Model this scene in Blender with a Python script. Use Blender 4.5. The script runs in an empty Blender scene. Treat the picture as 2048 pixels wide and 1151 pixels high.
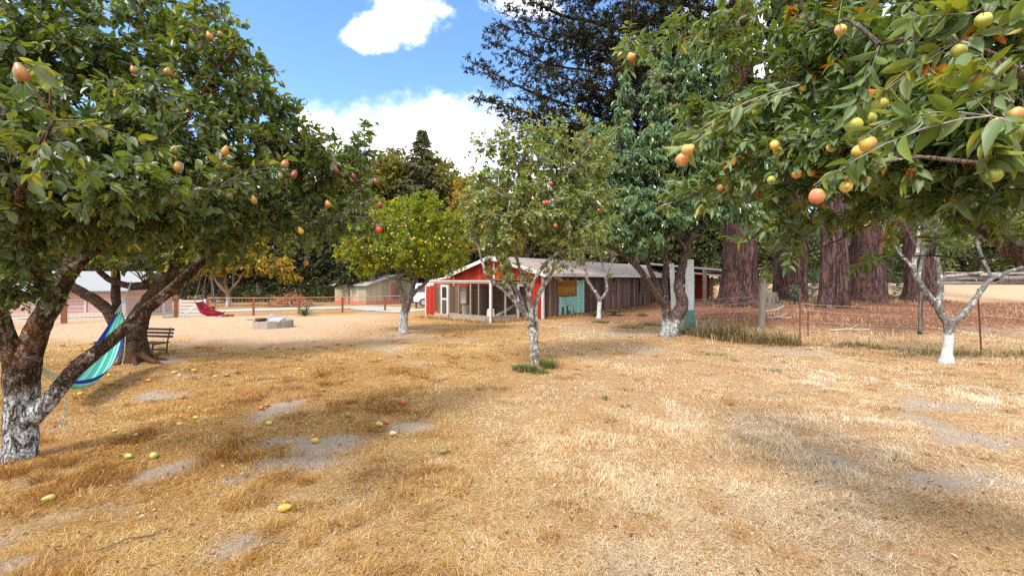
import bpy, math, random
import numpy as np
from mathutils import Vector, Matrix

random.seed(7)
RS = np.random.RandomState(11)
sc = bpy.context.scene
COL = sc.collection
R = math.radians

# ---------------------------------------------------------------- camera
F, H, CX, HY = 860.0, 1.8, 1024.0, 560.0        # focal length in photo pixels, eye height, horizon
cam_d = bpy.data.cameras.new('camera')
cam_d.sensor_width = 36.0
cam_d.lens = 36.0 * F / 2048.0
cam_d.shift_y = (HY - 575.5) / 2048.0
cam_d.clip_start, cam_d.clip_end = 0.05, 3000.0
cam = bpy.data.objects.new('camera', cam_d)
COL.objects.link(cam)
cam.location = (0, 0, H)
cam.rotation_euler = (R(90), 0, 0)
sc.camera = cam

# ---------------------------------------------------------------- render
sc.view_settings.view_transform = 'Standard'
sc.view_settings.look = 'None'
sc.view_settings.gamma = 1.0
sc.view_settings.exposure = 1.45
try:
    sc.cycles.use_denoising = False
    sc.cycles.denoiser = 'OPENIMAGEDENOISE'
    sc.cycles.max_bounces = 6
    sc.cycles.diffuse_bounces = 3
    sc.cycles.glossy_bounces = 2
    sc.cycles.transmission_bounces = 4
    sc.cycles.transparent_max_bounces = 8
    sc.cycles.caustics_reflective = False
    sc.cycles.caustics_refractive = False
except Exception:
    pass

# ---------------------------------------------------------------- sun and sky
SUN_EL = R(53)
SUN_H = Vector((-0.56, -0.83)).normalized()     # horizontal direction towards the sun
to_sun = Vector((SUN_H.x * math.cos(SUN_EL), SUN_H.y * math.cos(SUN_EL), math.sin(SUN_EL)))
sd = bpy.data.lights.new('sun', 'SUN')
sd.energy = 2.0
sd.angle = R(12.0)
sd.color = (1.0, 0.93, 0.82)
so = bpy.data.objects.new('sun', sd)
COL.objects.link(so)
so.rotation_euler = to_sun.to_track_quat('Z', 'Y').to_euler()
so.location = (-20, -20, 40)

W = bpy.data.worlds.new('World')
sc.world = W
W.use_nodes = True


def world_sky():
    nt = W.node_tree
    nt.nodes.clear()
    N, L = nt.nodes.new, nt.links.new

    def math_(op, a, b=None, c=None, clamp=False):
        n = N('ShaderNodeMath')
        n.operation = op
        n.use_clamp = clamp
        for i, v in enumerate((a, b, c)):
            if v is None:
                continue
            if isinstance(v, (int, float)):
                n.inputs[i].default_value = v
            else:
                L(v, n.inputs[i])
        return n.outputs[0]
    sky = N('ShaderNodeTexSky')
    sky.sky_type = 'NISHITA'
    sky.sun_disc = False
    sky.sun_elevation = SUN_EL
    sky.sun_rotation = math.atan2(SUN_H.x, SUN_H.y)
    sky.air_density, sky.dust_density, sky.ozone_density = 1.0, 0.3, 2.0
    hs = N('ShaderNodeHueSaturation')
    hs.inputs['Saturation'].default_value = 1.14
    hs.inputs['Value'].default_value = 0.84
    L(sky.outputs[0], hs.inputs['Color'])
    tc = N('ShaderNodeTexCoord')
    sep = N('ShaderNodeSeparateXYZ')
    L(tc.outputs['Generated'], sep.inputs[0])
    yy = math_('MAXIMUM', sep.outputs[1], 0.05)
    u = math_('DIVIDE', sep.outputs[0], yy)
    v = math_('DIVIDE', sep.outputs[2], yy)
    comb = N('ShaderNodeCombineXYZ')
    L(u, comb.inputs[0])
    L(v, comb.inputs[1])
    no = N('ShaderNodeTexNoise')
    no.inputs['Scale'].default_value = 9.0
    no.inputs['Detail'].default_value = 9.0
    no.inputs['Roughness'].default_value = 0.6
    L(comb.outputs[0], no.inputs['Vector'])
    nz = math_('SUBTRACT', no.outputs['Fac'], 0.5)
    total = None
    for (cu, cv, ru, rv, soft) in ((-0.255, 0.61, 0.105, 0.075, 0.5), (-0.315, 0.57, 0.085, 0.05, 0.5), (0.015, 0.655, 0.10, 0.065, 0.6),
                                   (-0.20, 0.325, 0.36, 0.115, 0.75), (-0.42, 0.325, 0.11, 0.07, 0.9), (-0.1, 0.24, 0.7, 0.12, 1.3),
                                   (0.75, 0.42, 0.55, 0.3, 0.7)):
        a = math_('DIVIDE', math_('SUBTRACT', u, cu), ru)
        b = math_('DIVIDE', math_('SUBTRACT', v, cv), rv)
        d = math_('SQRT', math_('ADD', math_('MULTIPLY', a, a), math_('MULTIPLY', b, b)))
        d = math_('ADD', d, math_('MULTIPLY', nz, -1.9))
        m = math_('DIVIDE', math_('SUBTRACT', 1.05, d), soft, clamp=True)
        total = m if total is None else math_('MAXIMUM', total, m)
    total = math_('MULTIPLY', total, math_('GREATER_THAN', sep.outputs[1], 0.06))
    # unseen cloud overhead and behind, added as white fill to lift the shade
    n3 = N('ShaderNodeTexNoise')
    n3.inputs['Scale'].default_value = 2.6
    n3.inputs['Detail'].default_value = 8.0
    L(tc.outputs['Generated'], n3.inputs['Vector'])
    rest = math_('MULTIPLY', math_('SUBTRACT', n3.outputs['Fac'], 0.28), 6.0, clamp=True)
    away = math_('SUBTRACT', 1.0, math_('MULTIPLY', math_('SUBTRACT', math_('SUBTRACT', sep.outputs[1], math_('MULTIPLY', sep.outputs[2], 0.95)), -0.02), 8.0, clamp=True))
    total = math_('MAXIMUM', total, math_('MULTIPLY', rest, away, clamp=True))
    ss = N('ShaderNodeMapRange')
    ss.interpolation_type = 'SMOOTHSTEP'
    L(total, ss.inputs[0])
    n2 = N('ShaderNodeTexNoise')
    n2.inputs['Scale'].default_value = 14.0
    n2.inputs['Detail'].default_value = 6.0
    L(comb.outputs[0], n2.inputs['Vector'])
    cr = N('ShaderNodeValToRGB')
    cr.color_ramp.elements[0].position, cr.color_ramp.elements[0].color = 0.3, (4.2, 4.5, 5.0, 1)
    cr.color_ramp.elements[1].position, cr.color_ramp.elements[1].color = 0.6, (5.6, 5.65, 5.7, 1)
    L(n2.outputs['Fac'], cr.inputs[0])
    mx = N('ShaderNodeMix')
    mx.data_type = 'RGBA'
    L(ss.outputs[0], mx.inputs[0])
    L(hs.outputs[0], mx.inputs[6])
    L(cr.outputs[0], mx.inputs[7])
    bg = N('ShaderNodeBackground')
    bg.inputs['Strength'].default_value = 0.15
    L(mx.outputs[2], bg.inputs['Color'])
    out = N('ShaderNodeOutputWorld')
    L(bg.outputs[0], out.inputs['Surface'])


world_sky()


# ---------------------------------------------------------------- numeric helpers
def smooth(a, b, x):
    t = np.clip((np.asarray(x, float) - a) / (b - a), 0, 1)
    return t * t * (3 - 2 * t)


_LAT = np.random.RandomState(5).rand(256, 256)


def vnoise(x, y):
    x, y = np.asarray(x, float), np.asarray(y, float)
    xi, yi = np.floor(x).astype(int), np.floor(y).astype(int)
    fx, fy = x - xi, y - yi
    fx, fy = fx * fx * (3 - 2 * fx), fy * fy * (3 - 2 * fy)
    a = _LAT[xi & 255, yi & 255]
    b = _LAT[(xi + 1) & 255, yi & 255]
    c = _LAT[xi & 255, (yi + 1) & 255]
    d = _LAT[(xi + 1) & 255, (yi + 1) & 255]
    return (a * (1 - fx) + b * fx) * (1 - fy) + (c * (1 - fx) + d * fx) * fy


def fbm(x, y, o=4):
    s, a, t = 0, 0.5, 0
    for i in range(o):
        s = s + a * vnoise(x * 2 ** i + 17.3 * i, y * 2 ** i + 5.1 * i)
        t += a
        a *= 0.5
    return s / t


def gz(x, y):
    x, y = np.asarray(x, float), np.asarray(y, float)
    z = -0.65 * smooth(14, 34, y) * smooth(-3, -9, x)
    z = z + 0.36 * smooth(12.5, 19, y) * smooth(6.5, 10.5, x)
    z = z + 1.05 * smooth(28, 35, y) * smooth(22, 28, x)
    return z


def gzd(x, y):                                    # the same with the small bumps of the sheet
    x, y = np.asarray(x, float), np.asarray(y, float)
    near = smooth(60, 25, np.hypot(x, y))
    return gz(x, y) + near * (.035 * (fbm(x * 1.3, y * 1.3, 4) - .5) + .028 * (fbm(x * 5 + 9, y * 5 + 3, 3) - .5))


def gzf(x, y):
    return float(gz(x, y))


def P(px, py, Y):
    return np.array([(px - CX) / F * Y, Y, H + (HY - py) / F * Y])


def G(px, py):
    Y = 10.0
    for i in range(40):
        z = gzf((px - CX) / F * Y, Y)
        Y = 0.5 * Y + 0.5 * (H - z) * F / (py - HY)
    return np.array([(px - CX) / F * Y, Y, gzf((px - CX) / F * Y, Y)])


def on_ground(px, Y):
    x = (px - CX) / F * Y
    return np.array([x, Y, gzf(x, Y)])


def norm(v):
    v = np.asarray(v, float)
    return v / np.maximum(np.linalg.norm(v, axis=-1, keepdims=True), 1e-9)


# ---------------------------------------------------------------- mesh builder
class MB:
    def __init__(self):
        self.v, self.q, self.t, self.n = [], [], [], 0
        self.r = []

    def add(self, v, quads=None, tris=None, mat=0, rnd=0.5):
        v = np.asarray(v, float).reshape(-1, 3)
        if quads is not None and len(quads):
            q = np.asarray(quads, int).reshape(-1, 4)
            self.q.append((q + self.n, np.full(len(q), mat)))
        if tris is not None and len(tris):
            t = np.asarray(tris, int).reshape(-1, 3)
            self.t.append((t + self.n, np.full(len(t), mat)))
        self.v.append(v)
        self.r.append(np.broadcast_to(np.asarray(rnd, float), (len(v),)).copy())
        self.n += len(v)
        return self

    def obox(self, o, a, b, c, mat=0, rnd=0.5):
        o, a, b, c = (np.asarray(k, float) for k in (o, a, b, c))
        v = [o, o + a, o + a + b, o + b, o + c, o + a + c, o + a + b + c, o + b + c]
        q = [(0, 3, 2, 1), (4, 5, 6, 7), (0, 1, 5, 4), (1, 2, 6, 5), (2, 3, 7, 6), (3, 0, 4, 7)]
        if np.dot(np.cross(a, b), c) < 0:
            q = [k[::-1] for k in q]
        return self.add(v, quads=q, mat=mat, rnd=rnd)

    def box(self, c, s, mat=0, rnd=0.5, rz=0.0):
        ca, sa = math.cos(rz), math.sin(rz)
        ax, ay, az = np.array([ca, sa, 0]) * s[0], np.array([-sa, ca, 0]) * s[1], np.array([0, 0, 1.0]) * s[2]
        return self.obox(np.asarray(c, float) - ax / 2 - ay / 2 - az / 2, ax, ay, az, mat, rnd)

    def hexa(self, v, mat=0, rnd=0.5):
        q = [(0, 3, 2, 1), (4, 5, 6, 7), (0, 1, 5, 4), (1, 2, 6, 5), (2, 3, 7, 6), (3, 0, 4, 7)]
        return self.add(v, quads=q, mat=mat, rnd=rnd)

    def tube(self, pts, rad, sides=8, mat=0, rnd=0.5, rough=0.0, flare=0.0, cap=True, seed=0, freq=9.0, ridges=0):
        pts = np.asarray(pts, float)
        n = len(pts)
        rad = np.broadcast_to(np.asarray(rad, float), (n,))
        tan = norm(np.gradient(pts, axis=0))
        up = np.array([1.0, 0, 0]) if abs(tan[0][2]) > 0.8 else np.array([0, 0, 1.0])
        fr = []
        b = norm(np.cross(tan[0], up))
        for i in range(n):
            b = norm(b - tan[i] * np.dot(b, tan[i]))
            fr.append(b)
        fr = np.array(fr)
        nn = np.cross(tan, fr)
        th = np.linspace(0, 2 * np.pi, sides, endpoint=False)
        cx, sx = np.cos(th), np.sin(th)
        rr = np.repeat(rad[:, None], sides, 1)
        if rough or flare or ridges:
            ln = np.concatenate([[0], np.cumsum(np.linalg.norm(np.diff(pts, axis=0), axis=1))])
            tt, ll = np.meshgrid(th, ln)
            a = np.cos(tt) * 1.3 + seed * 3.7
            c = np.sin(tt) * 1.3 + seed * 1.9
            w = fbm(a * 3 + ll * freq * .35, c * 3 + ll * freq * .15 + 40, 4) - .5
            rr = rr * (1 + rough * 2.2 * w)
            if flare:
                f = np.exp(-ll / (rad[0] * 1.1))
                rr = rr * (1 + flare * f * (0.65 + 0.6 * np.sin(tt * 5 + seed) * np.sin(tt * 2 + 1.3 * seed)))
            if ridges:
                k = fbm(tt * ridges / 6.283 * 1.0 + 0.25 * np.sin(ll * .8), ll * 0.35 + seed * 7, 3)
                k2 = vnoise(tt * ridges / 2.2, ll * 0.25 + seed * 3)
                rr = rr * (1 + 0.20 * (k - .5) + 0.075 * (k2 - .5))
        v = pts[:, None, :] + rr[..., None] * (fr[:, None, :] * cx[None, :, None] + nn[:, None, :] * sx[None, :, None])
        v = v.reshape(-1, 3)
        i = np.arange(n - 1)[:, None] * sides
        j = np.arange(sides)[None, :]
        j2 = (j + 1) % sides
        q = np.stack([i + j, i + j2, i + sides + j2, i + sides + j], -1).reshape(-1, 4)
        self.add(v, quads=q, mat=mat, rnd=rnd)
        if cap:
            base = self.n
            self.add([pts[0], pts[-1]], mat=mat, rnd=rnd)
            t = []
            for k in range(sides):
                k2 = (k + 1) % sides
                t.append((base - len(v) + k2, base - len(v) + k, base))
                e = base - sides
                t.append((e + k, e + k2, base + 1))
            self.t.append((np.array(t), np.full(len(t), mat)))
        return self

    def lathe(self, prof, sides=16, o=(0, 0, 0), mat=0, rnd=0.5, lob=0.0, n=5, ph=0.0):
        th = np.linspace(0, 2 * np.pi, sides, endpoint=False)
        pr = np.asarray(prof, float)
        rr = pr[:, 0][:, None] * (1 + lob * np.cos(n * th + ph)[None, :])
        v = np.stack([rr * np.cos(th), rr * np.sin(th), np.repeat(pr[:, 1][:, None], sides, 1)], -1).reshape(-1, 3) + np.asarray(o)
        m = len(pr)
        i = np.arange(m - 1)[:, None] * sides
        j = np.arange(sides)[None, :]
        j2 = (j + 1) % sides
        q = np.stack([i + j, i + j2, i + sides + j2, i + sides + j], -1).reshape(-1, 4)
        return self.add(v, quads=q, mat=mat, rnd=rnd)

    def twigs(self, paths, r0, r1, mat=0):          # paths (T,n,3): many thin three-sided twigs at once
        T, n, _ = paths.shape
        if T == 0:
            return self
        tan = norm(np.gradient(paths, axis=1))
        ref = np.where(np.abs(tan[:, :1, 2:3]) > .8, np.array([1., 0, 0]), np.array([0, 0, 1.]))
        b = norm(np.cross(tan, np.broadcast_to(ref, tan.shape)))
        c = np.cross(tan, b)
        r0 = np.broadcast_to(r0, (T,))
        rad = r0[:, None] * (1 - np.linspace(0, 1, n)) + r1 * np.linspace(0, 1, n)
        th = np.array([0, 2.094, 4.189])
        v = paths[:, :, None, :] + rad[..., None, None] * (b[:, :, None, :] * np.cos(th)[:, None] + c[:, :, None, :] * np.sin(th)[:, None])
        i = (np.arange(T) * n * 3)[:, None, None] + (np.arange(n - 1) * 3)[None, :, None]
        j = np.arange(3)[None, None, :]
        j2 = (j + 1) % 3
        q = np.stack([i + j, i + j2, i + 3 + j2, i + 3 + j], -1).reshape(-1, 4)
        return self.add(v.reshape(-1, 3), quads=q, mat=mat)

    def leaves(self, pos, d, nrm, ln, wd, rnd, mat=0, hi=False, curl=0.15, fold=0.12):
        N = len(pos)
        d = norm(d)
        b = norm(np.cross(nrm, d))
        nn = np.cross(d, b)
        if hi:
            T = [(0, 0, 0)]
            for t_, w_ in ((.12, .25), (.34, .48), (.60, .46), (.82, .27)):
                T += [(t_, -w_, .8 * w_ + .06 * math.sin(t_ * 17)), (t_, 0, -.1), (t_, w_, .8 * w_ - .06 * math.sin(t_ * 13))]
            T = np.array(T + [(1, 0, 0)])
            qs = np.array([k_ for i_ in (1, 4, 7) for k_ in ((i_, i_ + 1, i_ + 4, i_ + 3), (i_ + 1, i_ + 2, i_ + 5, i_ + 4))])
            ts = np.array([(0, 2, 1), (0, 3, 2), (10, 11, 13), (11, 12, 13)])
        else:
            T = np.array([(0, 0, 0), (.42, -.5, .3), (1, 0, 0), (.42, .5, .3)])
            qs = np.zeros((0, 4), int)
            ts = np.array([(0, 3, 2), (0, 2, 1)])
        k = len(T)
        cu = np.broadcast_to(np.asarray(curl, float), (N,))
        h = T[None, :, 2] * (fold * wd / .12 * .62)[:, None] - (cu * ln)[:, None] * (T[None, :, 0] ** 2)
        v = pos[:, None, :] + d[:, None, :] * (T[None, :, 0] * ln[:, None])[..., None] + b[:, None, :] * (T[None, :, 1] * wd[:, None])[..., None] + nn[:, None, :] * h[..., None]
        off = (np.arange(N) * k)[:, None, None]
        return self.add(v.reshape(-1, 3), quads=(qs[None] + off).reshape(-1, 4), tris=(ts[None] + off).reshape(-1, 3), mat=mat, rnd=np.repeat(rnd, k))

    def build(self, name, mats, parent=None, origin=None, smooth_=False, link=True, rot=None):
        if not isinstance(mats, (list, tuple)):
            mats = [mats]
        co = np.concatenate(self.v)
        if origin is not None:
            co = co - np.asarray(origin, float)
        if rot is not None:
            co = co @ rot
        me = bpy.data.meshes.new(name)
        me.vertices.add(len(co))
        me.vertices.foreach_set('co', co.astype(np.float32).ravel())
        fl = [(f, m) for f, m in self.q] + [(f, m) for f, m in self.t]
        loops = np.concatenate([f.ravel() for f, m in fl])
        tot = np.concatenate([np.full(len(f), f.shape[1]) for f, m in fl])
        mi = np.concatenate([m for f, m in fl])
        me.loops.add(len(loops))
        me.loops.foreach_set('vertex_index', loops.astype(np.int32))
        me.polygons.add(len(tot))
        me.polygons.foreach_set('loop_start', np.concatenate([[0], np.cumsum(tot)[:-1]]).astype(np.int32))
        me.polygons.foreach_set('material_index', mi.astype(np.int32))
        me.polygons.foreach_set('use_smooth', np.full(len(tot), bool(smooth_)))
        at = me.attributes.new('rnd', 'FLOAT', 'POINT')
        at.data.foreach_set('value', np.concatenate(self.r).astype(np.float32))
        me.update(calc_edges=True)
        for m in mats:
            me.materials.append(m)
        o = bpy.data.objects.new(name, me)
        if link:
            COL.objects.link(o)
        if parent is not None:
            o.parent = parent
        elif origin is not None:
            o.location = tuple(origin)
        return o


def tag(o, label=None, cat=None, group=None, kind=None):
    for k, v in (('label', label), ('category', cat), ('group', group), ('kind', kind)):
        if v:
            o[k] = v
    return o


def thing(name, label, cat, loc=(0, 0, 0), rz=0.0, group=None):
    o = bpy.data.objects.new(name, None)
    COL.objects.link(o)
    o.empty_display_size = 0.2
    o.location = tuple(float(k) for k in loc)
    o.rotation_euler = (0, 0, rz)
    return tag(o, label, cat, group)


def dup(root, loc, rz=0.0, label=None, sc_=1.0):
    r = root.copy()
    COL.objects.link(r)
    r.location = tuple(float(k) for k in loc)
    r.rotation_euler = (0, 0, rz)
    r.scale = (sc_,) * 3 if not isinstance(sc_, tuple) else sc_
    if label:
        r['label'] = label
    for ch in list(root.children):
        c = ch.copy()
        COL.objects.link(c)
        c.parent = r
        for g in ch.children:
            d = g.copy()
            COL.objects.link(d)
            d.parent = c
    return r


# ---------------------------------------------------------------- materials
def ramp(nt, stops, fac=None, const=False):
    n = nt.nodes.new('ShaderNodeValToRGB')
    cr = n.color_ramp
    if const:
        cr.interpolation = 'CONSTANT'
    while len(cr.elements) < len(stops):
        cr.elements.new(0.5)
    for e, (p, c) in zip(cr.elements, stops):
        e.position = p
        e.color = (*c, 1)
    if fac is not None:
        nt.links.new(fac, n.inputs[0])
    return n.outputs[0]


def new_mat(name):
    m = bpy.data.materials.new(name)
    m.use_nodes = True
    nt = m.node_tree
    nt.nodes.clear()
    out = nt.nodes.new('ShaderNodeOutputMaterial')
    b = nt.nodes.new('ShaderNodeBsdfPrincipled')
    nt.links.new(b.outputs[0], out.inputs[0])
    return m, nt, b, out


def noise_n(nt, scale, detail=4, rough=0.55, vec=None, dist=0.0):
    n = nt.nodes.new('ShaderNodeTexNoise')
    n.inputs['Scale'].default_value = scale
    n.inputs['Detail'].default_value = detail
    n.inputs['Roughness'].default_value = rough
    n.inputs['Distortion'].default_value = dist
    if vec is not None:
        nt.links.new(vec, n.inputs['Vector'])
    return n.outputs['Fac']


def coord(nt, scale=(1, 1, 1)):
    t = nt.nodes.new('ShaderNodeTexCoord')
    m = nt.nodes.new('ShaderNodeMapping')
    m.inputs['Scale'].default_value = scale
    nt.links.new(t.outputs['Object'], m.inputs[0])
    return m.outputs[0]


def attr(nt, name):
    a = nt.nodes.new('ShaderNodeAttribute')
    a.attribute_name = name
    return a.outputs['Fac']


def mathn(nt, op, a, b=None, clamp=False):
    n = nt.nodes.new('ShaderNodeMath')
    n.operation = op
    n.use_clamp = clamp
    for i, v in enumerate((a, b)):
        if v is None:
            continue
        if isinstance(v, (int, float)):
            n.inputs[i].default_value = v
        else:
            nt.links.new(v, n.inputs[i])
    return n.outputs[0]


def mixc(nt, fac, a, b, mode='MIX'):
    n = nt.nodes.new('ShaderNodeMix')
    n.data_type = 'RGBA'
    n.blend_type = mode
    for i, v in ((0, fac), (6, a), (7, b)):
        if isinstance(v, (int, float)):
            n.inputs[i].default_value = v
        elif isinstance(v, tuple):
            n.inputs[i].default_value = (*v, 1)
        else:
            nt.links.new(v, n.inputs[i])
    return n.outputs[2]


def mapr(nt, v, a, b, c=0.0, d=1.0, sm=True):
    n = nt.nodes.new('ShaderNodeMapRange')
    if sm:
        n.interpolation_type = 'SMOOTHSTEP'
    nt.links.new(v, n.inputs[0])
    for i, k in enumerate((a, b, c, d)):
        n.inputs[i + 1].default_value = k
    return n.outputs[0]


def bump(nt, b, h, strength=0.5, dist=0.02):
    n = nt.nodes.new('ShaderNodeBump')
    n.inputs['Strength'].default_value = strength
    n.inputs['Distance'].default_value = dist
    nt.links.new(h, n.inputs['Height'])
    nt.links.new(n.outputs[0], b.inputs['Normal'])


def leaf_mat(name, stops, trans=0.35, rough=0.42, spec=0.45, back=None):
    m, nt, b, out = new_mat(name)
    c = ramp(nt, stops, attr(nt, 'rnd'))
    nz = noise_n(nt, 0.9, 2, vec=coord(nt))
    c = mixc(nt, 1.0, c, ramp(nt, [(0.3, (.72, .78, .8)), (0.7, (1.2, 1.12, 1.0))], nz), 'MULTIPLY')
    if back is not None:
        g = nt.nodes.new('ShaderNodeNewGeometry')
        c = mixc(nt, mathn(nt, 'MULTIPLY', g.outputs['Backfacing'], .75), c, back)
    nt.links.new(c, b.inputs['Base Color'])
    b.inputs['Roughness'].default_value = rough
    b.inputs['Specular IOR Level'].default_value = spec
    tr = nt.nodes.new('ShaderNodeBsdfTranslucent')
    c2 = mixc(nt, 1.0, c, (1.5, 1.35, .6), 'MULTIPLY')
    nt.links.new(c2, tr.inputs[0])
    mx = nt.nodes.new('ShaderNodeMixShader')
    mx.inputs[0].default_value = trans
    nt.links.new(b.outputs[0], mx.inputs[1])
    nt.links.new(tr.outputs[0], mx.inputs[2])
    nt.links.new(mx.outputs[0], out.inputs[0])
    return m


def bark_mat(name, dark, light, lichen=0.0, lich_col=(.5, .5, .47), white=0.0, white_noise=.25, rust=None, vscale=14.0, stretch=.45, bmp=.9, dist=.03, soft=.10):
    m, nt, b, out = new_mat(name)
    co = coord(nt, (1, 1, stretch))
    n1 = noise_n(nt, vscale * .5, 6, .65, co)
    n2 = noise_n(nt, vscale, 5, .6, co, .8)
    rid = mathn(nt, 'ABSOLUTE', mathn(nt, 'SUBTRACT', n2, .5))
    n3 = noise_n(nt, vscale * 2.3, 4, .6, co, .4)
    rid2 = mathn(nt, 'ABSOLUTE', mathn(nt, 'SUBTRACT', n3, .5))
    crack = mathn(nt, 'MULTIPLY', mapr(nt, rid, 0.0, 0.06), mapr(nt, rid2, -.03, .05))
    c = mixc(nt, n1, dark, light)
    c = mixc(nt, crack, tuple(k * .5 for k in dark), c)
    if rust:
        c = mixc(nt, mapr(nt, noise_n(nt, 2.2, 3, vec=coord(nt)), .5, .68), c, rust)
    if lichen:
        ln = noise_n(nt, 9, 5, .7, coord(nt))
        c = mixc(nt, mapr(nt, ln, .62 - lichen * .3, .70 - lichen * .25), c, lich_col)
    if white:
        s = nt.nodes.new('ShaderNodeSeparateXYZ')
        t = nt.nodes.new('ShaderNodeTexCoord')
        nt.links.new(t.outputs['Object'], s.inputs[0])
        hn = mathn(nt, 'ADD', s.outputs[2], mathn(nt, 'MULTIPLY', mathn(nt, 'SUBTRACT', noise_n(nt, 7, 4, .6, coord(nt)), .5), white_noise * 2))
        mk = mapr(nt, hn, white + soft, white - soft)
        chip = mapr(nt, noise_n(nt, 16, 5, .7, co), .30 - (.3 if white_noise < .05 else 0), .52 - (.3 if white_noise < .05 else 0))
        mk = mathn(nt, 'MULTIPLY', mathn(nt, 'MULTIPLY', mk, chip), mapr(nt, crack, -.6 if white_noise < .05 else .0, .6 if white_noise >= .05 else .1))
        mk = mathn(nt, 'MULTIPLY', mk, mapr(nt, mathn(nt, 'ADD', s.outputs[2], mathn(nt, 'MULTIPLY', n2, .22)), .06, .24, .35, 1.0))
        c = mixc(nt, mk, c, mixc(nt, n1, (.34, .36, .37), (.60, .62, .63)))
    nt.links.new(c, b.inputs['Base Color'])
    b.inputs['Roughness'].default_value = .9
    b.inputs['Specular IOR Level'].default_value = .2
    h = mathn(nt, 'ADD', mathn(nt, 'MULTIPLY', crack, .6), n1)
    bump(nt, b, h, bmp, dist)
    return m


def plain(name, col, rough=.6, metal=0.0, var=.25, scale=6.0, spec=.4, stretch=(1, 1, 1), bmp=.15, dirt=None, dthr=.55):
    m, nt, b, out = new_mat(name)
    n = noise_n(nt, scale, 5, .6, coord(nt, stretch))
    c = mixc(nt, n, tuple(k * (1 - var) for k in col), tuple(min(1, k * (1 + var)) for k in col))
    if dirt:
        c = mixc(nt, mapr(nt, noise_n(nt, scale * .7 + 1, 6, .7, coord(nt, stretch)), dthr, dthr + .14), c, dirt)
    nt.links.new(c, b.inputs['Base Color'])
    b.inputs['Roughness'].default_value = rough
    b.inputs['Metallic'].default_value = metal
    b.inputs['Specular IOR Level'].default_value = spec
    if bmp:
        bump(nt, b, n, bmp, .01)
    return m


def wood_mat(name, stops, streak=(.12, .12, .10), amt=.5, rough=.85, zscale=.12, peel=None, pthr=.5):
    m, nt, b, out = new_mat(name)
    c = ramp(nt, stops, attr(nt, 'rnd'))
    n = noise_n(nt, 22, 5, .65, coord(nt, (1, 1, zscale)))
    c = mixc(nt, mathn(nt, 'MULTIPLY', mapr(nt, n, .42, .72), amt), c, streak)
    if peel:
        k = noise_n(nt, 6, 6, .7, coord(nt, (1, 1, .35)))
        c = mixc(nt, mapr(nt, k, pthr, pthr + .06), c, peel)
    nt.links.new(c, b.inputs['Base Color'])
    b.inputs['Roughness'].default_value = rough
    b.inputs['Specular IOR Level'].default_value = .25
    bump(nt, b, n, .4, .01)
    return m


def attr_mat(name, stops, rough=.8, const=False, spec=.2, trans=0.0):
    m, nt, b, out = new_mat(name)
    c = ramp(nt, stops, attr(nt, 'rnd'), const)
    nt.links.new(c, b.inputs['Base Color'])
    b.inputs['Roughness'].default_value = rough
    b.inputs['Specular IOR Level'].default_value = spec
    if trans:
        tr = nt.nodes.new('ShaderNodeBsdfTranslucent')
        nt.links.new(c, tr.inputs[0])
        mx = nt.nodes.new('ShaderNodeMixShader')
        mx.inputs[0].default_value = trans
        nt.links.new(b.outputs[0], mx.inputs[1])
        nt.links.new(tr.outputs[0], mx.inputs[2])
        nt.links.new(mx.outputs[0], out.inputs[0])
    return m


def fruit_mat(name, a, b_, blush, bthr=.5, spots=(.12, .07, .02)):
    m, nt, b, out = new_mat(name)
    oi = nt.nodes.new('ShaderNodeObjectInfo')
    c = mixc(nt, oi.outputs['Random'], a, b_)
    ad = nt.nodes.new('ShaderNodeVectorMath')
    ad.operation = 'ADD'
    t = nt.nodes.new('ShaderNodeTexCoord')
    nt.links.new(t.outputs['Object'], ad.inputs[0])
    nt.links.new(oi.outputs['Location'], ad.inputs[1])
    n = noise_n(nt, 14, 3, .5, ad.outputs[0])
    c = mixc(nt, mapr(nt, n, bthr - .12, bthr + .16), c, blush)
    s = noise_n(nt, 170, 2, .5, ad.outputs[0])
    c = mixc(nt, mapr(nt, s, .66, .72, 0, .55), c, spots)
    nt.links.new(c, b.inputs['Base Color'])
    b.inputs['Roughness'].default_value = .38
    b.inputs['Subsurface Weight'].default_value = .08
    b.inputs['Subsurface Radius'].default_value = (.02, .012, .005)
    return m


M_twig = plain('twig_bark', (.13, .095, .065), .9, var=.5, scale=30, bmp=0)
M_twig_grey = plain('grey_twig_bark', (.26, .24, .215), .9, var=.5, scale=30, bmp=0)
M_stem = plain('fruit_stem', (.12, .07, .03), .8, bmp=0)
M_white = plain('white_paint', (.50, .51, .50), .7, var=.15, scale=12, dirt=(.26, .235, .20), dthr=.52)
M_iron = plain('dark_iron', (.035, .03, .028), .6, metal=.3)
M_wire = plain('galvanised_wire', (.42, .43, .43), .45, metal=.7, bmp=0)
M_rust = plain('rusty_steel', (.15, .055, .03), .85, var=.4, scale=20, dirt=(.12, .05, .035))
M_dark = plain('dark_interior', (.02, .018, .016), .9, bmp=0)

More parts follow.
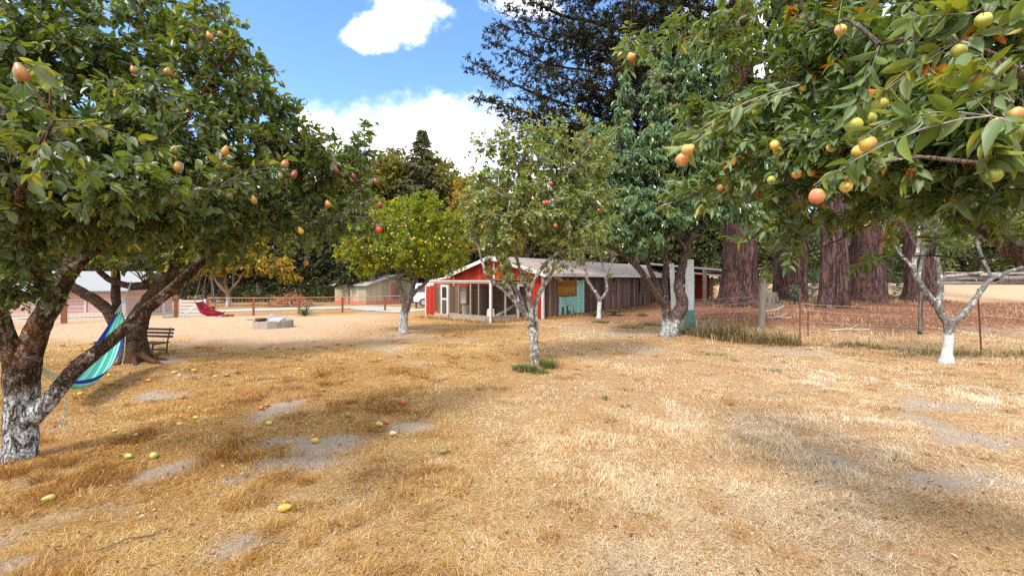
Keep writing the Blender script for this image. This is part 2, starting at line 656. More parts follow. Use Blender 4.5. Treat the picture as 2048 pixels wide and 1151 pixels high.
# ---------------------------------------------------------------- ground
BARE_SPOTS = [(700, 872, .75, .40), (800, 850, .5, .3), (640, 890, .4, .25), (600, 815, .5, .25), (530, 930, .55, .16), (350, 945, .5, .16),
              (40, 1075, .38, .2), (20, 1130, .4, .16), (900, 960, .26, .22), (560, 1000, .45, .1), (800, 950, .25, .14), (300, 795, .6, .4), (430, 745, 1.2, .5),
              (340, 715, .9, .6), (210, 800, .5, .35), (1620, 905, .45, .28), (1900, 885, .7, .22), (1980, 930, .5, .2), (1880, 960, .35, .2), (1480, 905, .3, .2), (1960, 850, .8, .3), (520, 755, .7, .3),
              (460, 960, .35, .1), (250, 1020, .3, .1), (150, 940, .3, .14), (1150, 770, .25, .2), (1500, 770, .6, .3), (830, 1030, .2, .1), (1640, 770, .8, .3), (500, 1090, .2, .1), (1900, 820, 1.0, .3)]
BARE_W = [(*G(a, b)[:2], c, d) for a, b, c, d in BARE_SPOTS]


def masks(x, y):
    x, y = np.asarray(x, float), np.asarray(y, float)
    n = fbm(x * 2.1 + 3, y * 2.1 + 9, 5)
    bare = np.zeros_like(x)
    for cx, cy, rx, ry in BARE_W:
        d = np.sqrt(((x - cx) / rx) ** 2 + ((y - cy) / (ry * 1.9)) ** 2)
        bare = np.maximum(bare, np.clip((.62 - d + (n - .5) * 4.2) / .8, 0, 1))
    n2 = fbm(x * .55 + 30, y * .55 + 70, 5)
    bare = np.maximum(bare, .7 * smooth(.62, .74, n2))
    n3 = fbm(x * .3 + 5, y * .3 + 8, 4)
    dust = smooth(11.3, 13.5, y + 3.5 * (n3 - .5)) * smooth(-2.0, -6.5, x + .20 * (y - 13) + 2 * (n3 - .5))
    dust = dust * smooth(29.5, 27, y - .25 * (x + 15) + 1.5 * (n3 - .5))
    dust = np.maximum(dust, smooth(26.5, 30, y + 2 * (n3 - .5)) * smooth(22, 27, x))
    duff = smooth(13.2, 16.5, y + 4 * (n3 - .5)) * smooth(5.5, 8.5, x + 1.5 * (n3 - .5)) * smooth(28.5, 26.5, y)
    duff = np.maximum(duff, .7 * smooth(15.5, 19, y + 3 * (n3 - .5)) * smooth(2.2, 4.2, x) * smooth(30, 26, y))
    gold = smooth(2.5, -2.5, x + 1.5 * (n3 - .5) - .1 * (y - 6))
    return bare, dust, duff, gold


def ground_mat():
    m, nt, b, out = new_mat('dry_ground')
    co = coord(nt)
    fine = noise_n(nt, 38, 7, .72, co, .6)
    mid = noise_n(nt, 4.5, 5, .6, co)
    big = noise_n(nt, .6, 4, .6, co)
    a1 = ramp(nt, [(.28, (.10, .05, .018)), (.42, (.23, .125, .045)), (.58, (.36, .21, .08)), (.75, (.50, .33, .15))], fine)
    a2 = ramp(nt, [(.28, (.11, .06, .03)), (.42, (.25, .15, .072)), (.58, (.40, .255, .135)), (.75, (.55, .39, .235))], fine)
    c = mixc(nt, attr(nt, 'gold'), a2, a1)
    c = mixc(nt, mapr(nt, mid, .45, .7, 0, .55), c, (.27, .145, .045))
    c = mixc(nt, mapr(nt, big, .5, .75, 0, .4), c, (.55, .37, .19))
    dirt = ramp(nt, [(.3, (.17, .135, .105)), (.5, (.31, .255, .21)), (.75, (.43, .375, .33))], fine)
    c = mixc(nt, mathn(nt, 'MULTIPLY', attr(nt, 'bare'), .9), c, dirt)
    dst = ramp(nt, [(.3, (.26, .155, .09)), (.5, (.41, .28, .185)), (.72, (.53, .39, .285))], fine)
    dst = mixc(nt, mapr(nt, mid, .52, .68, 0, .55), dst, (.36, .21, .10))
    c = mixc(nt, attr(nt, 'dust'), c, dst)
    duf = ramp(nt, [(.3, (.065, .025, .015)), (.48, (.17, .068, .040)), (.62, (.27, .125, .075)), (.78, (.39, .235, .155))], fine)
    duf = mixc(nt, mapr(nt, mid, .52, .70, 0, .45), duf, (.30, .19, .09))
    c = mixc(nt, attr(nt, 'duff'), c, duf)
    nt.links.new(c, b.inputs['Base Color'])
    b.inputs['Roughness'].default_value = .95
    b.inputs['Specular IOR Level'].default_value = .1
    h = mathn(nt, 'ADD', fine, mathn(nt, 'MULTIPLY', mid, 1.6))
    bump(nt, b, h, .9, .03)
    return m


def axis_vals(lo, hi, c0, c1, step):
    core = np.arange(c0, c1 + step * .5, step)
    def grow(d, s):
        out, p, st = [], 0.0, s
        while p < d:
            st *= 1.16
            p += st
            out.append(p)
        return np.array(out)
    return np.concatenate([c0 - grow(c0 - lo, step)[::-1], core, c1 + grow(hi - c1, step)])


def make_ground():
    xs = axis_vals(-900, 900, -16, 16, .14)
    ys = axis_vals(-300, 1500, .5, 20, .12)
    X, Y = np.meshgrid(xs, ys, indexing='ij')
    Z = gzd(X, Y)
    nx, ny = X.shape
    idx = np.arange(nx * ny).reshape(nx, ny)
    q = np.stack([idx[:-1, :-1], idx[1:, :-1], idx[1:, 1:], idx[:-1, 1:]], -1).reshape(-1, 4)
    mb = MB()
    mb.add(np.stack([X, Y, Z], -1).reshape(-1, 3), quads=q)
    o = mb.build('ground', ground_mat(), smooth_=True)
    tag(o, kind='structure')
    for nm, val in zip(('bare', 'dust', 'duff', 'gold'), masks(X.ravel(), Y.ravel())):
        at = o.data.attributes.new(nm, 'FLOAT', 'POINT')
        at.data.foreach_set('value', val.astype(np.float32))


make_ground()


# gravel road beyond the fence: a sheet a few mm above the ground
def strip(name, centre, widths, mat, lift, kind='structure'):
    c = np.array(centre, float)
    n = 60
    t = np.linspace(0, len(c) - 1, n)
    p = np.stack([np.interp(t, np.arange(len(c)), c[:, k]) for k in (0, 1)], -1)
    w = np.interp(t, np.arange(len(c)), widths)
    tan = norm(np.gradient(p, axis=0))
    nr = np.stack([-tan[:, 1], tan[:, 0]], -1)
    s = np.linspace(-1, 1, 9)
    w = w[:, None] * (1 + .08 * np.sin(t * 9)[:, None])
    q2 = p[:, None, :] + nr[:, None, :] * (s[None, :, None] * w[..., None] / 2)
    z = gz(q2[..., 0], q2[..., 1]) + lift
    v = np.concatenate([q2, z[..., None]], -1).reshape(-1, 3)
    idx = np.arange(n * 9).reshape(n, 9)
    q = np.stack([idx[:-1, :-1], idx[1:, :-1], idx[1:, 1:], idx[:-1, 1:]], -1).reshape(-1, 4)[:, ::-1]
    mb = MB()
    mb.add(v, quads=q)
    o = mb.build(name, mat, smooth_=True)
    return tag(o, kind=kind)


M_gravel = plain('pale_gravel', (.35, .335, .315), .95, var=.35, scale=30, spec=.1)
_a, _b, _c, _d, _e = G(-60, 640), G(330, 625), G(560, 618), G(720, 614), G(900, 612)
strip('gravel_road', [(_a[0] - 6, _a[1] + 1), _a[:2], _b[:2], _c[:2], _d[:2], _e[:2], (_e[0] + 10, _e[1] + 5)], [3.2, 3.2, 3.4, 3.6, 3.8, 4.5, 5], M_gravel, .03)


# ---------------------------------------------------------------- trees
def resample(pts, n, jit=0.0, seed=0):
    p = np.asarray(pts, float)
    d = np.concatenate([[0], np.cumsum(np.linalg.norm(np.diff(p, axis=0), axis=1))])
    t = np.linspace(0, d[-1], n)
    # Catmull-like smoothing of a polyline
    q = np.stack([np.interp(t, d, p[:, k]) for k in range(p.shape[1])], -1)
    for _ in range(2):
        q[1:-1] = .25 * q[:-2] + .5 * q[1:-1] + .25 * q[2:]
    if jit:
        rs = np.random.RandomState(seed)
        w = rs.randn(n, 3)
        w[1:-1] = (w[:-2] + w[1:-1] + w[2:]) / 3
        w[0] = w[-1] = 0
        q[:, :3] += w * jit
    return q


def bez(s, e, mid, n=5):
    t = np.linspace(0, 1, n)[None, :, None]
    return (1 - t) ** 2 * s[:, None] + 2 * t * (1 - t) * mid[:, None] + t ** 2 * e[:, None]


def build_tree(name, label, cat, base, limbs, blobs, bark, leaf, twig=None, n_sec=60, leaf_len=.07, leaf_ratio=.5, leaves_per=9, droop=.35, upness=.6,
               hi=False, maxd=1.0, seed=1, group=None, tw_r=.006, trunk_rough=.10, flare=.35, sides=14, curl=.18, arch=.18, leaf_from=.25, spread=.9, weep=0.0, sec_r=.022, up_tw=0.0):
    """limbs: list of (points with radius (k,4), samples).  blobs: list of (centre, radii(3), n_twigs)."""
    rs = np.random.RandomState(seed)
    base = np.asarray(base, float)
    root = thing(name, label, cat, base, group=group)
    mb = MB()
    nodes = []
    for li, lm in enumerate(limbs):
        p = resample(lm, max(8, int(len(lm) * 6)), jit=np.mean(np.asarray(lm)[:, 3]) * .12, seed=seed * 31 + li)
        mb.tube(p[:, :3], p[:, 3], sides=sides if li == 0 else max(8, sides - 4), rough=trunk_rough, flare=flare if li == 0 else 0.0, seed=seed + li)
        k = p[p[:, 3] < .11] if li == 0 else p[2:]
        nodes.append(k[:, :3])
    nodes = np.concatenate([k for k in nodes if len(k)]) if any(len(k) for k in nodes) else np.array([limbs[0][-1][:3]])
    # twig targets in the crown's lumps
    tg = []
    for c, r, n in blobs:
        d = norm(rs.randn(n, 3)) * (rs.rand(n, 1) ** (1 / 2.2))
        tg.append(np.asarray(c) + d * np.asarray(r))
    tg = np.concatenate(tg)
    # secondary branches: from limbs to a sample of targets
    sec_i = rs.choice(len(tg), min(n_sec, len(tg)), replace=False)
    st = tg[sec_i]
    d2 = np.linalg.norm(st[:, None] - nodes[None], axis=-1) + .25 * np.maximum(0, nodes[None, :, 2] - st[:, None, 2])
    s0 = nodes[d2.argmin(1)]
    midp = (s0 + st) / 2 + np.array([0, 0, 1]) * arch * np.linalg.norm(st - s0, axis=1)[:, None] + rs.randn(len(st), 3) * .06 * np.linalg.norm(st - s0, axis=1)[:, None]
    sp = bez(s0, st, midp, 9)
    ln = np.linalg.norm(st - s0, axis=1)
    mb.twigs(sp, np.clip(ln * sec_r, .006, .06), .004)
    nod2 = np.concatenate([nodes, sp[:, 2:].reshape(-1, 3)])
    # twigs
    best = np.empty(len(tg), int)
    for a in range(0, len(tg), 500):
        d2 = np.linalg.norm(tg[a:a + 500, None] - nod2[None], axis=-1)
        best[a:a + 500] = d2.argmin(1)
    s = nod2[best]
    dv = tg - s
    dl = np.linalg.norm(dv, axis=1, keepdims=True)
    s = np.where(dl > maxd, tg - dv / np.maximum(dl, 1e-6) * maxd, s)
    dl = np.minimum(dl, maxd)
    short = dl < .12
    e = np.where(short, s + norm(rs.randn(len(tg), 3) + [0, 0, .4]) * .18, tg)
    e[:, 2] += up_tw * dl[:, 0]
    mid = (s + e) / 2 + np.array([0, 0, 1]) * arch * dl + rs.randn(len(tg), 3) * .07 * np.maximum(dl, .1)
    e[:, 2] -= weep * dl[:, 0]
    tp = bez(s, e, mid, 6)
    mb.build('trunk', [bark], root, base, smooth_=True)
    cm = MB()
    cm.twigs(tp, tw_r * np.clip(dl[:, 0] * 1.6, .5, 1.3), tw_r * .3, mat=1)
    # leaves along the twigs
    T = len(tg)
    t = leaf_from + (1 - leaf_from) * rs.rand(T, leaves_per)
    f = t * 5
    i0 = np.clip(f.astype(int), 0, 4)
    fr = (f - i0)[..., None]
    ar = np.arange(T)[:, None]
    pos = tp[ar, i0] * (1 - fr) + tp[ar, i0 + 1] * fr
    tan = norm(tp[ar, i0 + 1] - tp[ar, i0])
    rv = norm(rs.randn(T, leaves_per, 3))
    rv = rv - tan * (rv * tan).sum(-1, keepdims=True)
    d = norm(tan * .55 + norm(rv) * spread + np.array([0, 0, -1.0]) * droop)
    N = T * leaves_per
    nr = norm(rs.randn(N, 3) * .55 + np.array([0, 0, upness]))
    L = leaf_len * np.clip(rs.normal(1, .22, N), .5, 1.5)
    # hue follows the twig so that whole sprays differ
    hue = np.clip(.5 + .17 * rs.randn(T)[:, None] + .16 * rs.randn(T, leaves_per), 0, 1).ravel()
    cm.leaves(pos.reshape(-1, 3), d.reshape(-1, 3), nr, L, L * leaf_ratio * rs.uniform(.85, 1.15, N), hue, 0, hi, rs.uniform(-.05, curl * 2, N))
    cm.build('crown', [leaf, twig or M_twig], root, base, smooth_=hi)
    return root, tp


def limb(Y, *pts):
    """pts: (px, py, radius_px[, dY]) -> world polyline with radius"""
    out = []
    for p in pts:
        y = Y + (p[3] if len(p) > 3 else 0)
        w = P(p[0], p[1], y)
        out.append((*w, p[2] / F * y * y / math.hypot(w[0], y)))   # a round limb looks wider off the axis
    return out


def blob(px, py, Y, rx, ry, rd, n):
    return (P(px, py, Y), (rx / F * Y, rd, ry / F * Y), n)


# fruit meshes (shared data)
APPLE = [(.0005, -.030), (.006, -.0335), (.014, -.034), (.024, -.029), (.032, -.017), (.0355, 0), (.034, .014), (.028, .025), (.019, .031), (.010, .0315), (.004, .027), (.0005, .024)]
PEAR = [(.0005, -.044), (.010, -.0455), (.021, -.041), (.030, -.029), (.0335, -.013), (.0325, .004), (.027, .019), (.020, .031), (.0155, .041), (.0115, .0475), (.006, .051), (.0005, .0515)]


def fruit_data(kind, mat, seed):
    mb = MB()
    mb.lathe(APPLE if kind == 'apple' else PEAR, 18, lob=.03, n=5 if kind == 'apple' else 2, ph=seed)
    z0 = .024 if kind == 'apple' else .05
    mb.tube([(0, 0, z0), (.002, 0, z0 + .012), (.006, .001, z0 + .026)], .0014, 5, mat=1)
    if kind == 'apple':
        for k in range(5):
            a = k * 1.257
            mb.add([(0, 0, -.031), (.005 * math.cos(a - .3), .005 * math.sin(a - .3), -.0365), (.008 * math.cos(a), .008 * math.sin(a), -.0385), (.005 * math.cos(a + .3), .005 * math.sin(a + .3), -.0365)], quads=[(0, 1, 2, 3)], mat=1)
    o = mb.build(kind, [mat, M_stem], smooth_=True, link=False)
    me = o.data
    bpy.data.objects.remove(o)
    return me


FM = {
    'apple_y': fruit_mat('yellow_apple_skin', (.50, .42, .085), (.56, .41, .10), (.58, .27, .11), .58),
    'apple_p': fruit_mat('peach_apple_skin', (.56, .33, .095), (.54, .39, .11), (.54, .17, .09), .52),
    'apple_g': fruit_mat('green_apple_skin', (.27, .32, .055), (.38, .39, .075), (.44, .37, .08), .6),
    'apple_r': fruit_mat('red_apple_skin', (.45, .07, .03), (.60, .16, .05), (.35, .02, .02), .5),
    'pear_o': fruit_mat('russet_pear_skin', (.36, .165, .03), (.27, .14, .032), (.36, .085, .03), .58),
    'pear_g': fruit_mat('olive_pear_skin', (.17, .145, .032), (.24, .18, .04), (.25, .11, .035), .55),
    'pear_r': fruit_mat('dark_red_pear_skin', (.14, .022, .018), (.20, .045, .02), (.10, .014, .016), .5),
    'pear_s': fruit_mat('scarlet_pear_skin', (.70, .03, .01), (.75, .05, .015), (.5, .02, .01), .5),
    'pear_y': fruit_mat('yellow_pear_skin', (.54, .37, .045), (.48, .31, .04), (.46, .22, .035), .6),
    'pear_l': fruit_mat('lime_pear_skin', (.34, .38, .065), (.42, .41, .075), (.40, .28, .07), .58),
    'pear_w': fruit_mat('pale_pear_skin', (.48, .44, .19), (.50, .45, .18), (.36, .26, .10), .6),
}
FD = {k: fruit_data(k.split('_')[0], m, i) for i, (k, m) in enumerate(FM.items())}


def fruit_place(code, px, py, dia, Ymin=None, Ymax=None):
    w = .058
    Y = w * F / dia
    if Ymin:
        Y = max(Y, Ymin)
    if Ymax:
        Y = min(Y, Ymax)
    p = P(px, py, Y)
    return p, dia * Y / F / .069 * Y / math.hypot(p[0], Y) ** 1.0


def spurs(fruits, **kw):
    """a spur of leaves for every fruit, so that it hangs from a twig"""
    out = []
    for f in fruits:
        p, s = fruit_place(*f, **kw)
        out.append((p + np.array([0, .01, .035 * s + .012]), (.012, .012, .008), 2))
    return out


def hang(root, code, px, py, dia, Ymin=None, Ymax=None):
    """a fruit on its tree: dia is how wide the photo shows it"""
    kind = code.split('_')[0]
    p, s = fruit_place(code, px, py, dia, Ymin, Ymax)
    o = bpy.data.objects.new(kind, FD[code])
    COL.objects.link(o)
    o.parent = root
    o.location = tuple(p - np.array(root.location))
    o.scale = (s * random.uniform(.95, 1.05), s * random.uniform(.95, 1.05), s * random.uniform(.9, 1.08))
    if kind == 'apple':
        o.rotation_euler = (random.uniform(-1.0, .5), random.uniform(-.8, .8), random.uniform(0, 6.3))
    else:
        o.rotation_euler = (random.uniform(-.35, .35), random.uniform(-.35, .35), random.uniform(0, 6.3))
    return o


# leaf and bark materials
L_pear = leaf_mat('pear_leaf', [(0, (.05, .10, .030)), (.4, (.095, .16, .032)), (.68, (.145, .205, .034)), (.9, (.23, .26, .04)), (1, (.34, .30, .05))], .38, .36, .5, back=(.10, .14, .085))
L_apple = leaf_mat('apple_leaf', [(0, (.045, .105, .050)), (.35, (.095, .165, .032)), (.7, (.165, .215, .030)), (.88, (.27, .28, .04)), (.975, (.36, .27, .04)), (1, (.45, .15, .03))], .33, .45, .4, back=(.13, .20, .10))
L_mid = leaf_mat('mid_apple_leaf', [(0, (.08, .135, .04)), (.4, (.165, .235, .05)), (.75, (.27, .31, .06)), (.93, (.40, .35, .06)), (1, (.5, .24, .03))], .38, .32, .6, back=(.22, .28, .14))
L_peach = leaf_mat('cherry_leaf', [(0, (.055, .125, .048)), (.45, (.11, .205, .066)), (.8, (.19, .28, .08)), (1, (.30, .34, .09))], .34, .28, .6, back=(.10, .19, .12))
L_lemon = leaf_mat('lemon_leaf', [(0, (.06, .12, .008)), (.4, (.16, .24, .010)), (.75, (.32, .36, .014)), (1, (.55, .44, .02))], .45, .35, .5)
L_old = leaf_mat('old_tree_leaf', [(0, (.05, .085, .018)), (.4, (.11, .155, .022)), (.75, (.19, .205, .025)), (1, (.34, .26, .03))], .4, .4, .45)
L_gold = leaf_mat('turning_leaf', [(0, (.09, .13, .02)), (.35, (.18, .19, .03)), (.65, (.38, .27, .035)), (1, (.60, .30, .04))], .4, .5, .3)
L_plum = leaf_mat('plum_leaf', [(0, (.06, .11, .045)), (.5, (.12, .17, .05)), (.85, (.2, .22, .05)), (1, (.35, .25, .05))], .35, .4, .45)
L_wine = leaf_mat('wine_leaf', [(0, (.06, .012, .025)), (.6, (.14, .02, .045)), (1, (.30, .10, .14))], .3, .35, .5)
L_red = leaf_mat('redwood_needles', [(0, (.010, .016, .009)), (.45, (.020, .030, .012)), (.75, (.042, .046, .015)), (1, (.095, .058, .018))], .15, .6, .2)
L_con = leaf_mat('conifer_needles', [(0, (.022, .032, .017)), (.5, (.05, .062, .022)), (1, (.115, .105, .035))], .15, .6, .2)
L_con2 = leaf_mat('spruce_needles', [(0, (.065, .08, .05)), (.5, (.13, .145, .08)), (1, (.24, .22, .12))], .15, .6, .2)
L_wood = leaf_mat('woodland_leaf', [(0, (.065, .08, .016)), (.5, (.14, .14, .026)), (1, (.28, .22, .04))], .3, .5, .3)
L_wood2 = leaf_mat('pale_woodland_leaf', [(0, (.06, .10, .05)), (.5, (.12, .17, .075)), (1, (.22, .26, .10))], .3, .5, .3)

B_pear = bark_mat('pear_bark', (.060, .033, .018), (.235, .165, .115), lichen=.25, lich_col=(.36, .33, .28), white=.70, white_noise=.25, rust=(.17, .058, .012), vscale=13, bmp=1.0, dist=.05)
B_apl = bark_mat('apple_bark', (.075, .05, .035), (.21, .16, .125), lichen=.15, lich_col=(.40, .38, .34), vscale=22, bmp=.6, dist=.012)
B_old = bark_mat('old_bark', (.055, .032, .022), (.155, .105, .075), rust=(.12, .055, .025), vscale=9, stretch=1.2, bmp=.8, dist=.03)
B_mid = bark_mat('lichen_bark', (.12, .10, .085), (.27, .24, .21), lichen=.5, lich_col=(.42, .415, .39), vscale=26, bmp=.5, dist=.012)
B_cherry = bark_mat('cherry_bark', (.055, .040, .034), (.185, .14, .12), lichen=.12, lich_col=(.33, .30, .29), white=.50, white_noise=.35, rust=(.11, .055, .035), vscale=16, stretch=.3, bmp=.8, dist=.03)
B_lemon = bark_mat('grey_bark', (.11, .085, .07), (.24, .20, .175), lichen=.2, lich_col=(.42, .40, .37), white=.72, white_noise=.2, vscale=22, stretch=.35, bmp=.6, dist=.015)
B_plum = bark_mat('plum_bark', (.10, .092, .09), (.28, .27, .26), lichen=.34, lich_col=(.40, .415, .415), white=.62, white_noise=.02, soft=.015, vscale=24, bmp=.5, dist=.012)
B_sap = bark_mat('sapling_bark', (.14, .115, .11), (.33, .29, .28), lichen=.3, lich_col=(.50, .48, .46), white=.78, white_noise=.02, soft=.02, vscale=24, bmp=.4, dist=.012)
B_yel = bark_mat('tan_bark', (.16, .10, .065), (.36, .26, .18), white=.85, white_noise=.1, vscale=18, bmp=.4)
B_red = bark_mat('redwood_bark', (.046, .027, .028), (.20, .122, .118), vscale=7, stretch=.08, rust=(.17, .080, .064), bmp=1.0, dist=.08)
B_con = bark_mat('conifer_bark', (.09, .07, .06), (.28, .235, .21), vscale=6, stretch=.15, bmp=.6, dist=.03)

PEARS = [('pear_o', 42, 145, 38), ('pear_o', 267, 140, 17), ('pear_g', 335, 143, 17), ('pear_g', 347, 146, 15), ('pear_g', 404, 92, 14), ('pear_o', 419, 72, 15), ('pear_g', 440, 68, 14), ('pear_g', 313, 202, 15),
                   ('pear_o', 450, 302, 18), ('pear_o', 355, 334, 21), ('pear_o', 247, 384, 20), ('pear_g', 348, 300, 18), ('pear_y', 50, 246, 17), ('pear_o', 570, 327, 17), ('pear_r', 588, 349, 15), ('pear_g', 604, 304, 11),
                   ('pear_o', 513, 235, 12), ('pear_o', 510, 282, 12), ('pear_r', 713, 278, 10), ('pear_r', 673, 340, 12), ('pear_r', 707, 352, 11), ('pear_r', 752, 363, 12), ('pear_r', 683, 351, 10), ('pear_s', 758, 458, 12),
                   ('pear_o', 656, 408, 13), ('pear_r', 760, 410, 12), ('pear_y', 601, 461, 12), ('pear_o', 547, 433, 11), ('pear_r', 762, 323, 8), ('pear_o', 612, 525, 11), ('pear_o', 205, 270, 22), ('pear_o', 508, 400, 14), ('pear_g', 560, 350, 13), ('pear_o', 90, 168, 16), ('pear_g', 548, 436, 11), ('pear_o', 498, 392, 12)]
APPLES = [('apple_p', 1995, 250, 41), ('apple_p', 2031, 228, 40), ('apple_y', 1735, 288, 36), ('apple_y', 1717, 302, 30), ('apple_p', 1703, 358, 29), ('apple_y', 1727, 357, 27), ('apple_y', 1692, 373, 29), ('apple_p', 1634, 392, 35), ('apple_p', 1376, 299, 27), ('apple_p', 1364, 319, 26),
                   ('apple_y', 1549, 290, 21), ('apple_y', 1556, 302, 19), ('apple_y', 1457, 362, 16), ('apple_p', 1441, 375, 16), ('apple_p', 1456, 377, 16), ('apple_p', 1468, 379, 13), ('apple_g', 1988, 350, 40), ('apple_g', 1760, 208, 34), ('apple_g', 1917, 101, 36), ('apple_g', 1783, 80, 23), ('apple_y', 1681, 60, 25), ('apple_g', 1966, 40, 38),
                   ('apple_g', 1712, 248, 30), ('apple_g', 1742, 236, 28), ('apple_y', 1663, 295, 22), ('apple_g', 1600, 479, 17), ('apple_g', 1613, 413, 16), ('apple_g', 1543, 360, 19), ('apple_g', 1560, 358, 16), ('apple_p', 1594, 348, 20), ('apple_p', 1622, 344, 20), ('apple_p', 1241, 111, 14), ('apple_p', 1262, 114, 17), ('apple_g', 1718, 130, 19), ('apple_y', 1670, 24, 20),
                   ('apple_g', 1804, 430, 18), ('apple_g', 1886, 457, 16), ('apple_g', 1903, 455, 16), ('apple_y', 1543, 457, 11), ('apple_y', 1606, 438, 12), ('apple_g', 1864, 345, 24), ('apple_g', 1690, 245, 24), ('apple_g', 1582, 300, 17), ('apple_g', 1880, 393, 16), ('apple_y', 1677, 333, 14), ('apple_g', 1645, 335, 13)]
MIDS = [('apple_r', 1102, 367, 8), ('apple_r', 1088, 405, 7), ('apple_r', 1094, 404, 7), ('apple_r', 1111, 451, 8), ('apple_r', 1197, 420, 6), ('apple_r', 1117, 402, 5), ('apple_r', 1178, 282, 6), ('apple_r', 1057, 450, 5)]
# --- near pear tree
b0 = np.array([*G(40, 918)[:2], 0.0])
b0[2] = gzf(b0[0], b0[1])
Yp = b0[1]
lp = [limb(Yp, (36, 925, 38), (38, 860, 37), (42, 790, 38), (46, 735, 41), (62, 690, 31), (84, 640, 27), (104, 605, 25), (122, 565, 24), (146, 528, 22), (188, 500, 15, .05), (250, 455, 12, .1), (330, 395, 9, .2), (430, 345, 7, .2), (560, 300, 4.5, .1), (650, 285, 2.5)),
      limb(Yp, (56, 838, 30), (95, 805, 23, .05), (128, 762, 19, .1), (166, 722, 20, .2), (227, 677, 14, .3), (302, 612, 13, .45), (353, 571, 12, .55), (398, 526, 11, .65), (470, 470, 8, .7), (560, 418, 6, .7), (650, 365, 4.5, .6), (740, 300, 2.5, .6)),
      limb(Yp, (46, 760, 38), (18, 690, 24, -.1), (-10, 600, 20, -.2), (-30, 500, 17, -.3), (-10, 390, 12, -.4), (40, 270, 9, -.5), (90, 130, 6, -.6), (120, 0, 4, -.6)),
      limb(Yp, (128, 555, 18), (140, 480, 13, .1), (170, 390, 11, .1), (210, 290, 9, 0), (250, 170, 7, -.1), (280, 60, 5, -.1), (290, -80, 3, -.1)),
      limb(Yp, (240, 460, 10, .1), (300, 350, 7, -.3), (380, 230, 5, -.5), (440, 130, 4, -.5), (490, 80, 2.5, -.5)),
      limb(Yp, (100, 600, 14), (60, 520, 10, -.7), (30, 420, 8, -1.4), (60, 320, 6, -2.0), (110, 240, 4, -2.3)),
      limb(Yp, (150, 470, 11, 0), (200, 420, 8, -.6), (260, 390, 6, -1.2), (340, 370, 4, -1.5)),
      limb(Yp, (650, 365, 4.5, .6), (690, 345, 3.2, .6), (715, 375, 2.6, .6), (735, 430, 2.2, .6), (755, 455, 1.5, .6))]
bp = [blob(90, 120, 3.6, 150, 130, .8, 330), blob(250, 90, 4.0, 140, 130, .8, 330), blob(390, 60, 4.2, 80, 90, .6, 130), blob(430, 150, 4.0, 85, 70, .6, 120),
      blob(60, 330, 3.0, 130, 110, .7, 290), blob(230, 280, 3.4, 150, 110, .8, 380), blob(390, 300, 3.8, 130, 110, .8, 340), blob(520, 270, 4.3, 95, 85, .7, 200),
      blob(150, 430, 3.4, 160, 65, .8, 230), blob(330, 430, 3.7, 130, 75, .8, 270), blob(480, 420, 4.4, 120, 85, .7, 250), blob(590, 380, 4.8, 95, 90, .6, 200),
      blob(690, 330, 5.0, 70, 55, .5, 95), blob(650, 450, 5.0, 60, 60, .5, 60), blob(720, 420, 5.0, 32, 55, .4, 34), blob(620, 300, 4.6, 60, 60, .5, 80),
      blob(-60, 200, 3.2, 130, 220, .8, 220), blob(0, 480, 3.4, 70, 60, .6, 60), blob(560, 190, 4.2, 55, 30, .3, 26), blob(490, 110, 4.1, 30, 60, .3, 26), blob(730, 250, 5.0, 22, 22, .2, 9), blob(310, 370, 2.7, 110, 55, .4, 60), blob(200, 390, 2.4, 90, 50, .4, 60)]
bp += [blob(20, 530, 3.7, 70, 45, .35, 60), blob(70, 590, 3.9, 30, 40, .25, 22), blob(-40, 600, 3.7, 60, 60, .3, 34), blob(270, 535, 4.3, 40, 30, .25, 16), blob(110, 480, 3.6, 120, 40, .5, 60), blob(420, 490, 4.4, 70, 28, .35, 40)]
bp += spurs(PEARS, Ymax=5.3)
pear, _ = build_tree('pear_tree', 'big pear tree with flaking whitewashed trunk and russet pears, hammock tied to it', 'tree', b0, lp, bp, B_pear, L_pear, n_sec=240, leaf_len=.066, leaf_ratio=.52, leaves_per=9, hi=True,
                     maxd=.7, seed=3, tw_r=.0045, sides=30, trunk_rough=.16, flare=.22, droop=.3, curl=.2, upness=.8)
# the sawn knot on the trunk
kb = MB()
kc = P(47, 727, Yp - .185)
kb.tube([kc + np.array([0, .12, 0]), kc, kc - np.array([0, .02, 0]), kc - np.array([0, .022, 0])], [.062, .06, .05, .02], 18, rough=.12, seed=4)
kb.build('sawn_knot', [B_old], pear, b0, smooth_=True)
for f_ in PEARS:
    hang(pear, *f_, Ymax=5.3)

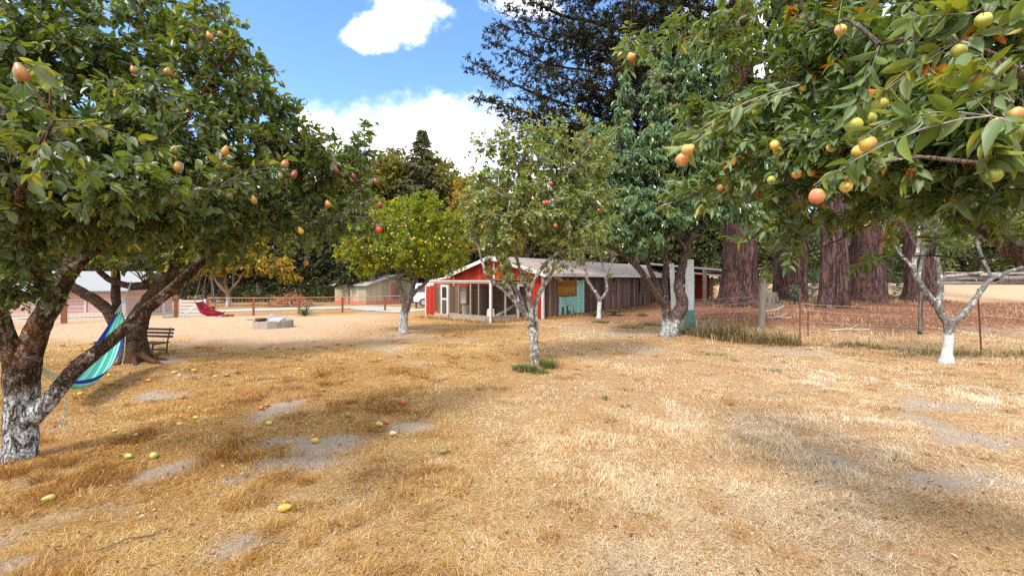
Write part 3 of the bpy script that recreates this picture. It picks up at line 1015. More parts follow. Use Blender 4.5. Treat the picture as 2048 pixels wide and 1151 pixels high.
# --- near apple tree, its trunk beyond the frame
ab = np.array([3.35, 2.15, gzf(3.35, 2.15)])
Ya = 2.1
la = [[(3.35, 2.15, -.05, .16), (3.33, 2.15, .5, .14), (3.28, 2.13, 1.0, .13), (3.2, 2.1, 1.5, .12), (3.05, 2.08, 1.9, .10), (2.9, 2.1, 2.5, .08), (2.75, 2.2, 3.2, .06), (2.6, 2.4, 4.0, .035)],
      [(3.22, 2.1, 1.35, .10), *limb(Ya, (2110, 545, 30, 0), (2048, 510, 24, 0), (1978, 466, 15, .1), (1920, 430, 9, .2), (1850, 395, 6, .35), (1760, 370, 4.5, .5), (1670, 370, 3.2, .7), (1590, 390, 2.2, .8))],
      [(3.05, 2.08, 1.9, .08), *limb(2.0, (2100, 270, 20, 0), (2000, 203, 13, .1), (1940, 158, 8, .2), (1881, 139, 7, .25), (1795, 146, 5, .4), (1716, 171, 4, .6), (1640, 146, 3.5, .8), (1568, 152, 3, 1.1), (1480, 180, 2.4, 1.4), (1400, 225, 1.8, 1.6), (1370, 250, 1.2, 1.6))],
      [(2.95, 2.1, 2.3, .07), *limb(2.3, (2050, 60, 14, .1), (1950, 20, 9, .2), (1830, 50, 6, .4), (1700, 40, 5, .8), (1560, 60, 4, 1.2), (1430, 60, 3, 1.6), (1330, 90, 2.2, 1.7), (1265, 115, 1.4, 1.6))],
      [(3.1, 2.08, 1.8, .06), *limb(1.9, (2120, 350, 16, -.2), (2000, 330, 9, -.3), (1900, 320, 6, -.2), (1800, 310, 5, .1), (1700, 290, 4, .4), (1580, 280, 3, .8), (1470, 330, 2.2, 1.2), (1400, 390, 1.6, 1.4), (1320, 412, 1.0, 1.5))],
      [(2.75, 2.2, 3.2, .05), *limb(2.3, (2000, -120, 8, 0), (1850, -100, 6, .3), (1680, -60, 4, .8), (1520, -40, 3, 1.2), (1440, 0, 2, 1.4))],
      [(3.1, 2.08, 1.8, .05), *limb(1.7, (2100, 200, 14, -.2), (2010, 120, 9, -.3), (1930, 90, 6, -.3), (1850, 60, 4, -.2), (1760, 90, 3, -.1))],
      [*limb(2.3, (1850, 395, 4, .15), (1780, 430, 3, .3), (1700, 470, 2.4, .5), (1620, 505, 1.8, .6), (1582, 520, 1.0, .6))],
      [*limb(2.2, (2040, 500, 8, .1), (1950, 520, 4, .3), (1860, 510, 2.4, .5), (1780, 515, 1.4, .5), (1738, 520, .9, .5))]]
bA = [blob(1960, 80, 2.0, 130, 110, .5, 96), blob(1820, 100, 2.3, 130, 110, .5, 112), blob(1680, 95, 2.7, 120, 90, .5, 104), blob(1560, 85, 3.1, 95, 75, .5, 72), blob(1440, 60, 3.5, 70, 60, .45, 38), blob(1310, 72, 3.7, 60, 40, .3, 19), blob(1262, 120, 3.8, 22, 30, .2, 6),
      blob(1980, 260, 1.9, 110, 110, .45, 80), blob(1850, 270, 2.1, 120, 100, .45, 96), blob(1720, 265, 2.4, 110, 95, .45, 92), blob(1600, 240, 2.8, 100, 95, .5, 88), blob(1480, 250, 3.1, 80, 65, .45, 52), blob(1390, 240, 3.4, 50, 50, .35, 27), blob(1360, 390, 3.3, 60, 20, .25, 11), blob(1460, 355, 3.0, 60, 36, .35, 24),
      blob(1950, 385, 2.1, 120, 38, .35, 28), blob(1810, 365, 2.3, 110, 40, .35, 32), blob(1690, 370, 2.6, 90, 45, .35, 36), blob(1590, 375, 2.8, 70, 45, .35, 27), blob(1560, 450, 2.9, 80, 16, .2, 12), blob(1680, 440, 2.7, 90, 16, .2, 12), blob(1830, 435, 2.5, 100, 18, .25, 9), blob(1960, 455, 2.5, 90, 20, .25, 7), blob(1430, 420, 3.1, 45, 12, .15, 4), blob(1465, 478, 3.0, 24, 7, .1, 3), blob(1600, 490, 2.8, 22, 16, .12, 3), blob(1745, 512, 2.7, 24, 7, .1, 3),
      blob(2120, 150, 1.9, 80, 180, .45, 40), blob(2120, 370, 2.0, 70, 90, .45, 19), blob(1900, -40, 2.3, 220, 50, .5, 40), blob(1600, -30, 3.0, 140, 40, .4, 27)]
bA += spurs(APPLES)
apple, _ = build_tree('apple_tree', 'apple tree with long leaves and yellow apples leaning in beside the camera', 'tree', ab, la, bA, B_apl, L_apple, twig=M_twig_grey, n_sec=150, leaf_len=.070, leaf_ratio=.40, leaves_per=13, hi=True,
                      maxd=.45, seed=5, tw_r=.0038, sides=16, droop=.25, curl=.36, upness=.7, spread=.75, leaf_from=.15)
for f_ in APPLES:
    hang(apple, *f_)

# --- small apple tree in the middle of the lawn
mbse = G(1069, 727)
Ym = mbse[1]
lm = [limb(Ym, (1069, 731, 11), (1068, 700, 10.5), (1066, 668, 11), (1058, 640, 8), (1046, 620, 7, -.1), (1030, 603, 6, -.1), (1013, 583, 5, -.15), (997, 572, 4.5, -.2), (980, 556, 4, -.2), (969, 544, 3.4, -.3), (964, 520, 3, -.3), (955, 490, 2.4, -.3), (945, 450, 1.6, -.3)),
      limb(Ym, (1068, 690, 8), (1073, 655, 6, .05), (1070, 625, 6, .05), (1072, 600, 5.5, .1), (1082, 580, 5.5, .1), (1092, 565, 4.5, .1), (1104, 545, 4, .1), (1114, 525, 3.5, .1), (1132, 505, 3.2, .15), (1145, 488, 2.8, .2), (1160, 450, 2.2, .3), (1180, 400, 1.5, .3)),
      limb(Ym, (1064, 650, 6.5, -.05), (1060, 610, 6.5, -.1), (1057, 583, 6, -.15), (1066, 562, 5, -.2), (1080, 540, 4.5, -.2), (1103, 515, 4, -.2), (1120, 500, 3.6, -.2), (1133, 470, 2.8, -.2), (1140, 420, 2.2, -.2), (1135, 350, 1.5, -.2)),
      limb(Ym, (1052, 625, 5), (1040, 590, 4.5, .1), (1022, 565, 4, .2), (1008, 545, 3.6, .25), (995, 520, 3.2, .3), (985, 480, 2.4, .35), (975, 420, 1.8, .4)),
      limb(Ym, (1057, 588, 5), (1046, 560, 4, .2), (1038, 535, 3.5, .3), (1030, 500, 3, .3), (1035, 440, 2.4, .4), (1045, 360, 1.8, .4), (1050, 300, 1.2, .4)),
      limb(Ym, (1030, 603, 5, -.1), (1012, 560, 4, -.3), (1000, 520, 3, -.4), (1010, 470, 2.4, -.5), (1020, 400, 1.6, -.5))]
lm = [[(x, y, z, r * .86) for x, y, z, r in q] for q in lm]
bm = [blob(960, 420, 9.0, 48, 90, .8, 150), blob(1010, 370, 9.2, 60, 70, .9, 200), blob(1000, 470, 9.0, 60, 60, .9, 150), blob(1070, 330, 9.3, 65, 70, .9, 210), blob(1080, 430, 9.0, 75, 70, 1.0, 260), blob(1145, 380, 9.4, 75, 90, 1.0, 300), blob(1150, 470, 9.2, 75, 45, .9, 160),
      blob(1200, 420, 9.6, 55, 75, .8, 150), blob(1020, 290, 9.2, 40, 40, .6, 45), blob(1120, 290, 9.4, 60, 50, .7, 90), blob(985, 290, 9.0, 25, 55, .4, 24), blob(1010, 545, 9.0, 55, 25, .6, 34), blob(1130, 540, 9.2, 45, 22, .6, 14), blob(945, 310, 9.0, 14, 48, .2, 10), blob(1100, 250, 9.3, 70, 40, .6, 26), blob(1190, 310, 9.5, 50, 60, .7, 100)]
mid, _ = build_tree('apple_tree', 'slender apple tree with pale lichened trunk standing alone mid-lawn', 'tree', mbse, lm, bm, B_mid, L_mid, twig=M_twig_grey, n_sec=110, leaf_len=.082, leaf_ratio=.56, leaves_per=15, maxd=.7, seed=8, tw_r=.0045, sec_r=.014, sides=14, trunk_rough=.2, flare=.25, droop=.2, upness=.8)
for f_ in MIDS:
    hang(mid, *f_, Ymin=8.2, Ymax=8.6)

# --- tall cherry tree with hanging leaves
cb = G(1340, 672)
Yc = cb[1]
lc = [limb(Yc, (1338, 676, 16), (1342, 655, 16), (1352, 632, 14), (1364, 616, 13), (1366, 600, 11), (1356, 580, 10), (1358, 560, 9, .1), (1366, 530, 8, .1), (1372, 500, 7.5, .1), (1382, 475, 7, .1), (1400, 450, 5.5, .1), (1425, 420, 4.5, .1), (1455, 385, 3.5, .1), (1490, 330, 2.5, .1)),
      limb(Yc, (1334, 672, 11), (1333, 640, 10, .1), (1332, 612, 9, .1), (1318, 595, 8, 0), (1303, 575, 7, -.1), (1288, 550, 6.5, -.2), (1272, 530, 6, -.3), (1250, 512, 5, -.4), (1225, 495, 4.5, -.5), (1195, 478, 3.6, -.6), (1160, 455, 2.6, -.7)),
      limb(Yc, (1333, 625, 8, .1), (1331, 595, 7, .2), (1329, 560, 6.5, .2), (1332, 530, 6, .2), (1328, 495, 5.5, .3), (1315, 455, 4.5, .3), (1300, 410, 4, .3), (1290, 350, 3, .3), (1280, 260, 2, .3)),
      limb(Yc, (1325, 592, 6, .2), (1316, 570, 5, .3), (1302, 545, 4.5, .4), (1290, 510, 4, .5), (1270, 470, 3.4, .6), (1255, 410, 2.8, .6), (1245, 330, 2, .6), (1245, 230, 1.4, .6)),
      limb(Yc, (1376, 490, 5, .1), (1366, 450, 4.5, .3), (1362, 400, 4, .4), (1368, 330, 3, .5), (1375, 250, 2, .5), (1378, 160, 1.4, .5)),
      limb(Yc, (1372, 500, 6, .1), (1352, 470, 4, -.2), (1335, 440, 3.4, -.5), (1325, 380, 2.6, -.8), (1330, 290, 2, -.8)),
      limb(Yc, (1425, 420, 4, .1), (1440, 350, 3, .3), (1445, 260, 2.4, .3), (1440, 160, 1.4, .3))]
bc = [blob(1246, 215, 14.3, 22, 75, .6, 121), blob(1312, 200, 14.0, 26, 70, .7, 135), blob(1375, 170, 14.2, 30, 65, .7, 148), blob(1440, 150, 14.2, 34, 60, .7, 148), blob(1195, 300, 14.0, 28, 70, .6, 121),
      blob(1235, 330, 13.8, 50, 80, 1.0, 310), blob(1310, 320, 13.6, 60, 80, 1.1, 391), blob(1390, 300, 13.7, 60, 90, 1.1, 378), blob(1470, 270, 13.9, 55, 90, 1.1, 283), blob(1180, 390, 13.6, 40, 60, .9, 162),
      blob(1250, 430, 13.5, 60, 60, 1.1, 310), blob(1330, 420, 13.4, 60, 55, 1.1, 283), blob(1420, 400, 13.6, 60, 55, 1.1, 283), blob(1510, 340, 14.0, 50, 70, 1.0, 175), blob(1500, 430, 13.8, 40, 30, .8, 67), blob(1200, 470, 13.3, 50, 28, .8, 81), blob(1290, 490, 13.4, 45, 26, .8, 62), blob(1370, 120, 14.4, 80, 40, .8, 81)]
cherry, _ = build_tree('cherry_tree', 'tall cherry tree with hanging glossy leaves and forked whitewashed trunk by the gateposts', 'tree', cb, lc, bc, B_cherry, L_peach, n_sec=230, leaf_len=.165, leaf_ratio=.38, leaves_per=19, maxd=.95, seed=12, tw_r=.007,
                       sides=20, trunk_rough=.24, flare=.35, droop=1.1, upness=.35, spread=.6, up_tw=.15, curl=.15)

# --- lemon tree by the fence
lb = G(808, 667)
Yl = lb[1]
ll = [limb(Yl, (806, 670, 9.5), (807, 645, 9), (810, 622, 8.5), (814, 602, 9), (806, 590, 6), (800, 575, 5), (796, 560, 5), (800, 548, 4), (790, 535, 3), (780, 510, 2.2), (770, 470, 1.5)),
      limb(Yl, (815, 604, 7), (824, 588, 5), (836, 578, 4), (850, 566, 3.4), (862, 552, 3), (872, 535, 2.6), (880, 500, 2), (890, 460, 1.4)),
      limb(Yl, (818, 598, 5), (826, 578, 4, .2), (830, 558, 3.5, .4), (833, 540, 3, .5), (840, 500, 2.4, .5), (835, 450, 1.6, .5)),
      limb(Yl, (800, 552, 4), (812, 545, 3, -.3), (826, 532, 2.6, -.6), (830, 500, 2, -.8), (815, 460, 1.4, -.8))]
bl = [blob(730, 490, Yl, 50, 45, 1.0, 190), blob(770, 460, Yl, 55, 48, 1.1, 240), blob(830, 440, Yl, 55, 48, 1.2, 260), blob(885, 450, Yl, 45, 45, 1.0, 190), blob(800, 500, Yl - .5, 65, 38, 1.1, 270), blob(870, 505, Yl - .2, 55, 40, 1.0, 220), blob(745, 528, Yl, 50, 20, .8, 100), blob(860, 540, Yl, 50, 18, .8, 75), blob(910, 520, Yl + .3, 30, 40, .7, 70),
      blob(720, 450, Yl + .3, 32, 36, .7, 75), blob(790, 415, Yl + .2, 55, 22, .8, 85), blob(850, 400, Yl + .3, 40, 22, .6, 60), blob(690, 505, Yl, 22, 24, .6, 38), blob(725, 548, Yl - .2, 28, 7, .4, 26), blob(930, 470, Yl + .4, 20, 45, .6, 46)]
lemon, _ = build_tree('lemon_tree', 'dense round lemon tree dotted with yellow fruit beside the chicken run', 'tree', lb, ll, bl, B_lemon, L_lemon, n_sec=190, leaf_len=.095, leaf_ratio=.48, leaves_per=13, maxd=.7, seed=21, tw_r=.006, sides=16, trunk_rough=.2, flare=.3, droop=.15, upness=.7)
for k in range(44):
    a, r = random.uniform(0, 6.28), math.sqrt(random.random())
    px, py = 812 + 112 * r * math.cos(a), 488 + 56 * r * math.sin(a)
    e = 1 - ((px - 808) / 125) ** 2 - ((py - 475) / 75) ** 2
    hang(lemon, random.choice(['apple_g', 'apple_y', 'apple_g']), px, py, random.uniform(3.0, 4.4), Ymin=Yl - .2 - 1.25 * math.sqrt(max(e, 0.02)), Ymax=Yl - .2 - 1.25 * math.sqrt(max(e, 0.02)))

# --- old spreading tree behind the hammock
ob = G(268, 722)
Yo = ob[1]
lo = [limb(Yo, (270, 728, 31), (270, 700, 28), (270, 670, 28), (274, 645, 26), (284, 622, 20), (300, 598, 17), (322, 570, 14), (345, 548, 12), (385, 510, 9), (420, 470, 7), (450, 430, 5, .2), (480, 390, 3, .3)),
      limb(Yo, (262, 690, 20), (244, 662, 17), (232, 648, 16), (217, 622, 15), (197, 603, 14), (172, 588, 13), (148, 575, 12), (122, 565, 10), (92, 551, 9), (60, 541, 8), (25, 528, 6), (-40, 500, 4)),
      limb(Yo, (238, 655, 14), (234, 625, 11, .2), (231, 590, 10, .3), (232, 551, 9, .3), (225, 510, 7, .3), (210, 460, 5, .3), (200, 400, 3, .3)),
      limb(Yo, (322, 572, 10), (290, 570, 9, -.1), (262, 572, 9, -.1), (240, 568, 8, -.1), (218, 558, 8, -.2), (198, 540, 7, -.3), (180, 515, 5, -.4), (160, 480, 3, -.5)),
      limb(Yo, (345, 548, 9), (372, 535, 6, -.4), (400, 520, 4.5, -.7), (430, 505, 3, -1.0)),
      limb(Yo, (340, 550, 9), (352, 510, 6, .3), (360, 470, 5, .5), (365, 420, 3, .6))]
bo = [blob(60, 480, Yo, 100, 45, 1.6, 200), blob(160, 470, Yo - .5, 90, 55, 1.6, 240), blob(260, 480, Yo - .3, 90, 48, 1.6, 240), blob(350, 470, Yo, 80, 55, 1.6, 240), blob(430, 470, Yo, 65, 45, 1.3, 170), blob(500, 440, Yo + .3, 60, 50, 1.2, 120), blob(300, 400, Yo, 140, 60, 1.8, 260), blob(120, 400, Yo, 120, 60, 1.8, 200),
      blob(380, 510, Yo - .5, 45, 26, .8, 70), blob(450, 515, Yo - .3, 45, 22, .8, 60), blob(240, 525, Yo - .8, 80, 12, 1.0, 40), blob(560, 450, Yo + .5, 45, 50, 1.0, 90), blob(610, 470, Yo + .8, 40, 50, .9, 70), blob(420, 390, Yo + .3, 80, 60, 1.2, 120), blob(540, 380, Yo + .5, 70, 50, 1.0, 80), blob(30, 525, Yo - .4, 50, 16, .8, 40), blob(640, 430, Yo + 1, 30, 50, .8, 45)]
old, _ = build_tree('fruit_tree', 'old spreading tree with thick dark limbs, hammock and red swing hung from it', 'tree', ob, lo, bo, B_old, L_old, n_sec=230, leaf_len=.095, leaf_ratio=.55, leaves_per=11, maxd=.9, seed=31, tw_r=.008, sides=24, trunk_rough=.16, flare=.4, droop=.3, upness=.7)
# root flare to one side
rb = MB()
p0 = np.array(ob)
for a, l_, r_ in ((-.35, .95, .075), (-.85, .6, .06), (.4, .6, .07), (2.6, .6, .06), (-1.7, .5, .06)):
    d = np.array([math.cos(a), math.sin(a), 0])
    pts = [p0 + d * .15 + [0, 0, .20], p0 + d * (l_ * .55) + [0, 0, .05], p0 + d * (l_ * .85) + [.05, 0, .0], p0 + d * l_ * 1.15 + [0, 0, -.08]]
    rb.tube(resample([(*q, 1) for q in pts], 14)[:, :3], np.linspace(r_, r_ * .45, 14), 12, rough=.3, seed=int(l_ * 10))
rb.build('roots', [B_old], old, p0, smooth_=True)

# --- plum tree at the wire fence
pb = G(1892, 726)
Yq = pb[1]
lq = [limb(Yq, (1891, 731, 19), (1892, 722, 15), (1894, 705, 11.5), (1898, 685, 11.5), (1898, 662, 11.5), (1900, 650, 13), (1886, 632, 9), (1872, 612, 8.5), (1858, 592, 8, -.05), (1845, 575, 7, -.1), (1832, 555, 6.5, -.1), (1826, 530, 6, -.15), (1836, 500, 5, -.2), (1838, 470, 4, -.2), (1830, 420, 3, -.2), (1820, 360, 2, -.2)),
      limb(Yq, (1900, 648, 10), (1920, 634, 8), (1936, 618, 7.5, .05), (1950, 598, 7, .1), (1966, 575, 6.5, .1), (1984, 556, 6, .15), (2010, 545, 5, .2), (2060, 530, 4, .2), (2110, 500, 3, .2)),
      limb(Yq, (1872, 610, 8.5), (1882, 590, 8, .1), (1881, 560, 6.5, .1), (1876, 530, 5, .15), (1870, 500, 4.5, .2), (1872, 460, 4, .2), (1884, 420, 3, .2), (1890, 360, 2, .2)),
      limb(Yq, (1828, 538, 5, -.15), (1812, 520, 3.5, -.1), (1795, 500, 2.8, 0), (1775, 475, 2, .1), (1760, 440, 1.4, .2)),
      limb(Yq, (1836, 560, 4.5, -.1), (1844, 520, 4, .3), (1848, 480, 3.4, .5), (1850, 440, 2.4, .6)),
      limb(Yq, (1984, 556, 4.5, .15), (1962, 510, 4, .3), (1950, 470, 3.6, .4), (1952, 420, 2.6, .4))]
bq = [blob(1830, 400, Yq, 60, 55, .8, 80), blob(1900, 400, Yq, 60, 60, .8, 90), blob(1980, 420, Yq, 60, 60, .8, 80), blob(2060, 440, Yq, 50, 60, .8, 55), blob(1780, 430, Yq, 35, 35, .6, 30), blob(1870, 470, Yq, 60, 22, .6, 26), blob(1890, 330, Yq, 120, 60, .9, 110)]
plum, _ = build_tree('plum_tree', 'young plum tree with neatly whitewashed trunk beside the rusty fence post', 'tree', pb, lq, bq, B_plum, L_plum, twig=M_twig_grey, n_sec=90, leaf_len=.075, leaf_ratio=.5, leaves_per=9, maxd=.6, seed=41, tw_r=.006, sides=20, trunk_rough=.14, flare=.25)

# --- small whitewashed sapling before the barn
sb = G(1197, 637)
Ys = sb[1]
ls = [limb(Ys, (1197, 639, 4.6), (1198, 625, 4), (1199, 605, 4.2), (1199, 598, 4.4), (1192, 585, 3.4), (1184, 574, 3.2), (1175, 562, 3.2), (1172, 550, 3), (1170, 535, 2.8), (1168, 522, 2.6), (1165, 500, 2), (1160, 480, 1.4)),
      limb(Ys, (1200, 600, 3.4), (1208, 592, 2.8), (1214, 582, 2.8), (1214, 570, 2.6), (1211, 556, 2.4), (1206, 535, 2.2), (1202, 515, 2), (1190, 490, 1.4)),
      limb(Ys, (1211, 556, 2), (1222, 530, 1.4, -.2), (1230, 515, 1, -.3))]
bs = [blob(1160, 500, Ys, 40, 26, .8, 60), blob(1215, 500, Ys, 36, 22, .8, 34), blob(1150, 525, Ys, 22, 8, .5, 14), blob(1180, 480, Ys, 50, 26, .8, 55), blob(1215, 550, Ys, 12, 8, .4, 7)]
sap, _ = build_tree('fruit_tree', 'small thin tree with white-painted foot in front of the weathered barn wall', 'tree', sb, ls, bs, B_sap, L_mid, twig=M_twig_grey, n_sec=30, leaf_len=.12, leaf_ratio=.5, leaves_per=9, maxd=.8, seed=51, tw_r=.009, sides=12, trunk_rough=.18)

# --- turning tree beyond the fence, tree with wine-red leaves, orange maples behind the lemon tree
yb = G(456, 613)
Yy = yb[1]
ly = [limb(Yy, (456, 616, 6), (457, 600, 5), (457, 586, 5.5), (446, 578, 4), (436, 568, 3.4), (430, 556, 2.6), (420, 540, 1.8)), limb(Yy, (457, 586, 4.5), (464, 576, 3.4), (474, 566, 3), (482, 552, 2), (500, 530, 1.4)), limb(Yy, (456, 584, 3), (450, 565, 2.4), (452, 545, 1.8))]
by = [blob(420, 530, Yy, 50, 26, 2.2, 170), blob(480, 525, Yy, 55, 30, 2.4, 190), blob(545, 530, Yy, 45, 26, 2.2, 140), blob(470, 490, Yy, 80, 32, 2.4, 170), blob(580, 555, Yy, 25, 12, 1.2, 40), blob(370, 540, Yy, 30, 20, 1.6, 60)]
build_tree('fruit_tree', 'yellowing tree with tan forked trunk standing beyond the wire fence', 'tree', yb, ly, by, B_yel, L_gold, n_sec=70, leaf_len=.26, leaf_ratio=.7, leaves_per=9, maxd=1.6, seed=61, tw_r=.012, sides=12, droop=.3)
wp = on_ground(1840, 12.2)
lw = [limb(12.2, (1840, wp[2] * 0 + 668, 5), (1842, 600, 4.5), (1846, 540, 4), (1850, 490, 3.4), (1846, 440, 2.4), (1840, 380, 1.5)), limb(12.2, (1850, 490, 3), (1880, 440, 2.2), (1900, 380, 1.4)), limb(12.2, (1846, 520, 3), (1810, 450, 2.2), (1790, 380, 1.4))]
bw = [blob(1820, 440, 12.2, 50, 34, .8, 60), blob(1870, 400, 12.2, 60, 60, .9, 70), blob(1800, 340, 12.2, 80, 70, 1.0, 80), blob(1880, 250, 12.2, 100, 90, 1.2, 120), blob(1700, 330, 12.4, 40, 60, .8, 40)]
build_tree('plum_tree', 'purple-leaved plum tree hidden behind the apple branches', 'tree', wp, lw, bw, B_con, L_wine, n_sec=60, leaf_len=.085, leaf_ratio=.55, leaves_per=9, maxd=.8, seed=71, tw_r=.008, sides=10)
for i, (px, pt, Y, hw, lab) in enumerate([(970, 325, 33, 75, 'orange-tinged broadleaf tree rising behind the red gable'), (745, 420, 44, 70, 'brownish yellow tree rising behind the grey shed'), (905, 385, 40, 62, 'yellow-orange tree between the lemon tree and the barn'), (1050, 330, 36, 60, 'green and amber tree behind the barn roof')]):
    tb = on_ground(px, Y)
    ht = H + (HY - pt) / F * Y - tb[2]
    w = hw / F * Y
    lt = [[(tb[0], Y, tb[2] - .1, .22), (tb[0] + .1, Y, tb[2] + ht * .3, .18), (tb[0] - .1, Y, tb[2] + ht * .6, .12), (tb[0], Y, tb[2] + ht * .9, .04)], [(tb[0], Y, tb[2] + ht * .3, .12), (tb[0] + w * .5, Y - .3, tb[2] + ht * .55, .07), (tb[0] + w * .7, Y, tb[2] + ht * .7, .03)], [(tb[0], Y, tb[2] + ht * .35, .12), (tb[0] - w * .5, Y + .3, tb[2] + ht * .6, .07), (tb[0] - w * .7, Y, tb[2] + ht * .75, .03)]]
    bt = []
    rr = np.random.RandomState(80 + i)
    for k in range(9):
        fz = rr.uniform(.35, .92)
        ww = w * (1.05 - .55 * abs(fz - .5) * 2)
        bt.append((np.array([tb[0] + rr.uniform(-.7, .7) * ww, Y + rr.uniform(-.7, .7) * ww, tb[2] + ht * fz]), (w * .45, w * .45, ht * .11), 85))
    build_tree('broadleaf_tree', lab, 'tree', tb, lt, bt, B_con, [L_gold, L_gold, L_gold, L_wood][i], n_sec=70, leaf_len=.24, leaf_ratio=.65, leaves_per=9, maxd=1.5, seed=80 + i, tw_r=.012, sides=10)


# ---------------------------------------------------------------- redwoods
def redwood(label, px, py, wpx, limbs_px, blobs_, seed, lean=0.0, extra=None, sides=56, tw=9, ll=.30, flare=.5, height=24.0, n_sec=120, Yfix=None, twist=()):
    b = G(px, py) if Yfix is None else on_ground(px, Yfix)
    Y = b[1]
    r = wpx / 2 / F * Y * Y / math.hypot(b[0], Y)
    rs = np.random.RandomState(seed)
    root = thing('redwood_tree', label, 'tree', b)
    n = 40
    z = np.concatenate([np.linspace(-.25, 3, 16), np.linspace(3.4, height, n - 16)])
    pts = np.stack([b[0] + lean * z + .04 * np.sin(z * .9 + seed), np.full(n, Y), b[2] + z], -1)
    rad = r * (1 - .65 * np.clip(z / height, 0, 1) ** 1.2) * (1 + flare * np.exp(-np.maximum(z, 0) / .55))
    mb = MB()
    mb.tube(pts, rad, sides, ridges=34, rough=.10, seed=seed, freq=1.5)
    nodes = []
    for k, lm in enumerate(limbs_px):
        p = resample(lm, 18, jit=.10, seed=seed * 7 + k)
        mb.tube(p[:, :3], p[:, 3], 8, rough=.12, seed=k)
        nodes.append(p[3:, :3])
    if not nodes:
        nodes = [pts[20:]]
    nodes = np.concatenate(nodes)
    cm = MB()
    if blobs_:
        tg = np.concatenate([np.asarray(c) + norm(rs.randn(nn_, 3)) * (rs.rand(nn_, 1) ** .45) * np.asarray(rr_) for c, rr_, nn_ in blobs_])
        if extra is not None:
            mb.twigs(extra[0], .022, .007)
            nodes = np.concatenate([nodes, extra[0].reshape(-1, 3)])
            tg = np.concatenate([tg, extra[1]])
        si = rs.choice(len(tg), min(n_sec, len(tg)), replace=False)
        st = tg[si]
        s0 = nodes[np.linalg.norm(st[:, None] - nodes[None], axis=-1).argmin(1)]
        L_ = np.linalg.norm(st - s0, axis=1)
        sp = bez(s0, st, (s0 + st) / 2 + np.array([0, 0, -.06]) * L_[:, None], 8)
        mb.twigs(sp, np.clip(L_ * .02, .012, .05), .008)
        nod = np.concatenate([nodes, sp[:, 1:].reshape(-1, 3)])
        best = np.concatenate([np.linalg.norm(tg[a:a + 400, None] - nod[None], axis=-1).argmin(1) for a in range(0, len(tg), 400)])
        s = nod[best]
        dv = tg - s
        dl = np.linalg.norm(dv, axis=1, keepdims=True)
        s = np.where(dl > 1.3, tg - dv / np.maximum(dl, 1e-6) * 1.3, s)
        dl = np.clip(dl, .3, 1.3)
        e = tg + np.array([0, 0, .10]) * dl
        tp = bez(s, e, (s + e) / 2 - np.array([0, 0, .12]) * dl, 6)
        cm.twigs(tp, .010, .004, mat=1)
        T = len(tg)
        f = rs.rand(T, tw) * 4.999
        i0 = f.astype(int)
        fr = (f - i0)[..., None]
        ar = np.arange(T)[:, None]
        pos = tp[ar, i0] * (1 - fr) + tp[ar, i0 + 1] * fr
        tan = norm(tp[ar, i0 + 1] - tp[ar, i0])
        side = norm(np.cross(tan, [0, 0, 1.0])) * np.where(rs.rand(T, tw, 1) < .5, 1, -1)
        d = norm(tan * .7 + side * rs.uniform(.3, 1, (T, tw, 1)) + rs.randn(T, tw, 3) * .35 + np.array([0, 0, -.12]))
        N = T * tw
        nr = norm(rs.randn(N, 3) * .5 + np.array([0, 0, 1]))
        hue = np.clip(.42 + .22 * rs.randn(T)[:, None] + .15 * rs.randn(T, tw), 0, 1).ravel()
        L2 = ll * rs.uniform(.5, 1.2, N)
        cm.leaves(pos.reshape(-1, 3), d.reshape(-1, 3), nr, L2, L2 * .26, hue, 0, False, rs.uniform(-.1, .3, N))
        mb.build('trunk', [B_red], root, b, smooth_=True)
        cm.build('crown', [L_red, M_twig], root, b)
    else:
        mb.build('trunk', [B_red], root, b, smooth_=True)
    return root, b


t1b = G(1480, 612)
Y1 = t1b[1]
T1X = t1b[0]


def zat(py, Y):
    return H + (HY - py) / F * Y


def big_limb(start_py, tip_px, tip_py, tip_Y, r=.17, sag=.5, up=.6):
    s = np.array([T1X, Y1, zat(start_py, Y1)])
    e = P(tip_px, tip_py, tip_Y)
    q = []
    for t, rr in ((0, r), (.25, r * .85), (.5, r * .6), (.75, r * .38), (.92, r * .2), (1, r * .1)):
        p = s * (1 - t) + e * t
        p[2] += -sag * 4 * t * (1 - t) + up * max(0, t - .8) * 2
        q.append((*p, rr))
    return q


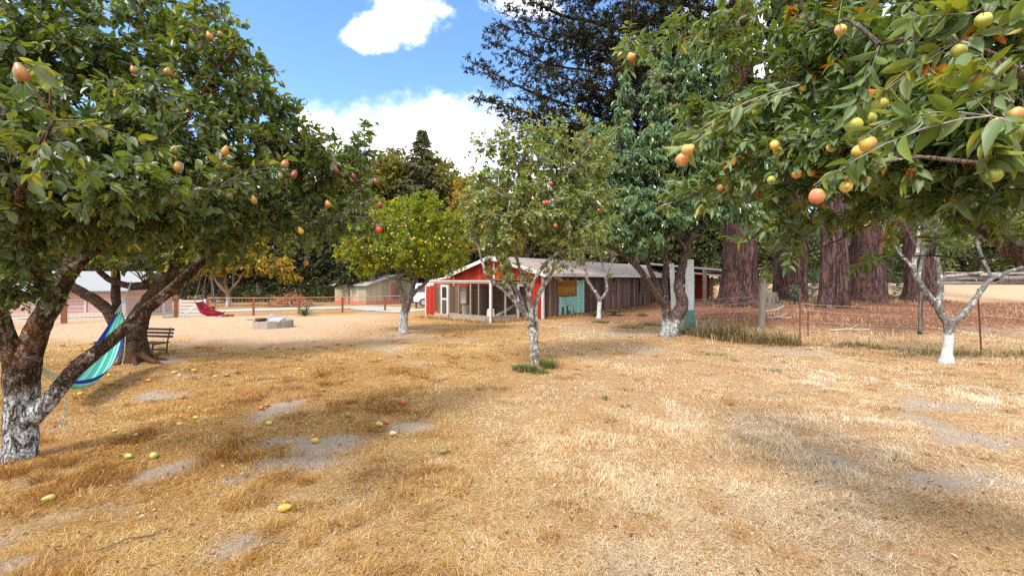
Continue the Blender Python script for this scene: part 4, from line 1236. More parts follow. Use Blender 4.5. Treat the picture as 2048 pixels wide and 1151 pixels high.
tips = [(300, 952, 140, 21), (180, 985, 95, 22), (110, 1000, 60, 20), (260, 965, 212, 19.5), (320, 1010, 248, 20), (250, 1075, 262, 21), (90, 1000, -10, 22), (20, 1060, -70, 21), (-60, 1150, -120, 23), (200, 1090, 150, 18.5), (120, 1130, 60, 19), (280, 1180, 200, 20), (150, 1240, 130, 18.5), (40, 1260, 20, 19), (-20, 1330, -60, 20), (200, 1330, 200, 19), (60, 1400, 60, 18.5), (150, 1600, 160, 21), (50, 1680, 60, 22), (250, 1560, 230, 21), (-50, 1560, -60, 22)]
l1 = [big_limb(a, b_, c_, d_, r=.20 if i % 3 == 0 else .14) for i, (a, b_, c_, d_) in enumerate(tips)]
bl1, fan, ftg = [], [], []
rs = np.random.RandomState(91)
for lm in l1:
    p = resample(lm, 30)[:, :3]
    tipd = np.linalg.norm(p[-1] - p[0])
    ax = norm(p[-1] - p[0])
    lat = norm(np.cross(ax, UPV := np.array([0, 0, 1.0])))
    for k in range(6, 30):
        f = k / 29
        for sgn in (-1, 1):
            if rs.rand() < .12:
                continue
            L_ = min(tipd, 11) * (.26 * math.sin(math.pi * min(1, .22 + .72 * f)) + .03) * rs.uniform(.6, 1.2)
            d = norm(ax * rs.uniform(.5, 1.0) + lat * sgn * rs.uniform(.6, 1.1) + UPV * rs.normal(-.04, .16))
            e = p[k] + d * L_ + UPV * (.05 * L_)
            q = bez(p[k][None], e[None], ((p[k] + e) / 2 - UPV * .10 * L_)[None], 6)[0]
            fan.append(q)
            m = max(3, int(L_ * 9))
            t = rs.uniform(.15, 1.0, m) * 4.99
            i = t.astype(int)
            ftg.append(q[i] + (q[i + 1] - q[i]) * (t - i)[:, None] + rs.randn(m, 3) * np.array([.20, .20, .13]) * (.5 + .5 * min(1, L_)))
    m = 24
    t = rs.uniform(20, 28.99, m)
    i = t.astype(int)
    ftg.append(p[i] + (p[i + 1] - p[i]) * (t - i)[:, None] + rs.randn(m, 3) * .12)
    bl1.append((p[12], (.5, .5, .3), 12))
redwood('broad redwood with a flared foot whose dark limbs reach over the lawn', 1480, 612, 70, l1, bl1, 3, n_sec=10, tw=10, ll=.21, height=26, extra=(np.array(fan), np.concatenate(ftg)))


def crown_for(px, Y, z0, z1, w, n, seed):
    rs = np.random.RandomState(seed)
    X = (px - CX) / F * Y
    lim, bb = [], []
    for k in range(n):
        z = z0 + (z1 - z0) * (k + .5) / n
        a = rs.uniform(0, 6.283)
        l_ = w * (1 - .5 * k / n) * rs.uniform(.7, 1.15)
        s = np.array([X, Y, z])
        d = np.array([math.cos(a), math.sin(a), -.12])
        lim.append([(*s, .12), (*(s + d * l_ * .5), .07), (*(s + d * l_ * .85), .035), (*(s + d * l_ + [0, 0, .2]), .012)])
        for f in (.35, .6, .85):
            bb.append((s + d * l_ * f, (l_ * .22, l_ * .22, .35), 22))
    return lim, bb


RW = [('slim dark redwood trunk, first of the close pair behind the fence', 1566, 604, 37, 4, 0.0, .25), ('slim ribbed redwood trunk touching its darker neighbour, small shrub at its foot', 1600, 607, 30, 5, .004, .25), ('redwood with sunlit reddish edge between the slim pair and the dark hollow trunk', 1668, 614, 60, 6, 0.0, .18),
      ('widest dark redwood with a fire-hollowed reddish side', 1735, 604, 74, 7, 0.0, .25), ('shaded redwood behind the forked plum tree', 1838, 602, 66, 8, 0.0, .35)]
for lab, px, py, w, sd_, ln_, fl in RW:
    b = G(px, py)
    cl, cbb = crown_for(px, b[1], 7.2 if sd_ != 8 else 6, 22, 5.5, 14, sd_)
    redwood(lab, px, py, w, cl, cbb, sd_, lean=ln_, flare=fl, n_sec=60, tw=8, ll=.34)


# ---------------------------------------------------------------- woods behind
def conifer_mesh(h, w, seed, needle, bare=.22, nwh=26, dens=1.0, ls=1.0):
    rs = np.random.RandomState(seed)
    tm, cm = MB(), MB()
    z = np.linspace(-.2, h, 16)
    pts = np.stack([.15 * np.sin(z * .25 + seed), .15 * np.cos(z * .2 + seed), z], -1)
    tm.tube(pts, .32 * (1 - z.clip(0) / h * .93), 12, rough=.08, seed=seed, flare=.3)
    paths = []
    for k in range(nwh):
        f = k / (nwh - 1)
        zz = h * (bare + (1 - bare) * f) * .995
        prof = (1 - f) ** .95 * (.78 + .22 * rs.uniform(-1, 1)) + .03
        for j in range(rs.randint(4, 7)):
            a = rs.uniform(0, 6.283)
            l_ = w * prof * rs.uniform(.65, 1.15)
            d = np.array([math.cos(a), math.sin(a), 0])
            s = np.array([0, 0, zz])
            e = s + d * l_ + np.array([0, 0, -.22 * l_ + .12 * l_ * f])
            m = (s + e) / 2 + np.array([0, 0, .14 * l_])
            paths.append(bez(s[None], e[None], m[None], 7)[0])
    # dead snags low on the trunk
    sn = []
    for k in range(14):
        a, zz = rs.uniform(0, 6.283), h * bare * rs.uniform(.3, 1)
        s = np.array([0, 0, zz])
        e = s + np.array([math.cos(a), math.sin(a), -.1]) * rs.uniform(.5, 1.6)
        sn.append(bez(s[None], e[None], ((s + e) / 2)[None], 7)[0])
    paths = np.array(paths)
    tm.twigs(np.array(sn), .03, .01)
    tm.twigs(paths, .05, .01)
    nl = int(26 * dens)
    T = len(paths)
    f = (.12 + .88 * rs.rand(T, nl)) * 5.999
    i0 = f.astype(int)
    fr = (f - i0)[..., None]
    ar = np.arange(T)[:, None]
    pos = paths[ar, i0] * (1 - fr) + paths[ar, i0 + 1] * fr
    tan = norm(paths[ar, i0 + 1] - paths[ar, i0])
    side = norm(np.cross(tan, [0, 0, 1.0])) * np.where(rs.rand(T, nl, 1) < .5, 1, -1)
    d = norm(tan * .5 + side * rs.uniform(.2, 1, (T, nl, 1)) + np.array([0, 0, -.55]) * rs.rand(T, nl, 1) + rs.randn(T, nl, 3) * .2)
    N = T * nl
    L2 = rs.uniform(.5, 1.1, N) * ls
    hue = np.clip(.45 + .15 * rs.randn(T)[:, None] + .18 * rs.randn(T, nl), 0, 1).ravel()
    cm.leaves(pos.reshape(-1, 3), d.reshape(-1, 3), norm(rs.randn(N, 3) * .6 + [0, 0, .8]), L2, L2 * .30, hue, 0, False, rs.uniform(0, .4, N))
    return tm, cm


def broad_mesh(h, w, seed, lift=.3, n=5200, ls=.5):
    rs = np.random.RandomState(seed)
    tm, cm = MB(), MB()
    z = np.linspace(-.2, h * .8, 12)
    tm.tube(np.stack([.2 * np.sin(z * .3 + seed), .2 * np.cos(z * .3), z], -1), .35 * (1 - z.clip(0) / h), 12, rough=.1, flare=.3, seed=seed)
    cl = []
    for k in range(26):
        d = norm(rs.randn(3))
        c = np.array([0, 0, h * (lift + (1 - lift) / 2)]) + d * np.array([w * .8, w * .8, h * (1 - lift) * .5]) * rs.uniform(.45, 1)
        cl.append((c, w * rs.uniform(.24, .42)))
        s = np.array([0, 0, h * rs.uniform(.2, .6)])
        tm.twigs(bez(s[None], c[None], ((s + c) / 2 + [0, 0, .5])[None], 7), .09, .02)
    per = n // len(cl)
    pos = np.concatenate([c + norm(rs.randn(per, 3)) * (rs.rand(per, 1) ** .4) * r * np.array([1, 1, .75]) for c, r in cl])
    hue = np.clip(np.repeat(.45 + .16 * rs.randn(len(cl)), per) + .16 * rs.randn(len(pos)), 0, 1)
    N = len(pos)
    L2 = ls * rs.uniform(.6, 1.3, N)
    cm.leaves(pos, norm(rs.randn(N, 3) + [0, 0, -.3]), norm(rs.randn(N, 3) * .6 + [0, 0, .8]), L2, L2 * .62, hue, 0, False, rs.uniform(0, .3, N))
    return tm, cm


def proto(name, label, cat, tm, cm, bark, leaf, group):
    r = thing(name, label, cat, (0, 0, 0), group=group)
    tm.build('trunk', [bark], r, smooth_=True)
    cm.build('crown', [leaf, M_twig], r)
    return r


GW = 'trees of the wood behind the yard'
# the spruce that stands clear of the wood
sp_b = on_ground(845, 55)
tm, cm = conifer_mesh(zat(262, 55) - sp_b[2], 10.5, 5, L_con2, bare=.1, nwh=46, dens=2.4, ls=.72)
spr = proto('spruce_tree', 'pointed spruce with drooping grey-green boughs topping the wood', 'tree', tm, cm, B_con, L_con2, None)
spr.location = tuple(sp_b)
protoC = []
for i, (h, w, bare, nl) in enumerate([(17, 3.4, .30, 1.0), (20, 3.8, .36, 1.0), (14, 3.0, .24, .9)]):
    tm, cm = conifer_mesh(h, w, 60 + i, L_con, bare=bare, dens=nl)
    protoC.append(proto('conifer_tree', 'dark conifer with bare lower trunk in the shaded wood', 'tree', tm, cm, B_con, L_con, GW))
tm, cm = broad_mesh(17, 5.5, 3, .35)
protoB = proto('broadleaf_tree', 'tall round-topped tree at the back of the wood', 'tree', tm, cm, B_con, L_wood, GW)
tm, cm = broad_mesh(11, 4.2, 9, .12, 4600, .42)
protoP = proto('broadleaf_tree', 'pale green bushy tree seen between the redwood trunks', 'tree', tm, cm, B_con, L_wood2, 'pale green trees behind the redwoods')
rs = np.random.RandomState(77)
used = set()


def place(pr, px, Y, s, jit=True):
    b = on_ground(px, Y)
    rz = rs.uniform(0, 6.28)
    if id(pr) in used:
        return dup(pr, b, rz, sc_=s)
    used.add(id(pr))
    pr.location = tuple(b)
    pr.rotation_euler = (0, 0, rz)
    pr.scale = (s, s, s)
    return pr


for px, top, Y in [(700, 335, 60), (755, 300, 62), (805, 315, 64), (880, 296, 60), (918, 330, 58), (950, 350, 62), (735, 285, 58), (790, 290, 61), (650, 350, 64), (600, 330, 60), (520, 350, 62), (440, 340, 64), (340, 330, 60), (220, 340, 62), (80, 330, 60), (1000, 400, 60), (1080, 380, 62)]:
    place(protoB, px, Y, (zat(top, Y) + .6) / 17.0)
for px in range(330, 1010, 34):
    Y = rs.uniform(44, 56)
    top = rs.uniform(400, 450)
    i = rs.randint(3)
    place(protoC[i], px + rs.uniform(-12, 12), Y, (zat(top, Y) + .6) / (17, 20, 14)[i])
for px in range(-60, 330, 70):
    Y = rs.uniform(46, 56)
    i = rs.randint(3)
    place(protoC[i], px + rs.uniform(-12, 12), Y, (zat(rs.uniform(330, 420), Y) + .6) / (17, 20, 14)[i])
for px in range(1040, 1480, 48):
    Y = rs.uniform(50, 64)
    i = rs.randint(3)
    place(protoC[i], px + rs.uniform(-14, 14), Y, (zat(rs.uniform(250, 380), Y) + .3) / (17, 20, 14)[i])
for px in (1420, 1530, 1620, 1650, 1720, 1780, 1880, 1960, 2040, 2120):
    Y = rs.uniform(58, 68)
    place(protoP, px, Y, (zat(rs.uniform(380, 440), Y)) / 11.0)
for px in (1500, 1560, 1680, 1800, 1900, 2000, 2100, 2200):
    Y = rs.uniform(74, 84)
    i = rs.randint(3)
    place(protoC[i], px, Y, (zat(rs.uniform(150, 300), Y)) / (17, 20, 14)[i])
for px in (1380, 1460, 1540):
    Y = rs.uniform(62, 70)
    i = rs.randint(3)
    place(protoC[i], px, Y, (zat(rs.uniform(200, 300), Y)) / (17, 20, 14)[i])

# a thick mass of foliage closing the wood behind the single trees
def forest_mass():
    rs = np.random.RandomState(5)
    cm = MB()
    n = 42000
    a = rs.uniform(-.98, 1.0, n)
    Y = rs.uniform(72, 92, n)
    X = a * 1.75 * Y
    top = 9.5 + 4.0 * (fbm(X * .11, Y * .05) - .5) * 2
    z = top * rs.rand(n) ** .8
    pos = np.stack([X, Y, gz(X, Y) + z], -1)
    hue = np.clip(fbm(X * .35, z * .5 + Y * .2, 3) + .15 * rs.randn(n), 0, 1)
    L2 = rs.uniform(.9, 1.9, n)
    cm.leaves(pos, norm(rs.randn(n, 3) + [0, 0, -.4]), norm(rs.randn(n, 3) * .6 + [0, -.5, .7]), L2, L2 * .55, hue, 0, False, rs.uniform(0, .3, n))
    tag(cm.build('forest', [L_con]), kind='stuff')
    # undergrowth at the feet of the near trees of the wood
    cm = MB()
    n = 26000
    a = rs.uniform(-1.25, 1.0, n)
    Y = rs.uniform(46, 62, n)
    X = a * Y
    keep = (fbm(X * .22, Y * .22, 4) > .50) & ((X < -.08 * Y) | (X > .02 * Y))
    X, Y = X[keep], Y[keep]
    n = len(X)
    top = .5 + 2.6 * np.clip(fbm(X * .3 + 40, Y * .3, 3) - .3, 0, 1) * 1.6
    z = top * rs.rand(n)
    hue = np.clip(fbm(X * .5, Y * .5, 3) + .15 * rs.randn(n), 0, 1)
    L2 = rs.uniform(.25, .6, n)
    cm.leaves(np.stack([X, Y, gz(X, Y) + z], -1), norm(rs.randn(n, 3) + [0, 0, .3]), norm(rs.randn(n, 3) * .6 + [0, -.3, .7]), L2, L2 * .5, hue, 0, False, rs.uniform(0, .3, n))
    tag(cm.build('undergrowth', [L_con]), kind='stuff')


forest_mass()


# ---------------------------------------------------------------- red barn
C0 = np.array([*G(1086, 638)[:2], 0.0])
C0[2] = gzf(C0[0], C0[1])
U = norm(np.array([.66, .75, 0]))
V = norm(np.array([-.75, .66, 0]))
UP = np.array([0, 0, 1.0])


def HB(u, v, z):
    return C0 + U * u + V * v + UP * z


M_redwall = wood_mat('red_painted_boards', [(0, (.24, .018, .007)), (.5, (.35, .027, .009)), (1, (.42, .040, .013))], streak=(.14, .018, .01), amt=.55)
M_oldwall = wood_mat('weathered_boards', [(0, (.038, .021, .018)), (.3, (.080, .044, .036)), (.55, (.118, .072, .060)), (.8, (.165, .115, .098)), (1, (.24, .19, .165))], streak=(.05, .032, .028), amt=.65, peel=(.16, .045, .035), pthr=.60)
M_turq = wood_mat('peeling_turquoise_boards', [(0, (.20, .42, .40)), (1, (.29, .52, .48))], streak=(.12, .20, .19), amt=.5, peel=(.085, .060, .050), pthr=.57)
M_shut = wood_mat('varnished_louvres', [(0, (.20, .085, .015)), (1, (.40, .19, .03))], streak=(.10, .045, .012), amt=.5)
M_shut2 = wood_mat('dark_louvres', [(0, (.085, .055, .045)), (1, (.16, .11, .09))], streak=(.05, .03, .03), amt=.5)
M_greyw = wood_mat('silvery_boards', [(0, (.17, .145, .115)), (.5, (.26, .225, .185)), (1, (.37, .335, .285))], streak=(.10, .08, .06), amt=.6)
M_brownw = wood_mat('brown_boards', [(0, (.07, .042, .027)), (.5, (.125, .078, .050)), (1, (.19, .125, .085))], streak=(.06, .04, .03), amt=.6)
M_roof = plain('needle_covered_roof', (.27, .225, .21), .9, var=.35, scale=3, dirt=(.20, .10, .075), dthr=.50, bmp=.4)
M_tin = plain('grey_roof', (.30, .31, .325), .6, var=.2, scale=4, dirt=(.30, .26, .24), dthr=.58)


def planks(mb, p0, direction, length, hfun, normal, width=.19, thick=.022, z0=0.0, seed=0, mat=0, gap=.006, rag=0.0, rnd_lo=0.0, rnd_hi=1.0):
    rs = np.random.RandomState(seed)
    x = 0.0
    while x < length - .01:
        w = min(width * rs.uniform(.85, 1.15), length - x)
        off = rs.uniform(0, .008)
        lo = z0 + rs.uniform(0, rag)
        a, b = p0 + direction * (x + gap / 2), p0 + direction * (x + w - gap / 2)
        ha, hb = hfun(x + gap / 2), hfun(x + w - gap / 2)
        n0, n1 = normal * off, normal * (off + thick)
        if max(ha, hb) > lo + .02:
            mb.hexa([a + n0 + UP * lo, b + n0 + UP * lo, b + n1 + UP * lo, a + n1 + UP * lo, a + n0 + UP * ha, b + n0 + UP * hb, b + n1 + UP * hb, a + n1 + UP * ha][::1], mat=mat, rnd=rs.uniform(rnd_lo, rnd_hi))
        x += w


barn = thing('barn', 'long low barn, red gable in front and weathered unpainted boards along its side', 'barn', C0)
RIDV, RIDZ, EZ, ELZ, EXZ, WID, EXT, LEN = 3.1, 2.98, 2.18, 2.10, 1.85, 6.2, 8.05, 25.0


def gable_h(v):
    if v < RIDV:
        return EZ + (RIDZ - EZ) * v / RIDV
    if v < WID:
        return RIDZ - (RIDZ - ELZ) * (v - RIDV) / (WID - RIDV)
    return ELZ - .05 - (ELZ - EXZ) * (v - WID) / (EXT - WID)


g1 = MB()
planks(g1, C0 + V * .0, V, .72, lambda x: gable_h(x) - .05, -U, z0=.02, seed=1, width=.24)
planks(g1, C0 + V * .72, V, 4.5, lambda x: gable_h(x + .72) - .05, -U, z0=1.45, seed=2, width=.24)
planks(g1, C0 + V * 5.22, V, .95, lambda x: gable_h(x + 5.22) - .05, -U, z0=1.45, seed=3, width=.24)
planks(g1, C0 + V * 6.22, V, 1.8, lambda x: gable_h(x + 6.22) - .05, -U, z0=1.45, seed=4, width=.24)
g1.build('gable_wall', [M_redwall], barn, C0)
g2 = MB()
planks(g2, C0 + V * .74, V, 7.28, lambda x: 1.44, -U, z0=.02, seed=5, width=.17, rnd_hi=.75)
g2.build('lower_gable_boards', [M_brownw], barn, C0)
# side wall with gaps for the shutters
openings = [(1.11, 2.73, 1.06, 1.80), (5.97, 6.98, 1.02, 1.72), (10.2, 11.36, 1.02, 1.72), (14.7, 15.5, 1.02, 1.70)]
g3 = MB()
rs_ = np.random.RandomState(9)
x = .10
while x < LEN:
    w = min(.2 * rs_.uniform(.75, 1.2), LEN - x)
    nrm_ = -V
    off = rs_.uniform(0, .02)
    spans = [(.02 + rs_.uniform(0, .16), EZ - .06)]
    for a, b, lo, hi in openings:
        if x + w > a and x < b:
            spans = [(spans[0][0], lo), (hi, EZ - .06)]
    for lo, hi in spans:
        g3.obox(HB(x + .004, -off, lo), U * (w - .008), nrm_ * .022, UP * (hi - lo), rnd=rs_.rand())
    x += w
g3.build('side_wall', [M_oldwall], barn, C0)
inn = MB()
inn.obox(HB(.12, .12, .02), U * (LEN - .2), V * (WID - .3), UP * (EZ - .25))
inn.build('inner_wall', [M_dark], barn, C0)
# roof
rf = MB()
def slab(mb, u0, u1, va, za, vb, zb, th=.05, mat=0):
    mb.hexa([HB(u0, va, za), HB(u1, va, za), HB(u1, vb, zb), HB(u0, vb, zb), HB(u0, va, za + th), HB(u1, va, za + th), HB(u1, vb, zb + th), HB(u0, vb, zb + th)], mat=mat)
sl = (RIDZ - EZ) / RIDV
slab(rf, -.35, LEN + .3, -.42, EZ - .42 * sl, RIDV + .004, RIDZ)
sl2 = (RIDZ - ELZ) / (WID - RIDV)
slab(rf, -.35, LEN + .3, WID + .3, ELZ - .3 * sl2, RIDV - .004, RIDZ + .004)
slab(rf, .05, 12, EXT + .25, EXZ - .08, WID + .1, ELZ - .09)
for k in range(13):
    u = k * 2.0 + .4
    slab(rf, u, u + .05, -.425, EZ - .42 * sl + .05, RIDV, RIDZ + .05, th=.014)
rf.build('roof', [M_roof], barn, C0)
tr = MB()
tr.obox(HB(-.37, -.45, EZ - .42 * sl - .10), U * (LEN + .6), -V * .022, UP * .15)
def rake(v0, z0_, v1, z1_, w=.13, u=-.372, t=.024):
    tr.hexa([HB(u - t, v0, z0_ - w), HB(u, v0, z0_ - w), HB(u, v1, z1_ - w), HB(u - t, v1, z1_ - w), HB(u - t, v0, z0_ + .055), HB(u, v0, z0_ + .055), HB(u, v1, z1_ + .055), HB(u - t, v1, z1_ + .055)])
rake(-.44, EZ - .44 * sl, RIDV, RIDZ)
rake(WID + .3, ELZ - .3 * sl2, RIDV + .003, RIDZ)
rake(EXT + .25, EXZ - .08, WID + .1, ELZ - .10, u=.03)
tr.obox(HB(-.045, -.045, .0), U * .10, V * .11, UP * (EZ - .02))
tr.obox(HB(-.052, RIDV - .05, 1.5), U * .018, V * .09, UP * (RIDZ - 1.62))
tr.obox(HB(-.052, WID - .06, 1.5), U * .018, V * .09, UP * (ELZ - 1.62))
tr.build('white_trim', [M_white], barn, C0)
# wooden skirting along the foot of the side wall
sk = MB()
for k in range(14):
    sk.obox(HB(.12 + k * 1.75, -.045 - .004 * (k % 3), -.05), U * 1.72, V * .018, UP * (.16 + .05 * (k % 2)), rnd=random.random())
sk.build('skirting', [M_brownw], barn, C0)
for i, (a, b, lo, hi) in enumerate(openings):
    sh = MB()
    sh.obox(HB(a - .03, -.035, lo - .03), U * .05, -V * .02, UP * (hi - lo + .06), rnd=.4)
    sh.obox(HB(b - .02, -.035, lo - .03), U * .05, -V * .02, UP * (hi - lo + .06), rnd=.5)
    n_ = 11
    for k in range(n_):
        z = lo + (hi - lo) * k / n_
        h = (hi - lo) / n_ * 1.12
        sh.hexa([HB(a, -.05, z), HB(b, -.05, z), HB(b, -.035, z), HB(a, -.035, z), HB(a, -.018, z + h), HB(b, -.018, z + h), HB(b, -.003, z + h), HB(a, -.003, z + h)], rnd=random.random())
    o = sh.build('shutter', [M_shut if i in (0,) else M_shut2], barn, C0)
    o['label'] = 'golden brown louvred shutter' if i == 0 else 'dark weathered louvred shutter'
dr = MB()
for a, b, lo, hi in ((2.76, 2.98, .14, 1.80), (2.985, 3.22, .14, 1.78), (3.225, 3.46, .12, 1.81)):
    dr.obox(HB(a, -.05, lo), U * (b - a - .006), -V * .022, UP * (hi - lo), rnd=random.random())
for a, b, lo, hi in ((1.17, 1.42, .10, 1.0), (1.60, 1.82, .12, .98), (1.98, 2.2, .30, .98), (2.2, 2.45, .12, 1.0), (2.45, 2.75, .13, 1.0), (1.42, 1.6, .5, .98), (1.82, 1.98, .55, .98)):
    dr.obox(HB(a, -.05, lo), U * (b - a - .006), -V * .022, UP * (hi - lo), rnd=random.random())
dr.build('turquoise_door', [M_turq], barn, C0)

# ---------------------------------------------------------------- chicken run in front of the gable
CU, CV0, CV1 = -2.73, .68, 5.12
coop = thing('chicken_run', 'wire-fronted timber chicken run built against the red gable', 'chicken run', HB(CU, CV0, 0))
co_ = np.array(coop.location)
fr_ = MB()
ZT = lambda v: 1.70 - .03 * (v - CV0)
for v, w, kind in ((CV0, .09, 0), (CV0 + .75, .05, 0), (1.95, .05, 0), (2.72, .055, 0), (3.40, .07, 0), (4.02, .07, 0), (CV1 - .02, .06, 0)):
    fr_.obox(HB(CU, v, -.05), U * w, V * w, UP * (ZT(v) + .02), rnd=random.random())
for u in (-1.85, -1.08, -.12):
    fr_.obox(HB(u, CV0 - .01, -.05), U * .06, V * .06, UP * 1.70, rnd=random.random())
fr_.obox(HB(CU - .01, CV0 - .02, 1.66), U * .06, V * (CV1 - CV0 + .06), UP * .07 - V * 0, rnd=.9)
fr_.obox(HB(CU, CV0 - .03, 1.66), U * 2.70, V * .06, UP * .06, rnd=.8)
fr_.obox(HB(CU + .2, 2.0, 1.735), U * 2.4, V * .05, UP * .05, rnd=.8)
fr_.obox(HB(CU + .1, 3.4, 1.735), U * 2.5, V * .05, UP * .05, rnd=.8)
fr_.build('frame', [M_greyw], coop, co_)
rfc = MB()
u = CU + .05
k = 0
while u < -.15:
    w = .19 + .05 * (k % 3 == 0)
    rfc.hexa([HB(u, CV0 + .02, 1.79), HB(u + w - .03, CV0 + .02, 1.79), HB(u + w - .03, CV1 - .02, 1.79), HB(u, CV1 - .02, 1.79), HB(u, CV0 + .02, 1.808), HB(u + w - .03, CV0 + .02, 1.808), HB(u + w - .03, CV1 - .02, 1.808), HB(u, CV1 - .02, 1.808)], rnd=(k * .31) % 1)
    u += w
    k += 1
rfc.build('slatted_roof', [M_greyw], coop, co_)
wt = MB()
wt.obox(HB(CU - .035, CV0 - .035, -.02), U * .03, V * .12, UP * 1.74)
wt.obox(HB(CU - .035, CV1 - .06, -.02), U * .03, V * .12, UP * 1.6)
wt.obox(HB(CU - .04, CV0, 1.735), U * .03, V * (CV1 - CV0), UP * .055)
wt.build('white_trim', [M_white], coop, co_)
bs_ = MB()
bs_.obox(HB(CU - .03, CV0 + .02, -.03), U * .04, V * 2.65, UP * .30, rnd=.6)
bs_.obox(HB(CU - .075, CV0 + .3, -.05), U * .04, V * 2.2, UP * .15, rnd=1)
bs_.obox(HB(CU - .06, 3.42, -.02), U * .05, V * 1.0, UP * .24, rnd=.95)
bs_.obox(HB(CU - .02, CV0 - .06, -.03), U * .72, V * .04, UP * .30, rnd=.5)
bs_.obox(HB(CU + .71, CV0 - .05, -.03), U * .85, V * .04, UP * .29, rnd=.7)
bs_.build('base_board', [M_greyw], coop, co_)
rp = MB()
planks(rp, HB(CU - .012, 4.42, 0), V, .68, lambda x: 1.5, -U, z0=.14, seed=12, width=.17)
rp.build('red_panel', [M_redwall], coop, co_)
cd = MB()
d0, d1 = 3.48, 4.00
for v in (d0, d1 - .09):
    cd.obox(HB(CU - .02, v, .22), U * .035, V * .09, UP * 1.36, rnd=1)
cd.obox(HB(CU - .02, d0 + .09, 1.48), U * .035, V * (d1 - d0 - .18), UP * .10, rnd=1)
cd.obox(HB(CU - .02, d0 + .09, .88), U * .035, V * (d1 - d0 - .18), UP * .08, rnd=.9)
o = cd.build('screen_door', [M_white], coop, co_)
cd2 = MB()
planks(cd2, HB(CU, d0 + .09, 0), V, d1 - d0 - .18, lambda x: .88, -U, z0=.24, seed=14, width=.12, thick=.012)
c2 = cd2.build('lower_panel', [M_brownw], o)
c2.location = (0, 0, 0)
c2.data.transform(Matrix.Translation(tuple(-co_)))
cd3 = MB()
cd3.obox(HB(CU - .005, d0 + .09, .96), U * .006, V * (d1 - d0 - .18), UP * .52)
c3 = cd3.build('screen', [M_dark], o)
c3.data.transform(Matrix.Translation(tuple(-co_)))
sd_ = MB()
for v in (-1.05, -.22):
    sd_.obox(HB(v, CV0 - .03, .05), U * .09, -V * .03, UP * 1.58, rnd=1)
sd_.obox(HB(-.96, CV0 - .03, 1.52), U * .74, -V * .03, UP * .11, rnd=1)
o = sd_.build('side_door', [M_white], coop, co_)
sd2 = MB()
planks(sd2, HB(-.96, CV0 - .012, 0), U, .74, lambda x: 1.12, -V, z0=.08, seed=16, width=.16, thick=.012)
o2 = sd2.build('lower_panel', [M_brownw], o)
o2.data.transform(Matrix.Translation(tuple(-co_)))
wm = MB()
k = CV0 + .05
while k < 3.4:
    wm.obox(HB(CU + .012, k, .26), U * .0022, V * .0022, UP * (ZT(k) - .28))
    k += .055
z = .28
while z < 1.66:
    wm.obox(HB(CU + .014, CV0 + .05, z), U * .0022, V * (3.36 - CV0), UP * .0022)
    z += .055
k = CU + .06
while k < -1.08:
    wm.obox(HB(k, CV0 + .012, .26), U * .0022, V * .0022, UP * 1.4)
    k += .055
z = .28
while z < 1.66:
    wm.obox(HB(CU + .06, CV0 + .014, z), U * 1.6, V * .0022, UP * .0022)
    z += .055
k = 4.05
while k < 4.42:
    wm.obox(HB(CU + .012, k, .20), U * .0022, V * .0022, UP * 1.34)
    k += .055
wm.build('wire_mesh', [M_iron], coop, co_)
# things kept in the run
b1 = thing('door', 'grey plank door leaning behind the wire at the end of the run', 'door', HB(CU + .35, 4.05, 0))
mb = MB()
planks(mb, HB(CU + .30, 4.02, 0), V, .46, lambda x: 1.30, -U, z0=.12, seed=18, width=.16)
for z in (.26, .72, 1.14):
    mb.obox(HB(CU + .25, 4.03, z), U * .02, V * .44, UP * .10, rnd=.9)
mb.build('boards', [M_greyw], b1, np.array(b1.location))
b2 = thing('hanging_sheet', 'pale sheet hung inside the chicken run by the white door', 'sheet', HB(CU + .5, 2.95, .7))
mb = MB()
gx, gy = 12, 10
vv = []
for i in range(gx):
    for j in range(gy):
        vv.append(HB(CU + .5 + .03 * math.sin(i * 1.3) * (1 - j / gy), 2.78 + .42 * i / (gx - 1), .72 + .72 * j / (gy - 1)))
mb.add(vv, quads=[(i * gy + j, i * gy + gy + j, i * gy + gy + j + 1, i * gy + j + 1) for i in range(gx - 1) for j in range(gy - 1)])
mb.build('cloth', [plain('faded_cloth', (.40, .37, .30), .9)], b2, np.array(b2.location), smooth_=True)
rmp = thing('plank_ramp', 'plank ramp up to the pop hole inside the corner of the run', 'ramp', HB(-1.5, 1.0, .2))
mb = MB()
mb.hexa([HB(-1.95, .95, .22), HB(-1.95, 1.2, .22), HB(-.3, 1.2, .78), HB(-.3, .95, .78), HB(-1.95, .95, .25), HB(-1.95, 1.2, .25), HB(-.3, 1.2, .81), HB(-.3, .95, .81)], rnd=.8)
for k in range(9):
    f = k / 9 + .05
    mb.box(HB(-1.95 + 1.65 * f, 1.075, .26 + .56 * f), (.03, .24, .02), rz=math.atan2(U[1], U[0]), rnd=.5)
mb.build('planks', [M_greyw], rmp, np.array(rmp.location))
rmp2 = thing('plank_ramp', 'short plank ramp behind the wire beside the white screen door', 'ramp', HB(-2, 2.9, .2))
mb = MB()
mb.hexa([HB(CU + .5, 3.35, .2), HB(CU + .75, 3.35, .2), HB(CU + .75, 2.8, .62), HB(CU + .5, 2.8, .62), HB(CU + .5, 3.35, .23), HB(CU + .75, 3.35, .23), HB(CU + .75, 2.8, .65), HB(CU + .5, 2.8, .65)], rnd=.8)
mb.obox(HB(CU + .45, 2.74, .2), U * .35, V * .28, UP * .40, rnd=.9)
mb.build('planks', [M_greyw], rmp2, np.array(rmp2.location))
jug = thing('water_drum', 'grey-white poultry drinker drum standing inside the chicken run', 'drinker', HB(CU + .35, 1.05, .2))
mb = MB()
mb.lathe([(.001, 0), (.20, 0), (.205, .04), (.17, .05), (.165, .28), (.15, .33), (.10, .36), (.04, .37), (.03, .42), (.001, .42)], 20, mat=0)
